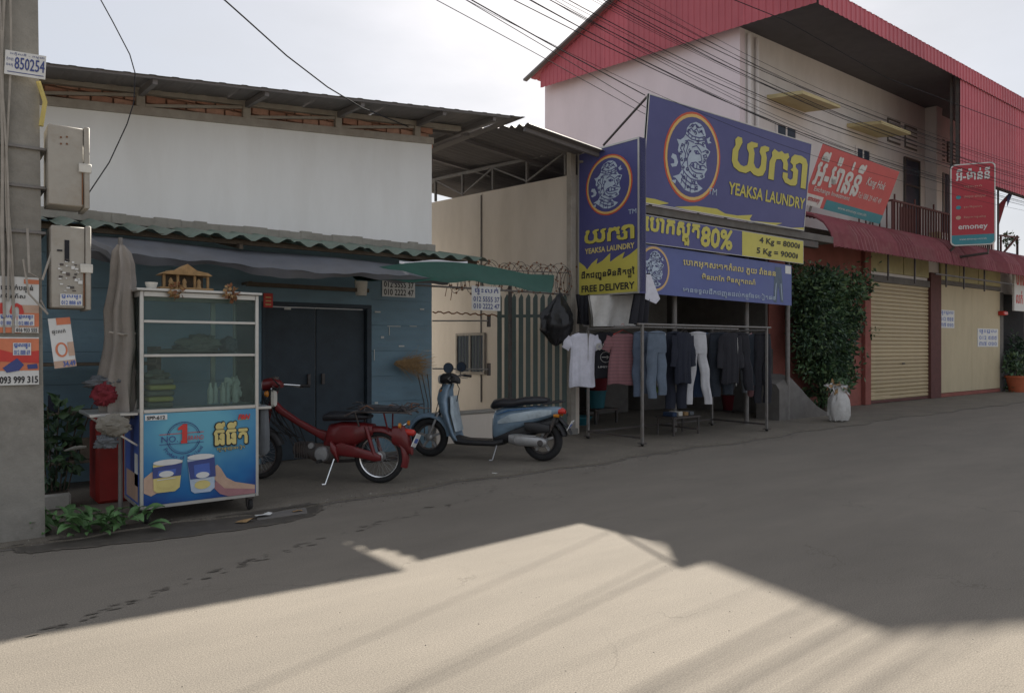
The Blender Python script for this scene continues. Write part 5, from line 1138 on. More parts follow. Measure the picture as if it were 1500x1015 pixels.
q = MB(); q.box(0, -.0, 0, W, .006, H, 'cart_print'); adv = q.build('advert', s, local=True); adv.location = Vector((CX0 + .028, CY0 - .003, CB + .02)) - Vector((CX0, CY0, 0))
pn.O = Vector((CX0 + .028, CY0 - .004, CB + .02))
q = MB(); R1 = lambda L: [(x * W, y * H) for x, y in L]
# hands and two glasses
pn.poly(q, R1([(.0, .30), (.06, .36), (.12, .38), (.15, .30), (.13, .14), (.06, .10), (.0, .14)]), 'print_peach', 1)
pn.poly(q, R1([(.99, .0), (.99, .10), (.80, .16), (.72, .22), (.67, .33), (.635, .38), (.60, .35), (.575, .30), (.585, .24), (.62, .20), (.60, .12), (.66, .05), (.72, .02), (.78, .0)]), 'print_peach', 1)
pn.poly(q, R1([(.99, .0), (.99, .05), (.82, .08), (.70, .10), (.62, .20), (.60, .12), (.66, .04), (.74, .0)]), 'cloth_pink', 2)
def glasscup(x0, x1, y0, y1, lean, liquid):
    w = x1 - x0
    pn.poly(q, R1([(x0 + .02, y0 + .03), (x0 + .05, y0), (x1 - .05, y0), (x1 - .01, y0 + .04), (x1 + lean, y1), (x0 + lean * 1.0, y1 - .03)]), liquid, 3)
    pn.poly(q, R1([(x0 + .012, y0 + .16), (x1 - .0, y0 + .17), (x1 + lean * .8, y1 - .03), (x0 + lean * .8, y1 - .06)]), 'print_navy', 4)
    pn.poly(q, R1([(x0 + .05, y0 + .18), (x1 - .05, y0 + .19), (x1 - .05 + lean * .6, y1 - .09), (x0 + .05 + lean * .6, y1 - .10)]), 'print_blue', 5)
    pn.ell(q, (x0 + w * .5) * W, (y0 + .20) * H, w * .25 * W, .035 * H, 'print_white', 6, 16)
    pn.ell(q, (x0 + w / 2 + lean) * W, (y1 - .012) * H, w * .5 * W, .032 * H, 'print_white', 5, 20)
    pn.ell(q, (x0 + w / 2) * W, (y0 + .09) * H, w * .30 * W, .05 * H, 'sign_gold' if lean < .02 else 'print_white', 4, 16); pn.line(q, [((x0 + .05) * W, (y0 + .14) * H), ((x1 - .05) * W, (y0 + .15) * H)], .006, 'print_white', 6)
glasscup(.06, .31, .13, .47, .015, 'sign_gold'); glasscup(.38, .62, .08, .50, -.015, 'sign_ice')
# round badge NO.1 BRAND
bx_, by_ = .335 * W, .715 * H; rr = .145 * W
for a0, a1 in ((15, 165), (195, 345)):
    for rad, w in ((rr, .006), (rr * .90, .003)): pn.line(q, [(bx_ + rad * math.cos(R(a)), by_ + rad * math.sin(R(a))) for a in range(a0, a1 + 1, 10)], w, 'print_navy', 3)
pn.line(q, [(.13 * W, .765 * H), (.51 * W, .77 * H)], .005, 'print_red', 3); pn.line(q, [(.13 * W, .655 * H), (.51 * W, .655 * H)], .005, 'print_navy', 3)
pn.text(q, 'NO.', .145 * W, .675 * H, .285 * W, .745 * H, 'print_navy', 4, .0); pn.text(q, 'BRAND', .375 * W, .685 * H, .51 * W, .735 * H, 'print_red', 4, .0)
pn.poly(q, R1([(.31, .655), (.365, .655), (.365, .87), (.33, .87), (.285, .83), (.285, .805), (.32, .81), (.32, .69), (.31, .69)]), 'print_red', 5)
st = 'Product of Thailand'
for i, ch in enumerate(st):
    if ch == ' ': continue
    a = R(212 + i * 6.4); cx_, cy_ = bx_ + rr * 1.36 * math.cos(a), by_ + rr * 1.36 * math.sin(a); vs, fs = text_geo(ch, .02); th = a + math.pi / 2
    sc = .048 * W; mxx = (max(v[0] for v in vs) + min(v[0] for v in vs)) / 2; q.add([pn.pt(cx_ + ((x - mxx) * math.cos(th) - y * math.sin(th)) * sc, cy_ + ((x - mxx) * math.sin(th) + y * math.cos(th)) * sc, 3) for x, y in vs], fs, 'print_navy')
pn.rect(q, .01 * W, .93 * H, .195 * W, .99 * H, 'print_white', 2); pn.text(q, 'SPP-612', .025 * W, .938 * H, .175 * W, .975 * H, 'print_black', 3, .03)
pn.text(q, 'F&N', .83 * W, .885 * H, .93 * W, .94 * H, 'print_red', 3, .06, .2); pn.line(q, [(.835 * W, .88 * H), (.93 * W, .885 * H)], .004, 'sign_yellow', 3)
pn.text(q, 'ធីធីត', .605 * W, .60 * H, .915 * W, .86 * H, 'print_black', 3, .085); pn.text(q, 'ធីធីត', .61 * W, .61 * H, .91 * W, .855 * H, 'sign_gold', 4, .045)
pn.text(q, 'េម្លះឆ្ងាញ់េទៀត', .63 * W, .525 * H, .89 * W, .59 * H, 'print_black', 3, .04); pn.text(q, 'េម្លះឆ្ងាញ់េទៀត', .632 * W, .528 * H, .888 * W, .587 * H, 'sign_gold', 4, .0)
q.build('advert_print', s, sharp=0)
# printed left side of the cart
pn2 = Panel((CX0 + .002, CY1 - .03, CB + .02), (0, -(CY1 - CY0 - .06), 0), (0, 0, CM - CB - .055)); q = MB(); pn2.board(q, 'print_blue', .004); pn2.rect(q, .08, .02, .55, .25, 'print_peach', 1); pn2.rect(q, .25, .25, .38, .65, 'print_navy', 1); pn2.rect(q, .42, .15, .55, .42, 'print_white', 1); q.build('side_print', s, sharp=0)
q = MB(); q.box(CX0 - .36, CY0 + .03, CM - .045, CX0 - .004, CY1 - .05, CM - .02, 'aluminium', .004); q.box(CX1 + .004, CY0 + .06, CM - .05, CX1 + .14, CY1 - .06, CM - .025, 'aluminium', .004); q.bar((CX0 - .34, CY0 + .1, CM - .05), (CX0 - .0, CY0 + .1, CM - .3), .015, .015, 'aluminium'); q.build('side_shelf', s)
for (x, y) in ((CX0 + .06, CY0 + .07), (CX1 - .06, CY0 + .07), (CX0 + .06, CY1 - .07), (CX1 - .06, CY1 - .07)):
    q = MB(); q.box(x - .03, y - .03, .12, x + .03, y + .03, CB - .01, 'dark_steel', .004); q.box(x - .026, y - .02, .05, x - .018, y + .03, .13, 'dark_steel'); q.box(x + .018, y - .02, .05, x + .026, y + .03, .13, 'dark_steel'); c = q.build('castor', s)
    q = MB(); q.lathe([(0, -.016), (.045, -.016), (.05, -.008), (.05, .008), (.045, .016), (0, .016)], 'rubber', (x, y, .052 + .02), 'X', 16); q.build('wheel', c)
# things kept inside and on the cart
def lump(c, rx, ry, rz_, m, seed, n=36, k=20, amp=.15):
    """crumpled cloth or paper mass"""
    n = max(n, 36); k = max(k, 20); q = MB(); rings = []; o_ = Vector((seed * 3.7, seed * 1.3, 0))
    for i in range(k + 1):
        t_ = math.pi * (i + .001) / (k + .002); rad = math.sin(t_); ring = []
        for j in range(n):
            a = 2 * math.pi * j / n; d_ = Vector((rad * math.cos(a), rad * math.sin(a), -math.cos(t_))); f_ = 1 + amp * (1.3 * noise.noise(d_ * 1.6 + o_) + 1.5 * abs(noise.noise(d_ * 3.6 + o_)) + .7 * abs(noise.noise(d_ * 8 + o_))) - amp * .5
            ring.append(Vector((c[0] + rx * d_.x * f_, c[1] + ry * d_.y * f_, c[2] + rz_ * d_.z * f_)))
        rings.append(ring)
    q.loft(rings, m); return q
q = lump((CX0 + .44, CY0 + .26, 1.455), .30, .14, .025, 'bag_fabric', 3); q.v += lump((0, 0, 0), 0, 0, 0, 'bag_fabric', 1).v[:0]
qq = lump((CX0 + .52, CY0 + .26, 1.51), .20, .12, .07, 'bag_fabric', 5, amp=.25); q.add(qq.v, qq.f, 'bag_fabric'); qq = lump((CX0 + .56, CY0 + .24, 1.56), .10, .08, .05, 'bag_fabric', 8, amp=.3); q.add(qq.v, qq.f, 'bag_fabric'); single('folded_bag', q, 'crumpled pale canvas bag on the middle glass shelf of the cart', 'bag', base=(CX0 + .44, CY0 + .26, 1.428))
q = MB(); r = random.Random(4)
for i in range(5): z = .98 + i * .05; q.box(CX0 + .08 + r.uniform(0, .02), CY0 + .1, z, CX0 + .28 + r.uniform(0, .03), CY0 + .35, z + .042, 'plastic_yellow' if i % 2 else 'bag_fabric', .01)
single('food_trays', q, 'small stack of pale trays at the lower left inside the cart', 'trays')
q = MB()
for i in range(5): x = CX1 - .34 + i * .055; q.lathe([(0, 0), (.024, 0), (.026, .12), (.012, .16), (.012, .19), (0, .19)], 'lamp_clear' if i % 2 else 'plastic_white', (x, CY0 + .3 + .03 * (i % 2), .98), n=12)
single('glass_bottles', q, 'row of small bottles at the lower right inside the cart', 'bottles')
q = lump((CX0 + .80, CY0 + .30, 1.51), .08, .08, .08, 'cloth_grey', 15, amp=.2); q.box(CX0 + .70, CY0 + .2, 1.429, CX0 + .9, CY0 + .4, 1.445, 'cloth_grey', .004); single('plastic_bundle', q, 'grey plastic bundle on the right end of the middle shelf', 'bundle')
q = lump((CX1 - .12, CY0 + .42, 1.09), .09, .10, .11, 'plastic_white', 71, amp=.35); single('crumpled_wrapper', q, 'pale crumpled wrapping bag at the lower right back of the cart', 'bag')
q = lump((CX0 + .16, CY0 + .20, 1.245), .10, .09, .05, 'bag_fabric', 72, amp=.3); single('cloth_heap', q, 'small heap of cloth on the tray stack inside the cart', 'cloth')
s = thing('spirit_house', 'small weathered wooden spirit house on top of the food cart', 'shrine', (CX0 + .40, CY0 + .25, CT + .022)); zz = CT + .022; x0 = CX0 + .40; y0 = CY0 + .25
q = MB(); q.box(x0 - .22, y0 - .14, zz, x0 + .22, y0 + .14, zz + .03, 'straw', .004); q.box(x0 - .16, y0 - .02, zz + .03, x0 + .16, y0 + .1, zz + .14, 'bark', .004)
for x in (-.18, -.07, .07, .18): q.box(x0 + x - .010, y0 - .10, zz + .03, x0 + x + .010, y0 - .08, zz + .14, 'straw')
q.build('base', s); q = MB(); q.prism([(x0 - .21, y0 - .14, zz + .14), (x0 + .21, y0 - .14, zz + .14), (x0 + .17, y0 - .14, zz + .165), (x0 + .08, y0 - .14, zz + .18), (x0, y0 - .14, zz + .235), (x0 - .08, y0 - .14, zz + .18), (x0 - .17, y0 - .14, zz + .165)], (0, .24, 0), 'straw'); q.build('roof', s)
for x in (-.13, -.02, .1):
    q = MB(); q.lathe([(0, 0), (.022, 0), (.015, .03), (.02, .05), (.012, .07), (0, .085)], 'straw', (x0 + x, y0 - .11, zz + .03), n=10); q.build('figure', s)
q = MB(); q.lathe([(0, 0), (.035, 0), (.05, .05), (.05, .055), (.044, .055), (.03, .008), (0, .008)], 'plastic_white', (CX0 + .10, CY0 + .06, zz), n=18); single('white_cup', q, 'small white cup on the left front corner of the cart roof', 'cup')
for (x, lab) in ((CX0 + .27, 'left dried seed bunch hanging over the cart roof edge'), (CX0 + .72, 'right dried seed bunch hanging over the cart roof edge')):
    q = MB(); leaves(q, (x, CY0 - .05, zz - .01), (.05, .03, .06), 60, .04, ['straw', 'rust'], int(x * 100), 0, 1.6); single('seed_bunch', q, lab, 'dried bunch', 'seed bunches on the cart roof')
# plastic bag tied at the right side shelf
q = MB(); rings = []
for k, (z, rx) in enumerate(((.0, .03), (.03, .05), (.2, .05), (.42, .045), (.46, .02))): rings.append([Vector((CX1 + .09 + rx * math.cos(j * .785) * (1 + .2 * math.sin(j * 2 + k)), CY0 + .14 + rx * .8 * math.sin(j * .785), .50 + z)) for j in range(8)])
q.loft(rings, 'cloth_grey'); single('hanging_carrier_bag', q, 'pale grey plastic bag hanging below the right side shelf of the cart', 'bag')
# folded parasol
s = thing('folded_parasol', 'folded dirty canvas parasol tied beside the food cart', 'parasol', (1.205, 6.98, 0)); q = MB(); rings = []; px_, py_ = 1.205, 6.98
for k, (z, rr) in enumerate(((2.36, .02), (2.30, .055), (2.20, .07), (2.05, .075), (1.8, .095), (1.5, .105), (1.2, .115), (1.05, .12), (.92, .125), (.90, .10))):
    rings.append([Vector((px_ + .02 * noise.noise(Vector((z * 3, 0, 5))) + (rr * (1 + .35 * noise.noise(Vector((math.cos(.1745 * j) * 3, math.sin(.1745 * j) * 3, z * 2.2))) + .30 * math.sin(6 * 2 * math.pi * j / 36 + .35 * k) + .1 * math.sin(j * 1.3 + k))) * math.cos(2 * math.pi * j / 36) + .014 * math.sin(z * 4), py_ + rr * (1 + .30 * math.sin(6 * 2 * math.pi * j / 36 + .35 * k)) * math.sin(2 * math.pi * j / 36), z + (.03 * math.sin(j * 1.05) if k > 7 else 0))) for j in range(36)])
q.loft(rings, 'canvas'); q.build('canopy', s, sharp=60)
q = MB(); q.tube([(px_, py_, 0), (px_, py_, 2.42)], .018, 'steel', 8); q.build('pole', s)
q = MB(); q.tube([(px_ - .10, py_ - .08, 1.62), (px_, py_ - .115, 1.60), (px_ + .10, py_ - .08, 1.61)], .009, 'cord_grey'); q.tube([(px_ + .11, py_ - .06, 1.3), (px_ + .13, py_ - .08, 1.1), (px_ + .09, py_ - .1, .95)], .012, 'canvas'); q.tube([(px_ + .10, py_ - .08, 1.02), (px_ + .15, py_ - .1, .98), (px_ + .12, py_ - .1, .93)], .009, 'plastic_yellow'); q.build('tie', s)
# bundle at the left shelf of the cart
q = lump((1.07, 6.88, 1.10), .095, .09, .095, 'cloth_red', 33, 48, 30, .26); single('red_bundle', q, 'crumpled red bundle on the left side shelf of the cart', 'bundle')
q = MB(); q = lump((1.08, 6.95, 1.20), .13, .10, .055, 'cloth_grey', 51, 40, 24, .35); single('fabric_hat', q, 'blue cloth cap resting on top of the red bundle', 'cap')
q = lump((1.10, 6.67, .865), .125, .07, .085, 'bag_fabric', 61, 44, 26, .2); single('beige_pouch', q, 'beige cloth pouch hanging in front of the left cart shelf', 'bag')
q = lump((1.05, 6.68, .74), .08, .06, .055, 'cloth_grey', 41, 40, 24, .35); single('grey_blue_pouch', q, 'small grey-blue cloth pouch hanging under the beige pouch', 'bag')

# ================================================================ wheels shared by the two-wheelers (local frame: x forward, y left)
def wheel(parent, cx, r_out, tw, rim_r, spokes=0, hub=.04, rimmat='chrome', name='wheel'):
    w = MB(); prof = []
    for k in range(12): a = 2 * math.pi * k / 12; prof.append((r_out - tw * .5 + tw * .5 * math.cos(a), tw * .5 * math.sin(a)))
    w.lathe(prof, 'rubber', (cx, 0, r_out), 'Y', 36, True); o = w.build(name, parent, True)
    for k in range(40):
        pass
    m_ = MB(); a = r_out - tw; m_.lathe([(a + .004, -tw * .34), (a - .008, -tw * .28), (a - .016, 0), (a - .008, tw * .28), (a + .004, tw * .34), (a - .004, 0)], rimmat, (cx, 0, r_out), 'Y', 36, True)
    m_.build('rim', o, True)
    h = MB(); h.lathe([(0, -.07), (.02, -.07), (hub, -.05), (hub, .05), (.02, .07), (0, .07)], 'silver_cast', (cx, 0, r_out), 'Y', 16); 
    if spokes:
        for k in range(spokes):
            an = 2 * math.pi * k / spokes; b_ = an + (.35 if k % 2 else -.35); sy = .03 if k % 4 < 2 else -.03
            h.tube([(cx + hub * math.cos(b_), sy, r_out + hub * math.sin(b_)), (cx + (a - .012) * math.cos(an), 0, r_out + (a - .012) * math.sin(an))], .0013, 'silver_cast', 4)
    else:
        for k in range(5):
            an = 2 * math.pi * k / 5 + .3; h.bar((cx, 0, r_out), (cx + (a - .01) * math.cos(an), 0, r_out + (a - .01) * math.sin(an)), .03, .035, 'silver_cast', (0, 1, 0))
    h.build('hub', o, True); return o
def sect(x, zc, hh, hw, n=20, p=2.6, yc=0):
    """super-ellipse ring across the body at x"""
    o = []
    for k in range(n):
        a = 2 * math.pi * k / n; c, s_ = math.cos(a), math.sin(a); o.append(Vector((x, yc + hw * math.copysign(abs(c) ** (2 / p), c), zc + hh * math.copysign(abs(s_) ** (2 / p), s_))))
    return o
def hsect(z, xc, hx, hw, n=20, p=2.4):
    o = []
    for k in range(n):
        a = 2 * math.pi * k / n; c, s_ = math.cos(a), math.sin(a); o.append(Vector((xc + hx * math.copysign(abs(c) ** (2 / p), c), hw * math.copysign(abs(s_) ** (2 / p), s_), z)))
    return o
def fender(mb, cx, cz, r, hw, a0, a1, m, th=.012, n=14):
    """curved mudguard: arc in xz with a domed cross-section"""
    rings = []
    for i in range(n + 1):
        a = R(a0 + (a1 - a0) * i / n); ring = []
        for k in range(9):
            u = -1 + 2 * k / 8; rr = r - .035 * u * u * u * u - .012 * u * u; ring.append(Vector((cx + rr * math.cos(a), hw * u, cz + rr * math.sin(a))))
        for k in range(8, -1, -1):
            u = -1 + 2 * k / 8; rr = r - th - .035 * u * u * u * u - .012 * u * u; ring.append(Vector((cx + rr * math.cos(a), hw * .94 * u, cz + rr * math.sin(a))))
        rings.append(ring)
    mb.loft(rings, m)

# ---------------------------------------------------------------- light blue scooter, faces left
fr = Vector((-1.546, .42)); SX = (cY * fr.x + sY * fr.y, -sY * fr.x + cY * fr.y); ang = math.atan2(SX[1], SX[0])
rear = P(795, 675, Z=.02); WB = 1.56; rw = .262
t = thing('blue_scooter', 'light blue retro scooter with dark seat facing left', 'scooter', tuple(rear), ang)
wheel(t, 0, rw, .10, .15, 0, .06, 'dark_steel'); wheel(t, WB, rw, .095, .15, 0, .05, 'dark_steel')
q = MB(); fender(q, WB, rw, .33, .085, -5, 175, 'scooter_blue'); q.build('front_fender', t, True)
q = MB(); q.tube([(WB, .075, rw), (WB - .09, .075, .46), (WB - .14, .04, .6)], .018, 'silver_cast', 8); q.tube([(WB, -.075, rw), (WB - .09, -.075, .46), (WB - .14, -.04, .6)], .018, 'silver_cast', 8); q.tube([(WB - .12, 0, .55), (WB - .30, 0, 1.0)], .024, 'black_plastic', 8); q.build('fork', t, True)
# leg shield
q = MB(); rings = []
for z, xc, hx, hw in ((.20, WB - .44, .05, .13), (.30, WB - .38, .045, .19), (.45, WB - .33, .05, .215), (.62, WB - .27, .07, .205), (.78, WB - .24, .085, .17), (.90, WB - .25, .075, .12), (.98, WB - .29, .055, .085)):
    ring = []
    for k in range(24):
        a = 2 * math.pi * k / 24; c, s_ = math.cos(a), math.sin(a); y = hw * math.copysign(abs(s_) ** .8, s_); ring.append(Vector((xc + hx * c + .10 * (1 - (y / hw) ** 2) * .6 - .02, y, z)))
    rings.append(ring)
q.loft(rings, 'scooter_blue'); q.build('leg_shield', t, True, 60)
q = MB(); q.loft([hsect(.36, WB - .42, .02, .16), hsect(.60, WB - .36, .03, .165), hsect(.82, WB - .34, .03, .12)], 'scooter_pearl'); q.build('inner_shield', t, True, 60)
q = MB(); fender(q, WB - .30, .95, .06, .03, 0, 180, 'silver_cast') if False else q.tube([(WB - .20, .06, .90), (WB - .20, .10, .88)], .022, 'lamp_amber', 10); q.tube([(WB - .20, -.06, .90), (WB - .20, -.10, .88)], .022, 'lamp_amber', 10); q.build('indicator', t, True)
q = MB(); q.tube([(WB - .38, .03, 1.02), (WB - .44, .06, .92), (WB - .40, .05, .75)], .006, 'rubber', 5); q.tube([(WB - .34, .12, 1.07), (WB - .22, .10, .98), (WB - .16, .06, .80), (WB - .06, .07, .40)], .006, 'rubber', 5); q.build('control_cable', t, True)
# headset
q = MB(); q.loft([sect(WB - .42, 1.02, .04, .05), sect(WB - .36, 1.05, .06, .09), sect(WB - .28, 1.06, .075, .10), sect(WB - .20, 1.05, .07, .085), sect(WB - .16, 1.04, .05, .06)], 'black_plastic'); hd = q.build('headset', t, True, 60)
q = MB(); q.lathe([(0, .0), (.05, -.004), (.062, -.02), (.065, -.05)], 'lamp_clear', (WB - .13, 0, 1.04), 'X', 18); q.build('headlight', hd, True)
q = MB(); 
for sg in (1, -1): q.tube([(WB - .32, .06 * sg, 1.06), (WB - .38, .20 * sg, 1.09), (WB - .46, .34 * sg, 1.07)], [.016, .014, .014], 'dark_steel', 8)
q.build('handlebar', t, True)
for sg in (1, -1):
    q = MB(); q.tube([(WB - .40, .23 * sg, 1.087), (WB - .465, .35 * sg, 1.07)], .019, 'rubber', 10); q.build('grip', t, True)
    q = MB(); q.tube([(WB - .36, .20 * sg, 1.075), (WB - .35, .25 * sg, 1.055), (WB - .42, .35 * sg, 1.04)], .006, 'silver_cast', 5); q.build('brake_lever', t, True)
    q = MB(); c = Vector((WB - .36, .26 * sg, 1.20)); q.tube([(WB - .37, .18 * sg, 1.09), (WB - .36, .22 * sg, 1.16), c], .006, 'black_plastic', 6); q.lathe([(0, -.022), (.045, -.02), (.068, -.008), (.070, .004), (0, .006)], 'black_plastic', c, 'Y', 20); mo = q.build('mirror', t, True)
    q = MB(); q.lathe([(0, .010), (.062, .012)], 'window_dark', c, 'Y', 20); q.build('mirror_glass', mo, True)
# floor, tunnel
q = MB(); q.loft([sect(WB - .40, .24, .06, .15), sect(WB - .55, .22, .045, .165), sect(.62, .22, .045, .165), sect(.50, .25, .05, .14)], 'black_plastic'); q.build('footboard', t, True, 60)
# tail body
q = MB(); q.loft([sect(.66, .42, .16, .08), sect(.62, .45, .20, .135), sect(.50, .50, .19, .165), sect(.34, .545, .15, .175), sect(.14, .585, .115, .17), sect(-.04, .625, .085, .14), sect(-.18, .65, .06, .10), sect(-.25, .665, .035, .06)], 'scooter_blue'); q.build('rear_body', t, True, 60)
q = MB()
for sg in (1, -1):
    rings = []
    for (x, z, h, yo) in ((.56, .52, .02, .162), (.40, .575, .055, .176), (.20, .61, .06, .179), (.0, .645, .05, .158), (-.14, .665, .03, .12)): rings.append([Vector((x, sg * (yo + .006 * math.cos(a)), z - .02 + h * math.sin(a))) for a in [2 * math.pi * k / 10 for k in range(10)]])
    q.loft(rings, 'scooter_pearl')
    q.tube([(.58, sg * .150, .60), (.42, sg * .172, .655), (.22, sg * .172, .68), (.04, sg * .152, .705)], [.006, .012, .012, .005], 'scooter_stripe', 6)
q.build('side_panel', t, True, 60)
q = MB(); q.loft([sect(.64, .28, .07, .10), sect(.45, .32, .10, .13), sect(.2, .40, .10, .13), sect(-.05, .47, .08, .11), sect(-.22, .53, .05, .08)], 'black_plastic'); q.build('underside', t, True, 60)
q = MB(); q.loft([sect(.68, .70, .03, .09), sect(.64, .72, .065, .135), sect(.52, .745, .062, .15), sect(.36, .745, .055, .145), sect(.22, .775, .055, .145), sect(.05, .785, .05, .13), sect(-.08, .785, .03, .09)], 'seat_vinyl'); q.build('seat', t, True, 60)
q = MB(); q.tube([(-.02, .12, .74), (-.18, .12, .77), (-.27, .07, .775), (-.27, -.07, .775), (-.18, -.12, .77), (-.02, -.12, .74)], .014, 'black_plastic', 8); q.build('grab_rail', t, True)
q = MB(); q.loft([sect(-.20, .655, .045, .08), sect(-.27, .65, .04, .075), sect(-.30, .64, .025, .05)], 'lamp_red'); q.build('tail_light', t, True)
for sg in (1, -1): q = MB(); q.loft([sect(-.17, .60, .02, .02, yc=.12 * sg), sect(-.24, .60, .022, .025, yc=.13 * sg)], 'lamp_amber'); q.build('indicator', t, True)
q = MB(); fender(q, 0, rw, .34, .075, 60, 165, 'black_plastic'); q.loft([sect(-.22, .56, .03, .06), sect(-.34, .44, .02, .07), sect(-.38, .36, .01, .075)], 'black_plastic'); q.build('rear_fender', t, True)
q = MB(); M_ = Matrix.Translation((-.365, 0, .47)) @ Matrix.Rotation(R(-28), 4, 'Y'); q.box(-.004, -.095, -.065, .004, .095, .065, 'print_white', 0, M_); q.box(-.006, -.07, -.03, -.0042, .07, .02, 'print_blue', 0, M_); q.build('number_plate', t, True)
q = MB(); q.loft([sect(.42, .29, .06, .05, yc=.10), sect(.30, .28, .08, .06, yc=.115), sect(.10, .27, .075, .055, yc=.12), sect(-.04, .255, .06, .04, yc=.12), sect(-.08, .25, .03, .03, yc=.12)], 'silver_cast'); q.lathe([(0, .17), (.045, .17), (.055, .16), (.055, .12)], 'silver_cast', (.30, 0, .29), 'Y', 18); q.lathe([(0, .175), (.035, .17), (.045, .15)], 'dark_steel', (.0, 0, .25), 'Y', 18); q.box(.05, .155, .325, .34, .172, .345, 'silver_cast', .004); q.build('transmission', t, True)
q = MB(); q.loft([sect(.20, .46, .06, .045, yc=.13), sect(.02, .44, .07, .05, yc=.135), sect(-.12, .43, .05, .04, yc=.13)], 'black_plastic'); q.build('air_box', t, True, 60)
q = MB(); q.tube([(.40, -.12, .22), (.2, -.15, .22), (.05, -.17, .27)], .02, 'dark_steel', 8); q.tube([(.05, -.17, .27), (-.28, -.17, .36)], [.045, .05], 'black_plastic', 12); q.build('exhaust', t, True)
q = MB(); q.tube([(.58, .12, .22), (.62, .20, .02)], .010, 'silver_cast', 6); q.tube([(.62, .19, .012), (.66, .22, .012)], .012, 'silver_cast', 6); q.build('side_stand', t, True)
q = MB(); q.tube([(.0, .08, .26), (-.12, .09, .42), (-.18, .10, .58)], .022, 'dark_steel', 8)
for k in range(9): q.lathe([(.030, -.006), (.034, 0), (.030, .006)], 'chrome', (0, 0, 0), 'Z', 10, True) if False else None
q.build('shock_absorber', t, True)

# ---------------------------------------------------------------- old red step-through motorbike, faces left
fr = Vector((-.985, .17)); SX = (cY * fr.x + sY * fr.y, -sY * fr.x + cY * fr.y); ang = math.atan2(SX[1], SX[0])
rear = P(556, 707, Z=.02); t = thing('red_motorbike', 'old dusty red step-through motorbike with wire rack beside the cart', 'motorbike', tuple(rear), ang)
rw = .285; WB = 1.42
wheel(t, 0, rw, .065, .2, 36, .055, 'chrome'); wheel(t, WB, rw, .065, .2, 36, .055, 'dark_steel')
q = MB(); fender(q, 0, rw, .335, .065, 20, 200, 'cub_red'); q.loft([sect(-.16, .52, .10, .07), sect(-.27, .50, .13, .075), sect(-.33, .44, .11, .06), sect(-.37, .36, .05, .05)], 'cub_red'); q.build('rear_fender', t, True, 60)
q = MB(); fender(q, WB, rw, .33, .06, -25, 160, 'black_plastic'); q.build('front_fender', t, True, 60)
q = MB(); q.loft([sect(.62, .42, .05, .06), sect(.56, .50, .13, .09), sect(.42, .52, .14, .105), sect(.26, .53, .13, .10), sect(.14, .56, .09, .09), sect(.06, .58, .06, .07)], 'cub_red'); q.build('side_cover', t, True, 60)
q = MB(); q.loft([sect(.56, .47, .07, .05), sect(.72, .53, .045, .04), sect(.94, .64, .04, .035), sect(1.12, .75, .045, .035), sect(1.20, .81, .06, .04)], 'cub_red'); q.build('frame_spine', t, True, 60)
q = MB(); q.loft([sect(.62, .70, .04, .09), sect(.54, .72, .055, .12), sect(.36, .72, .05, .125), sect(.18, .72, .035, .11), sect(.10, .72, .02, .09)], 'seat_vinyl'); q.build('seat', t, True, 60)
# rack with wire mesh
q = MB()
for y in (-.15, .15): q.tube([(.34, y, .73), (.24, y, .78), (-.36, y, .775), (-.40, y * .8, .76)], .010, 'dark_steel', 6); q.tube([(-.10, y, .775), (-.12, y * .5, .58)], .009, 'cub_red', 6); q.tube([(.22, y, .775), (.2, y * .6, .62)], .009, 'dark_steel', 6)
for k in range(8): x = .22 - .085 * k; q.tube([(x, -.15, .78), (x, .15, .78)], .007, 'dark_steel', 5)
for k in range(1, 5): y = -.15 + .06 * k; q.tube([(.24, y, .787), (-.38, y, .782)], .006, 'dark_steel', 5)
q.build('rack', t, True)
q = MB(); q.loft([[Vector((x, y, .80 + .02 * math.sin(x * 9 + y * 20))) for (x, y) in ((.2, -.12), (.2, .12))] + [Vector((.2, .12, .84)), Vector((.2, -.12, .84))], [Vector((-.30, -.12, .795)), Vector((-.30, .12, .795)), Vector((-.30, .12, .825)), Vector((-.30, -.12, .83))]], 'cloth_charcoal'); q.build('rack_pad', t, True)
q = MB(); r = random.Random(52)
for i in range(26):
    a = Vector((r.uniform(-.36, .24), r.uniform(-.19, .19), .80)); c_ = a + Vector((r.uniform(-.25, .25), r.uniform(-.12, .12), r.uniform(-.02, .07))); q.tube([a, a.lerp(c_, .5) + Vector((0, 0, r.uniform(0, .05))), c_], .005, r.choice(['dark_steel', 'rust', 'rubber']), 4)
tag(q.build('wire_mesh', t, True), kind='stuff')
# steering, lamp, mirrors
q = MB(); q.tube([(WB, .07, rw), (WB - .06, .07, .55), (WB - .13, .05, .80)], .018, 'cub_red', 8); q.tube([(WB, -.07, rw), (WB - .06, -.07, .55), (WB - .13, -.05, .80)], .018, 'cub_red', 8); q.tube([(WB - .12, 0, .74), (WB - .22, 0, 1.02)], .03, 'cub_red', 10); q.build('fork', t, True)
q = MB(); q.tube([(WB - .20, .0, 1.02), (WB - .24, .12, 1.05), (WB - .34, .30, 1.03), (WB - .42, .38, 1.02)], .012, 'chrome', 8); q.tube([(WB - .20, .0, 1.02), (WB - .24, -.12, 1.05), (WB - .34, -.30, 1.03), (WB - .42, -.38, 1.02)], .012, 'chrome', 8); q.build('handlebar', t, True)
for sg in (1, -1):
    q = MB(); q.tube([(WB - .35, .31 * sg, 1.03), (WB - .43, .39 * sg, 1.02)], .018, 'rubber', 8); q.build('grip', t, True)
    q = MB(); q.tube([(WB - .28, .22 * sg, 1.03), (WB - .36, .36 * sg, 1.0)], .006, 'silver_cast', 5); q.build('brake_lever', t, True)
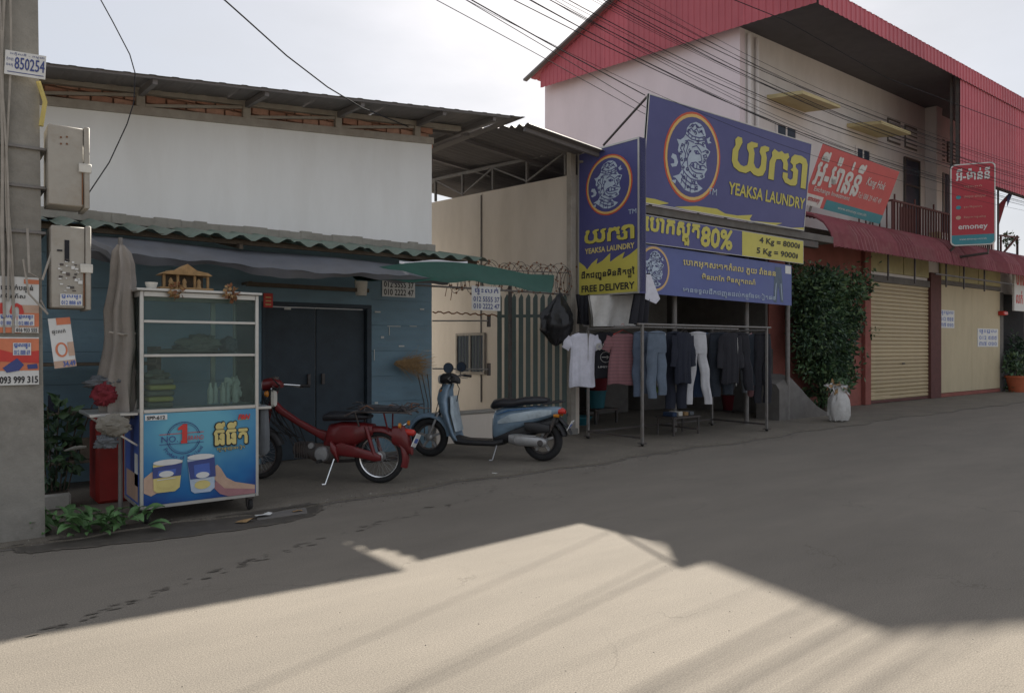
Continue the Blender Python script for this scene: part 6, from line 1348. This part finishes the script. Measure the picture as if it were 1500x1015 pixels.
q = MB(); q.loft([sect(WB - .28, 1.05, .03, .05), sect(WB - .22, 1.07, .055, .08), sect(WB - .14, 1.06, .07, .08), sect(WB - .08, 1.05, .07, .07)], 'cub_red'); hd = q.build('headlamp_shell', t, True, 60)
q = MB(); q.lathe([(0, .018), (.05, .012), (.064, 0), (.066, -.02)], 'lamp_clear', (WB - .07, 0, 1.05), 'X', 20); q.build('headlight', hd, True)
q = MB(); c = Vector((WB - .30, .24, .92)); q.tube([(WB - .26, .2, 1.03), (WB - .28, .24, .98), c], .006, 'chrome', 5); q.loft([sect(c.x - .03, c.z, .085, .04, yc=c.y), sect(c.x, c.z, .095, .045, yc=c.y)], 'plastic_white'); q.build('mirror', t, True, 60)
q = MB(); q.tube([(WB - .2, .03, 1.0), (WB - .1, .1, .9), (WB - .12, .06, .6), (WB - .04, .08, .35)], .006, 'rubber', 5); q.tube([(WB - .22, -.03, 1.0), (WB - .05, -.06, .85), (.95, -.03, .6), (.85, 0, .4)], .007, 'rubber', 5); q.build('control_cable', t, True)
q = MB(); r = random.Random(51)
for i in range(12): q.tube([(WB - .2 + r.uniform(-.04, .04), r.uniform(-.06, .08), 1.0), (WB - .16 + r.uniform(-.06, .1), r.uniform(-.10, .12), r.uniform(.8, .95)), (WB - .25 + r.uniform(-.1, .1), r.uniform(-.06, .08), r.uniform(.55, .75)), (WB - .45 + r.uniform(-.1, .1), r.uniform(-.04, .06), r.uniform(.35, .5))], .006, 'rubber', 5)
q.build('wiring', t, True)
q = MB(); q.tube([(WB - .42, .36, 1.02), (WB - .36, .20, 1.05), (WB - .24, .12, 1.12)], .008, 'rubber', 5); q.lathe([(0, .02), (.03, .015), (.034, -.01), (0, -.02)], 'lamp_amber', (WB - .18, .15, .96), 'X', 12); q.lathe([(0, .03), (.04, .02), (.042, -.02), (0, -.03)], 'dark_steel', (WB - .2, 0, 1.12), 'Z', 14); q.build('instruments', t, True)
# engine, chain case, exhaust, stands
q = MB(); q.loft([sect(.98, .34, .055, .06), sect(.90, .34, .075, .075), sect(.80, .33, .08, .08), sect(.74, .32, .10, .10), sect(.56, .30, .11, .11), sect(.48, .31, .08, .09)], 'dark_steel'); q.lathe([(0, .135), (.07, .13), (.085, .11), (.085, .08)], 'silver_cast', (.62, 0, .31), 'Y', 20)
for k in range(6): q.box(.80 + k * .028, -.085, .255, .808 + k * .028, .085, .425, 'dark_steel')
q.lathe([(0, .13), (.03, .13), (.035, .10)], 'silver_cast', (.74, 0, .40), 'Y', 14); q.build('engine', t, True)
q = MB(); q.loft([sect(.46, .36, .06, .02, yc=.10), sect(.40, .37, .075, .025, yc=.10), sect(.2, .335, .055, .025, yc=.10), sect(.02, .295, .05, .022, yc=.10), sect(-.05, .285, .03, .02, yc=.10)], 'cub_red'); q.build('chain_case', t, True, 60)
q = MB(); q.bar((.44, -.09, .35), (.0, -.09, .285), .025, .04, 'cub_red'); q.bar((.44, .07, .33), (.0, .07, .285), .02, .04, 'cub_red'); q.build('swingarm', t, True)
q = MB(); q.tube([(.9, -.08, .25), (.6, -.12, .20), (.25, -.14, .22)], .018, 'dark_steel', 8); q.tube([(.25, -.14, .22), (-.25, -.14, .27)], [.035, .04], 'dark_steel', 12); q.build('exhaust', t, True)
q = MB(); q.loft([sect(.50, .40, .06, .03, yc=.13), sect(.44, .33, .07, .03, yc=.13), sect(.42, .26, .03, .025, yc=.13)], 'cub_red'); q.tube([(.46, .15, .27), (.52, .24, .015)], .010, 'chrome', 6); q.tube([(.515, .235, .01), (.55, .26, .01)], .011, 'chrome', 6); q.build('side_stand', t, True)
q = MB(); q.tube([(.62, .20, .24), (.62, -.20, .24)], .011, 'dark_steel', 6); q.tube([(.62, .12, .24), (.62, .22, .245)], .020, 'rubber', 8); q.tube([(.62, -.12, .24), (.62, -.22, .245)], .020, 'rubber', 8); q.build('footrest', t, True)
q = MB(); q.tube([(.02, .10, .31), (.12, .10, .62)], .022, 'cub_red', 10); q.tube([(.02, -.10, .31), (.12, -.10, .62)], .022, 'cub_red', 10); q.build('shock_absorber', t, True)
q = MB(); q.loft([sect(-.30, .56, .035, .04), sect(-.38, .55, .035, .04), sect(-.40, .55, .02, .03)], 'lamp_red'); q.build('tail_light', t, True)
for sg in (1, -1): q = MB(); q.tube([(-.25, .04 * sg, .62), (-.27, .13 * sg, .64)], .006, 'chrome', 5); q.lathe([(0, .02), (.028, .01), (.028, -.01), (0, -.015)], 'lamp_amber', (-.28, .15 * sg, .64), 'X', 12); q.build('indicator', t, True)
q = MB(); M_ = Matrix.Translation((-.415, .01, .47)) @ Matrix.Rotation(R(-22), 4, 'Y') @ Matrix.Rotation(R(12), 4, 'X'); q.box(-.004, -.10, -.075, .004, .10, .075, 'print_white', 0, M_); q.box(-.006, -.07, -.03, -.0042, .07, .02, 'print_blue', 0, M_); q.build('number_plate', t, True)

# ================================================================ clothes rack
RX0, RX1, RY0, RY1, RZ = 8.24, 11.42, 7.50, 8.66, 1.83
t = thing('clothes_rack', 'long rusty steel clothes rack standing in front of the laundry', 'clothes rack', ((RX0 + RX1) / 2, (RY0 + RY1) / 2, .02))
for (x, y) in ((RX0, RY0), (RX0, RY1), (RX1, RY0), (RX1, RY1)):
    q = MB(); q.box(x - .019, y - .019, .07, x + .019, y + .019, RZ, 'steel', .003); q.build('post', t)
    q = MB(); q.box(x - .05, y - .05, .055, x + .05, y + .05, .07, 'dark_steel'); q.lathe([(0, -.018), (.02, -.018), (.025, 0), (.02, .018), (0, .018)], 'rubber', (x, y, .045), 'X', 12); q.build('castor', t)
for (a, b_, z) in (((RX0 - .1, RY0), (RX1 + .12, RY0), RZ), ((RX0 - .1, RY1), (RX1 + .12, RY1), RZ), ((RX0, RY0), (RX0, RY1), RZ - .05), ((RX1, RY0), (RX1, RY1), RZ - .05), ((RX0, (RY0 + RY1) / 2), (RX1, (RY0 + RY1) / 2), RZ - .02)):
    q = MB(); q.tube([(a[0], a[1], z), (b_[0], b_[1], z)], .016, 'steel', 8); q.build('top_rail', t)
for (a, b_) in (((RX0, RY0), (RX0, RY1)), ((RX1, RY0), (RX1, RY1)), ((RX0, RY1), (RX1, RY1)), ((9.9, RY0 + .3), (9.9, RY1))):
    q = MB(); q.bar((a[0], a[1] , .14), (b_[0], b_[1], .14), .03, .03, 'dark_steel'); q.build('bottom_rail', t)

FACE = R(-YAW)
def hanger(x, y, rot, lab, m='dark_steel', w=.2, z=RZ):
    t = thing('clothes_hanger', lab, 'hanger', (x, y, z - .14), rot, 'hangers on the clothes rack'); q = MB()
    q.tube([(-w, 0, 0), (0, 0, .07), (w, 0, 0), (-w, 0, 0)], .005, m, 5, False); q.tube([(0, 0, .07), (0, 0, .11), (.025, 0, .135), (.02, 0, .165), (-.01, 0, .168), (-.022, 0, .15)], .0035, m, 5); q.build('wire', t, True); return t
def fold(th, z, k, amp, ph): return 1 + amp * math.sin(k * th + ph + 2.0 * z) + amp * .6 * math.sin((k * 2 + 1) * th + ph * 2 - 3 * z)
def shirt(name, label, x, y, rot, w, L, m, sleeve=.2, drop=.9, z=RZ - .12, seed=1, flare=1.0, extra=None, group=None, hm='dark_steel'):
    hanger(x, y, rot, 'wire hanger holding the ' + label, hm, w * .8)
    w *= 1.12; o = thing(name, label, 'shirt', (x, y, z - L), rot, group); q = MB(); r = random.Random(seed); ph = r.uniform(0, 6); rings = []; n = 64
    for (u, ww, dd) in ((-.015, .30, .02), (.0, .52, .03), (.03, .84, .035), (.08, .97, .04), (.2, .93, .045), (.32, .91, .05), (.45, .90 * (1 + .4 * (flare - 1)), .052), (.6, .92 * (1 + .6 * (flare - 1)), .055), (.75, .93 * (1 + .8 * (flare - 1)), .058), (.97, .97 * flare, .06), (1.0, .965 * flare, .055)):
        ring = []
        for k in range(n):
            th = 2 * math.pi * k / n; f = fold(th, u, 8, .17 * min(1, u * 1.6 + .1), ph); ring.append(Vector((w * ww * math.cos(th) * (1 + .02 * math.sin(5 * th + ph)) + .012 * math.sin(u * 5 + ph), dd * math.sin(th) * f, L - u * L + (.012 * math.sin(3 * th + ph) if u > .9 else 0) + (-.03 * abs(math.sin(th)) if u < 0 else 0))))
        rings.append(ring)
    q.loft(rings, m)
    for sg in (1, -1):
        rings = []; d = Vector((sg * math.cos(R(drop * 62)), 0, -math.sin(R(drop * 62)))); a = Vector((sg * w * .80, 0, L * .93)); nrm = Vector((d.z * sg, 0, -d.x * sg)).normalized()
        for i in range(7):
            u = i / 6; hw = .085 + .01 * math.sin(i * 2 + ph) - .015 * u; c = a + d * sleeve * u + Vector((0, .01 * math.sin(u * 6 + ph), -.02 * u * u * sleeve * 4)); rings.append([c + nrm * (hw * math.cos(2 * math.pi * k / 14)) + Vector((0, .022 * math.sin(2 * math.pi * k / 14) * (1 + .3 * math.sin(k * 2 + i)), 0)) for k in range(14)])
        q.loft(rings, m)
    q.build('fabric', o, True, 70)
    if extra: extra(o, w, L)
    return o
def trousers(name, label, x, y, rot, w, L, m, spread=.5, z=RZ - .10, seed=1, short=0, group=None, twist=0, cat='trousers', hm='dark_steel'):
    w *= 1.22; spread *= .55
    hanger(x, y, rot, 'wire hanger holding the ' + label, hm, w * .8)
    o = thing(name, label, cat, (x, y, z - L), rot, group); q = MB(); r = random.Random(seed); ph = r.uniform(0, 6); n = 28
    rings = []
    for (u, ww, dd) in ((0, .82, .04), (.02, .88, .05), (.12, .97, .06), (.22, 1.02, .058), (.30, 1.01, .05)):
        rings.append([Vector((w * ww * math.cos(2 * math.pi * k / n), dd * math.sin(2 * math.pi * k / n) * fold(2 * math.pi * k / n, u, 5, .12, ph), L * (1 - u) - .012 * math.cos(2 * 2 * math.pi * k / n) * (u == 0))) for k in range(n)])
    q.loft(rings, m)
    for sg in (1, -1):
        rings = []
        for i in range(10):
            u = i / 9; LL = 1 - (short if sg > 0 else short * .5); zc = L * (1 - .26 - (.74 * LL) * u); hw = w * (.56 - .12 * u) * (1 + .04 * math.sin(i * 1.7 + ph)); xc = sg * w * (.47 + spread * .35 * u) + .012 * math.sin(i * 1.3 + ph * sg); rings.append([Vector((xc + hw * math.cos(2 * math.pi * k / 20), (.055 - .008 * u) * math.sin(2 * math.pi * k / 20) * fold(2 * math.pi * k / 20, u, 4, .16, ph + sg) + .015 * math.sin(u * 5 + sg), zc)) for k in range(20)])
        q.loft(rings, m)
    q.build('fabric', o, True, 70)
    q = MB(); q.tube([Vector((w * .86 * math.cos(a), .052 * math.sin(a), L * .985)) for a in [2 * math.pi * k / 20 for k in range(21)]], .010, m, 6, False); q.build('waistband', o, True); return o
def X_at(px, Y): return P(px, 500, Y=Y).x
GS = 'shirts on the clothes rack'; GT = 'trousers on the clothes rack'
shirt('white_tshirt', 'plain white t-shirt hanging at the left end of the rack', X_at(853, 8.72), 8.72, FACE + .15, .20, .86, 'cloth_white', .20, .95, RZ - .12, 1, group=GS)
def print025(o, w, L):
    pn = Panel((-.16, -.098, L * .62), (.30, 0, 0), (0, 0, .12)); M0 = ORI[o]; q = MB(); pn.text(q, '025', 0, 0, .30, .10, 'cloth_cream', 1, .05); pn.line(q, [(.15 + .085 * math.cos(R(a)), -.12 + .085 * math.sin(R(a))) for a in range(0, 361, 30)], .006, 'cloth_cream', 1); pn.line(q, [(.09, -.12), (.2, -.12), (.17, -.10), (.2, -.12), (.17, -.14)], .012, 'cloth_cream', 1); pn.text(q, 'LIMITED', .03, -.29, .27, -.265, 'cloth_cream', 1, .02); q.build('print', o, True, sharp=0)
shirt('black_tshirt', 'black t-shirt printed 025 beside the white t-shirt', X_at(887, 8.55), 8.55, FACE, .20, .74, 'cloth_black', .12, 1.2, RZ - .10, 2, 1.0, print025, group=GS)
shirt('pink_shirt', 'dusty pink finely striped top on a red hanger', X_at(912, 8.2), 8.2, FACE - .05, .185, .80, 'cloth_striped', .22, 1.02, RZ - .13, 3, 1.22, group=GS, hm='print_red')
trousers('blue_jeans', 'mid-blue jeans hanging just left of the front post', X_at(940, 7.95), 7.95, FACE + .5, .14, 1.05, 'cloth_denim', .2, seed=4, short=.1, group=GT)
trousers('pale_jeans', 'pale faded jeans hanging just right of the front post', X_at(962, 7.72), 7.72, FACE + .35, .14, 1.08, 'cloth_pale_denim', .3, seed=5, short=.12, group=GT)
shirt('cream_shirt', 'pale long-sleeved shirt squeezed behind the faded jeans', X_at(970, 7.9), 7.9, FACE + .9, .15, .85, 'cloth_cream', .5, 1.35, RZ - .11, 6, group=GS)
shirt('green_shirt', 'olive green top mostly hidden behind pale jeans', X_at(972, 8.2), 8.2, FACE + .4, .14, .95, 'cloth_green', .2, 1.3, RZ - .14, 7, group=GS)
trousers('navy_trousers', 'dark navy trousers right of the faded jeans', X_at(990, 7.75), 7.75, FACE + .3, .16, 1.22, 'cloth_navy', .25, seed=8, group=GT)
shirt('red_shirt', 'dark red shirt half hidden behind the white trousers', X_at(1005, 8.0), 8.0, FACE + .7, .16, .75, 'cloth_red', .3, 1.3, RZ - .12, 9, group=GS)
trousers('white_trousers', 'white trousers with spread legs in the middle of the rack', X_at(1022, 7.62), 7.62, FACE + .05, .125, 1.16, 'cloth_trousers', 3.2, seed=10, group=GT)
trousers('royal_trousers', 'dark blue trousers directly behind the white trousers', X_at(1030, 8.1), 8.1, FACE + .2, .17, 1.1, 'cloth_blue', .4, seed=11, group=GT)
trousers('charcoal_trousers', 'dark denim trousers right of the white trousers', X_at(1056, 7.7), 7.7, FACE + .2, .18, 1.10, 'cloth_dark_denim', .3, seed=12, short=.08, group=GT)
trousers('black_trousers', 'black trousers with white drawstring right of dark denim', X_at(1082, 7.65), 7.65, FACE + .1, .16, 1.06, 'cloth_black', 2.6, seed=13, short=.1, group=GT)
shirt('long_pink_garment', 'dull pink long garment between the two black trousers', X_at(1101, 7.9), 7.9, FACE + 1.0, .11, 1.12, 'cloth_pink', .2, 1.4, RZ - .10, 14, group=GS)
trousers('slim_black_trousers', 'slim black trousers at the right end of the rack', X_at(1117, 7.6), 7.6, FACE + .1, .13, 1.22, 'cloth_black', .35, seed=15, group=GT)
trousers('grey_trousers', 'dark grey trousers behind the slim black pair', X_at(1098, 8.3), 8.3, FACE + .3, .15, 1.1, 'cloth_grey', .3, seed=16, group=GT)
shirt('navy_shirt', 'dark navy long-sleeved shirt between jeans and white trousers', X_at(1001, 7.58), 7.58, FACE + .55, .16, .80, 'cloth_navy', .45, 1.32, RZ - .11, 21, group=GS)
shirt('charcoal_jacket', 'charcoal jacket hanging just right of the white trousers', X_at(1047, 7.85), 7.85, FACE + .3, .18, .92, 'cloth_charcoal', .5, 1.35, RZ - .10, 22, group=GS)
shirt('black_blouse', 'black long-sleeved top in front of the black trousers', X_at(1070, 7.58), 7.58, FACE + .45, .17, .85, 'cloth_black', .5, 1.3, RZ - .10, 23, group=GS)
shirt('dark_end_jacket', 'dark jacket pushed against the right end post', X_at(1108, 7.7), 7.7, FACE + .4, .17, .90, 'cloth_dark_denim', .5, 1.34, RZ - .11, 24, group=GS)
shirt('maroon_shirt', 'dull red shirt just behind the navy trousers', X_at(993, 8.35), 8.35, FACE + .2, .18, .82, 'cloth_red', .3, 1.25, RZ - .12, 25, group=GS)
shirt('dark_rear_shirt', 'dark grey shirt on the rear rail above the low table', X_at(1040, 8.6), 8.6, FACE + .1, .19, .85, 'cloth_grey', .4, 1.3, RZ - .11, 26, group=GS)
q = MB(); p = P(1080, 500, Y=7.53); q.tube([p + Vector((0, 0, .06)), p + Vector((0, -.01, -.1)), p + Vector((-.03, 0, -.75))], .006, 'cloth_cream', 5); single('drawstring', q, 'long pale drawstring dangling in front of the black trousers', 'cord')
# cloths above the rack
def hung(name, label, cat, pts, Y, m, depth=.05, seed=1):
    r = random.Random(seed); L = [P(px, py, Y=Y) for px, py in pts]; q = MB(); n = 18; k = 8
    a, b_, c, d = L; vs = []
    for side in (0, 1):
        for j in range(k + 1):
            for i in range(n + 1):
                u, v = i / n, j / k; p = a.lerp(b_, u).lerp(d.lerp(c, u), v); p = p + Vector((0, side * depth + .03 * math.sin(u * 17 + seed + v * 3) * (.3 + v), -.015 * math.sin(u * math.pi) * (1 - v))); vs.append(p)
    N_ = (n + 1) * (k + 1); fs = []
    for side in (0, 1):
        for j in range(k):
            for i in range(n): a_ = side * N_ + j * (n + 1) + i; fs.append((a_, a_ + 1, a_ + n + 2, a_ + n + 1))
    for i in range(n): fs.append((i, i + 1, N_ + i + 1, N_ + i))
    q.add(vs, fs, m); return single(name, q, label, cat)
hung('white_cloth', 'white cloth hung below the upright sign over the rack', 'cloth', ((864, 433), (936, 428), (929, 478), (868, 478)), 8.5, 'cloth_cream', .04, 3)
hung('black_cloth', 'black cloth hanging right of the upright sign beside the emblem', 'cloth', ((934, 402), (952, 400), (948, 478), (926, 474)), 7.95, 'cloth_black', .04, 5)
hung('black_strip', 'narrow black cloth hanging at the left end under the sign', 'cloth', ((846, 431), (864, 431), (862, 476), (848, 474)), 8.9, 'cloth_black', .04, 9)
q = MB(); q.prism([P(947, 402, Y=7.90), P(953, 402, Y=7.90), P(967, 438, Y=7.90), P(961, 445, Y=7.92), P(945, 438, Y=7.94)], (0, .02, 0), 'cloth_white'); single('white_collar', q, 'white pointed cloth corner sticking out beside the lower banner', 'cloth')
q = MB(); c = P(858, 624, Z=.02); q.lathe([(0, 0), (.17, 0), (.25, .14), (.265, .14), (.265, .155), (.235, .155), (.16, .015), (0, .015)], 'bucket_teal', (c.x + .1, c.y + .3, .02), n=28); single('teal_basin', q, 'teal plastic basin on the ground behind the rack leg', 'basin')
q = MB(); c = P(1008, 618, Y=8.2)
for z in (.30,): q.box(9.55, 8.0, z, 10.25, 8.4, z + .03, 'dark_steel', .004)
for (x, y) in ((9.57, 8.02), (10.21, 8.02), (9.57, 8.36), (10.21, 8.36)): q.box(x, y, .02, x + .025, y + .025, .30, 'dark_steel')
single('low_table', q, 'low dark table under the white trousers', 'table')
q = MB(); r = random.Random(19)
for i in range(4): q.box(9.62 + .15 * i, 8.08, .33, 9.73 + .15 * i, 8.3, .37 + r.uniform(0, .05), ['cloth_blue', 'plastic_white', 'straw', 'cloth_grey'][i], .01)
single('folded_things', q, 'folded cloths on the low dark table', 'cloths')

# ================================================================ cables overhead
FARX, FARY = 46.0, 7.2
s = thing('far_utility_pole', 'far concrete pole carrying the cable bundle beyond the right edge', 'utility pole', (FARX, FARY, 0)); q = MB(); q.loft([[(FARX - .15, FARY - .15, 0), (FARX + .15, FARY - .15, 0), (FARX + .15, FARY + .15, 0), (FARX - .15, FARY + .15, 0)], [(FARX - .1, FARY - .1, 8), (FARX + .1, FARY - .1, 8), (FARX + .1, FARY + .1, 8), (FARX - .1, FARY + .1, 8)]], 'pole_concrete'); q.build('shaft', s)
r = random.Random(17)
CB_ = []
for i in range(17):
    zm = 4.80 + .071 * i + r.uniform(-.04, .04); y = 6.75 + r.uniform(-.28, .32); kk = r.uniform(.0075, .0095); xm = r.uniform(12, 15); th = r.choice([.003, .0035, .004, .0055, .003]); pts = []
    for j in range(40):
        x = .45 + (FARX - .45) * j / 39; z = zm + (kk * (x - xm) ** 2 if x < xm else kk * .22 * (x - xm) ** 2) ; pts.append((x, 6.85 + (y - 6.85) * min(1, x / 3) + (FARY - y) * max(0, (x - 36) / 10), z))
    q = MB(); q.tube(pts, th, 'wire_black', 5); single('overhead_cable', q, {0: 'lowest overhead cable of the bundle along the street', 16: 'topmost overhead cable of the bundle along the street'}.get(i, 'black overhead cable in the bundle running along the street'), 'cable', 'overhead cables along the street', base=pts[0])
def wire(lab, pts, r_=.0055, m='wire_black', name='service_wire'):
    q = MB(); q.tube(pts, r_, m, 5); single(name, q, lab, 'wire', base=tuple(pts[0]))
wire('lowest service wire slanting from the top down to the pink house', [(.5, 6.85, 8.6), P(620, -10, Y=7.6), P(780, 76, Y=8.4), P(940, 165, Y=9.6), P(1010, 200, Y=10.4)])
wire('paired service wire ending at the top corner of the big sign', [(.5, 6.85, 7.9), P(690, 0, Y=7.2), P(800, 62, Y=7.5), P(945, 140, Y=8.0)], .008)
wire('thin second wire ending just below the top corner of the big sign', [(.5, 6.85, 7.7), P(682, 0, Y=7.2), P(800, 70, Y=7.5), P(946, 158, Y=8.05)], .005)
wire('black wire dropping from the top onto the white building roof edge', [P(315, -12, Y=6.9), P(360, 28, Y=7.2), P(420, 82, Y=7.5), P(480, 128, Y=7.9), P(530, 158, Y=8.2), P(598, 186, Y=9.0)], .008)
wire('thin sagging wire from the top left down to the upper meter box', [P(143, -8, Y=6.8), P(165, 32, Y=6.82), P(190, 80, Y=6.84), P(198, 108, Y=6.85), P(196, 150, Y=6.85), P(186, 182, Y=6.85), P(160, 238, Y=6.85), P(128, 286, Y=6.84)], .005)
wire('long black wire crossing the red gable to the upper floor', [P(1000, -30, Y=8.2), P(1150, 30, Y=8.2), P(1300, 115, Y=8.2), P(1500, 190, Y=8.2), P(1560, 215, Y=8.2)], .008)

# ================================================================ litter
for (px, py, w, h, m_, lab) in ((384, 757, .10, .03, 'paper', 'crumpled pale paper scrap in the gutter by the cart'), (358, 764, .09, .03, 'leaf', 'dry yellow leaf lying in the gutter below the cart'), (436, 750, .06, .02, 'leaf', 'small dry leaf at the edge of the wet gutter'), (724, 694, .09, .012, 'paper', 'white paper scrap lying on the road below the blue scooter')):
    c = P(px, py, Z=.01); q = MB(); r = random.Random(px); pts = [(c.x + w * math.cos(a) * r.uniform(.6, 1.1), c.y + w * .5 * math.sin(a) * r.uniform(.6, 1.1), .012 + r.uniform(0, h)) for a in [2 * math.pi * k / 8 for k in range(8)]]
    n = len(pts); cc = (c.x, c.y, .015 + h * .6); q.add(pts + [cc], [(i, (i + 1) % n, n) for i in range(n)], 'print_white' if m_ == 'paper' else 'straw'); single('paper_scrap' if m_ == 'paper' else 'dry_leaf', q, lab, 'litter' if m_ == 'paper' else 'leaf', 'litter along the gutter')
q = MB(); q.box(0, 0, 0, .5, .35, .012, 'dark_concrete', .004); q.v = [Vector((2.15 + v.x * .9 + v.y * .2, 6.36 + v.y * .6, .004 + v.z)) for v in q.v]; single('concrete_slab', q, 'small pale broken slab lying in front of the cart wheel', 'slab')

q = MB(); r = random.Random(88)
for i in range(1000):
    if i < 700: x = r.uniform(-.5, 12); y = edge_y(x) + r.gauss(-.05, .12)
    else: x = r.uniform(0, 9); y = r.uniform(1.2, 6.8)
    z = .02 if y > edge_y(x) else 0; a = r.uniform(.003, .008) * (1.4 if i < 700 else .7); th = r.uniform(0, 6.28)
    p = [(x + a * math.cos(th + k * 2.09) * r.uniform(.7, 1.2), y + a * math.sin(th + k * 2.09) * r.uniform(.7, 1.2), z + .0005) for k in range(3)]
    q.add(p + [(x, y, z + a * .9)], [(0, 1, 3), (1, 2, 3), (2, 0, 3)], r.choice(['soil', 'damp', 'render_grey', 'dark_concrete'] if i < 700 else ['damp', 'render_grey', 'road']))
tag(single('road_grit', q, 'loose grit and small stones scattered over the road', 'grit', base=(0, 0, 0)), kind='stuff')
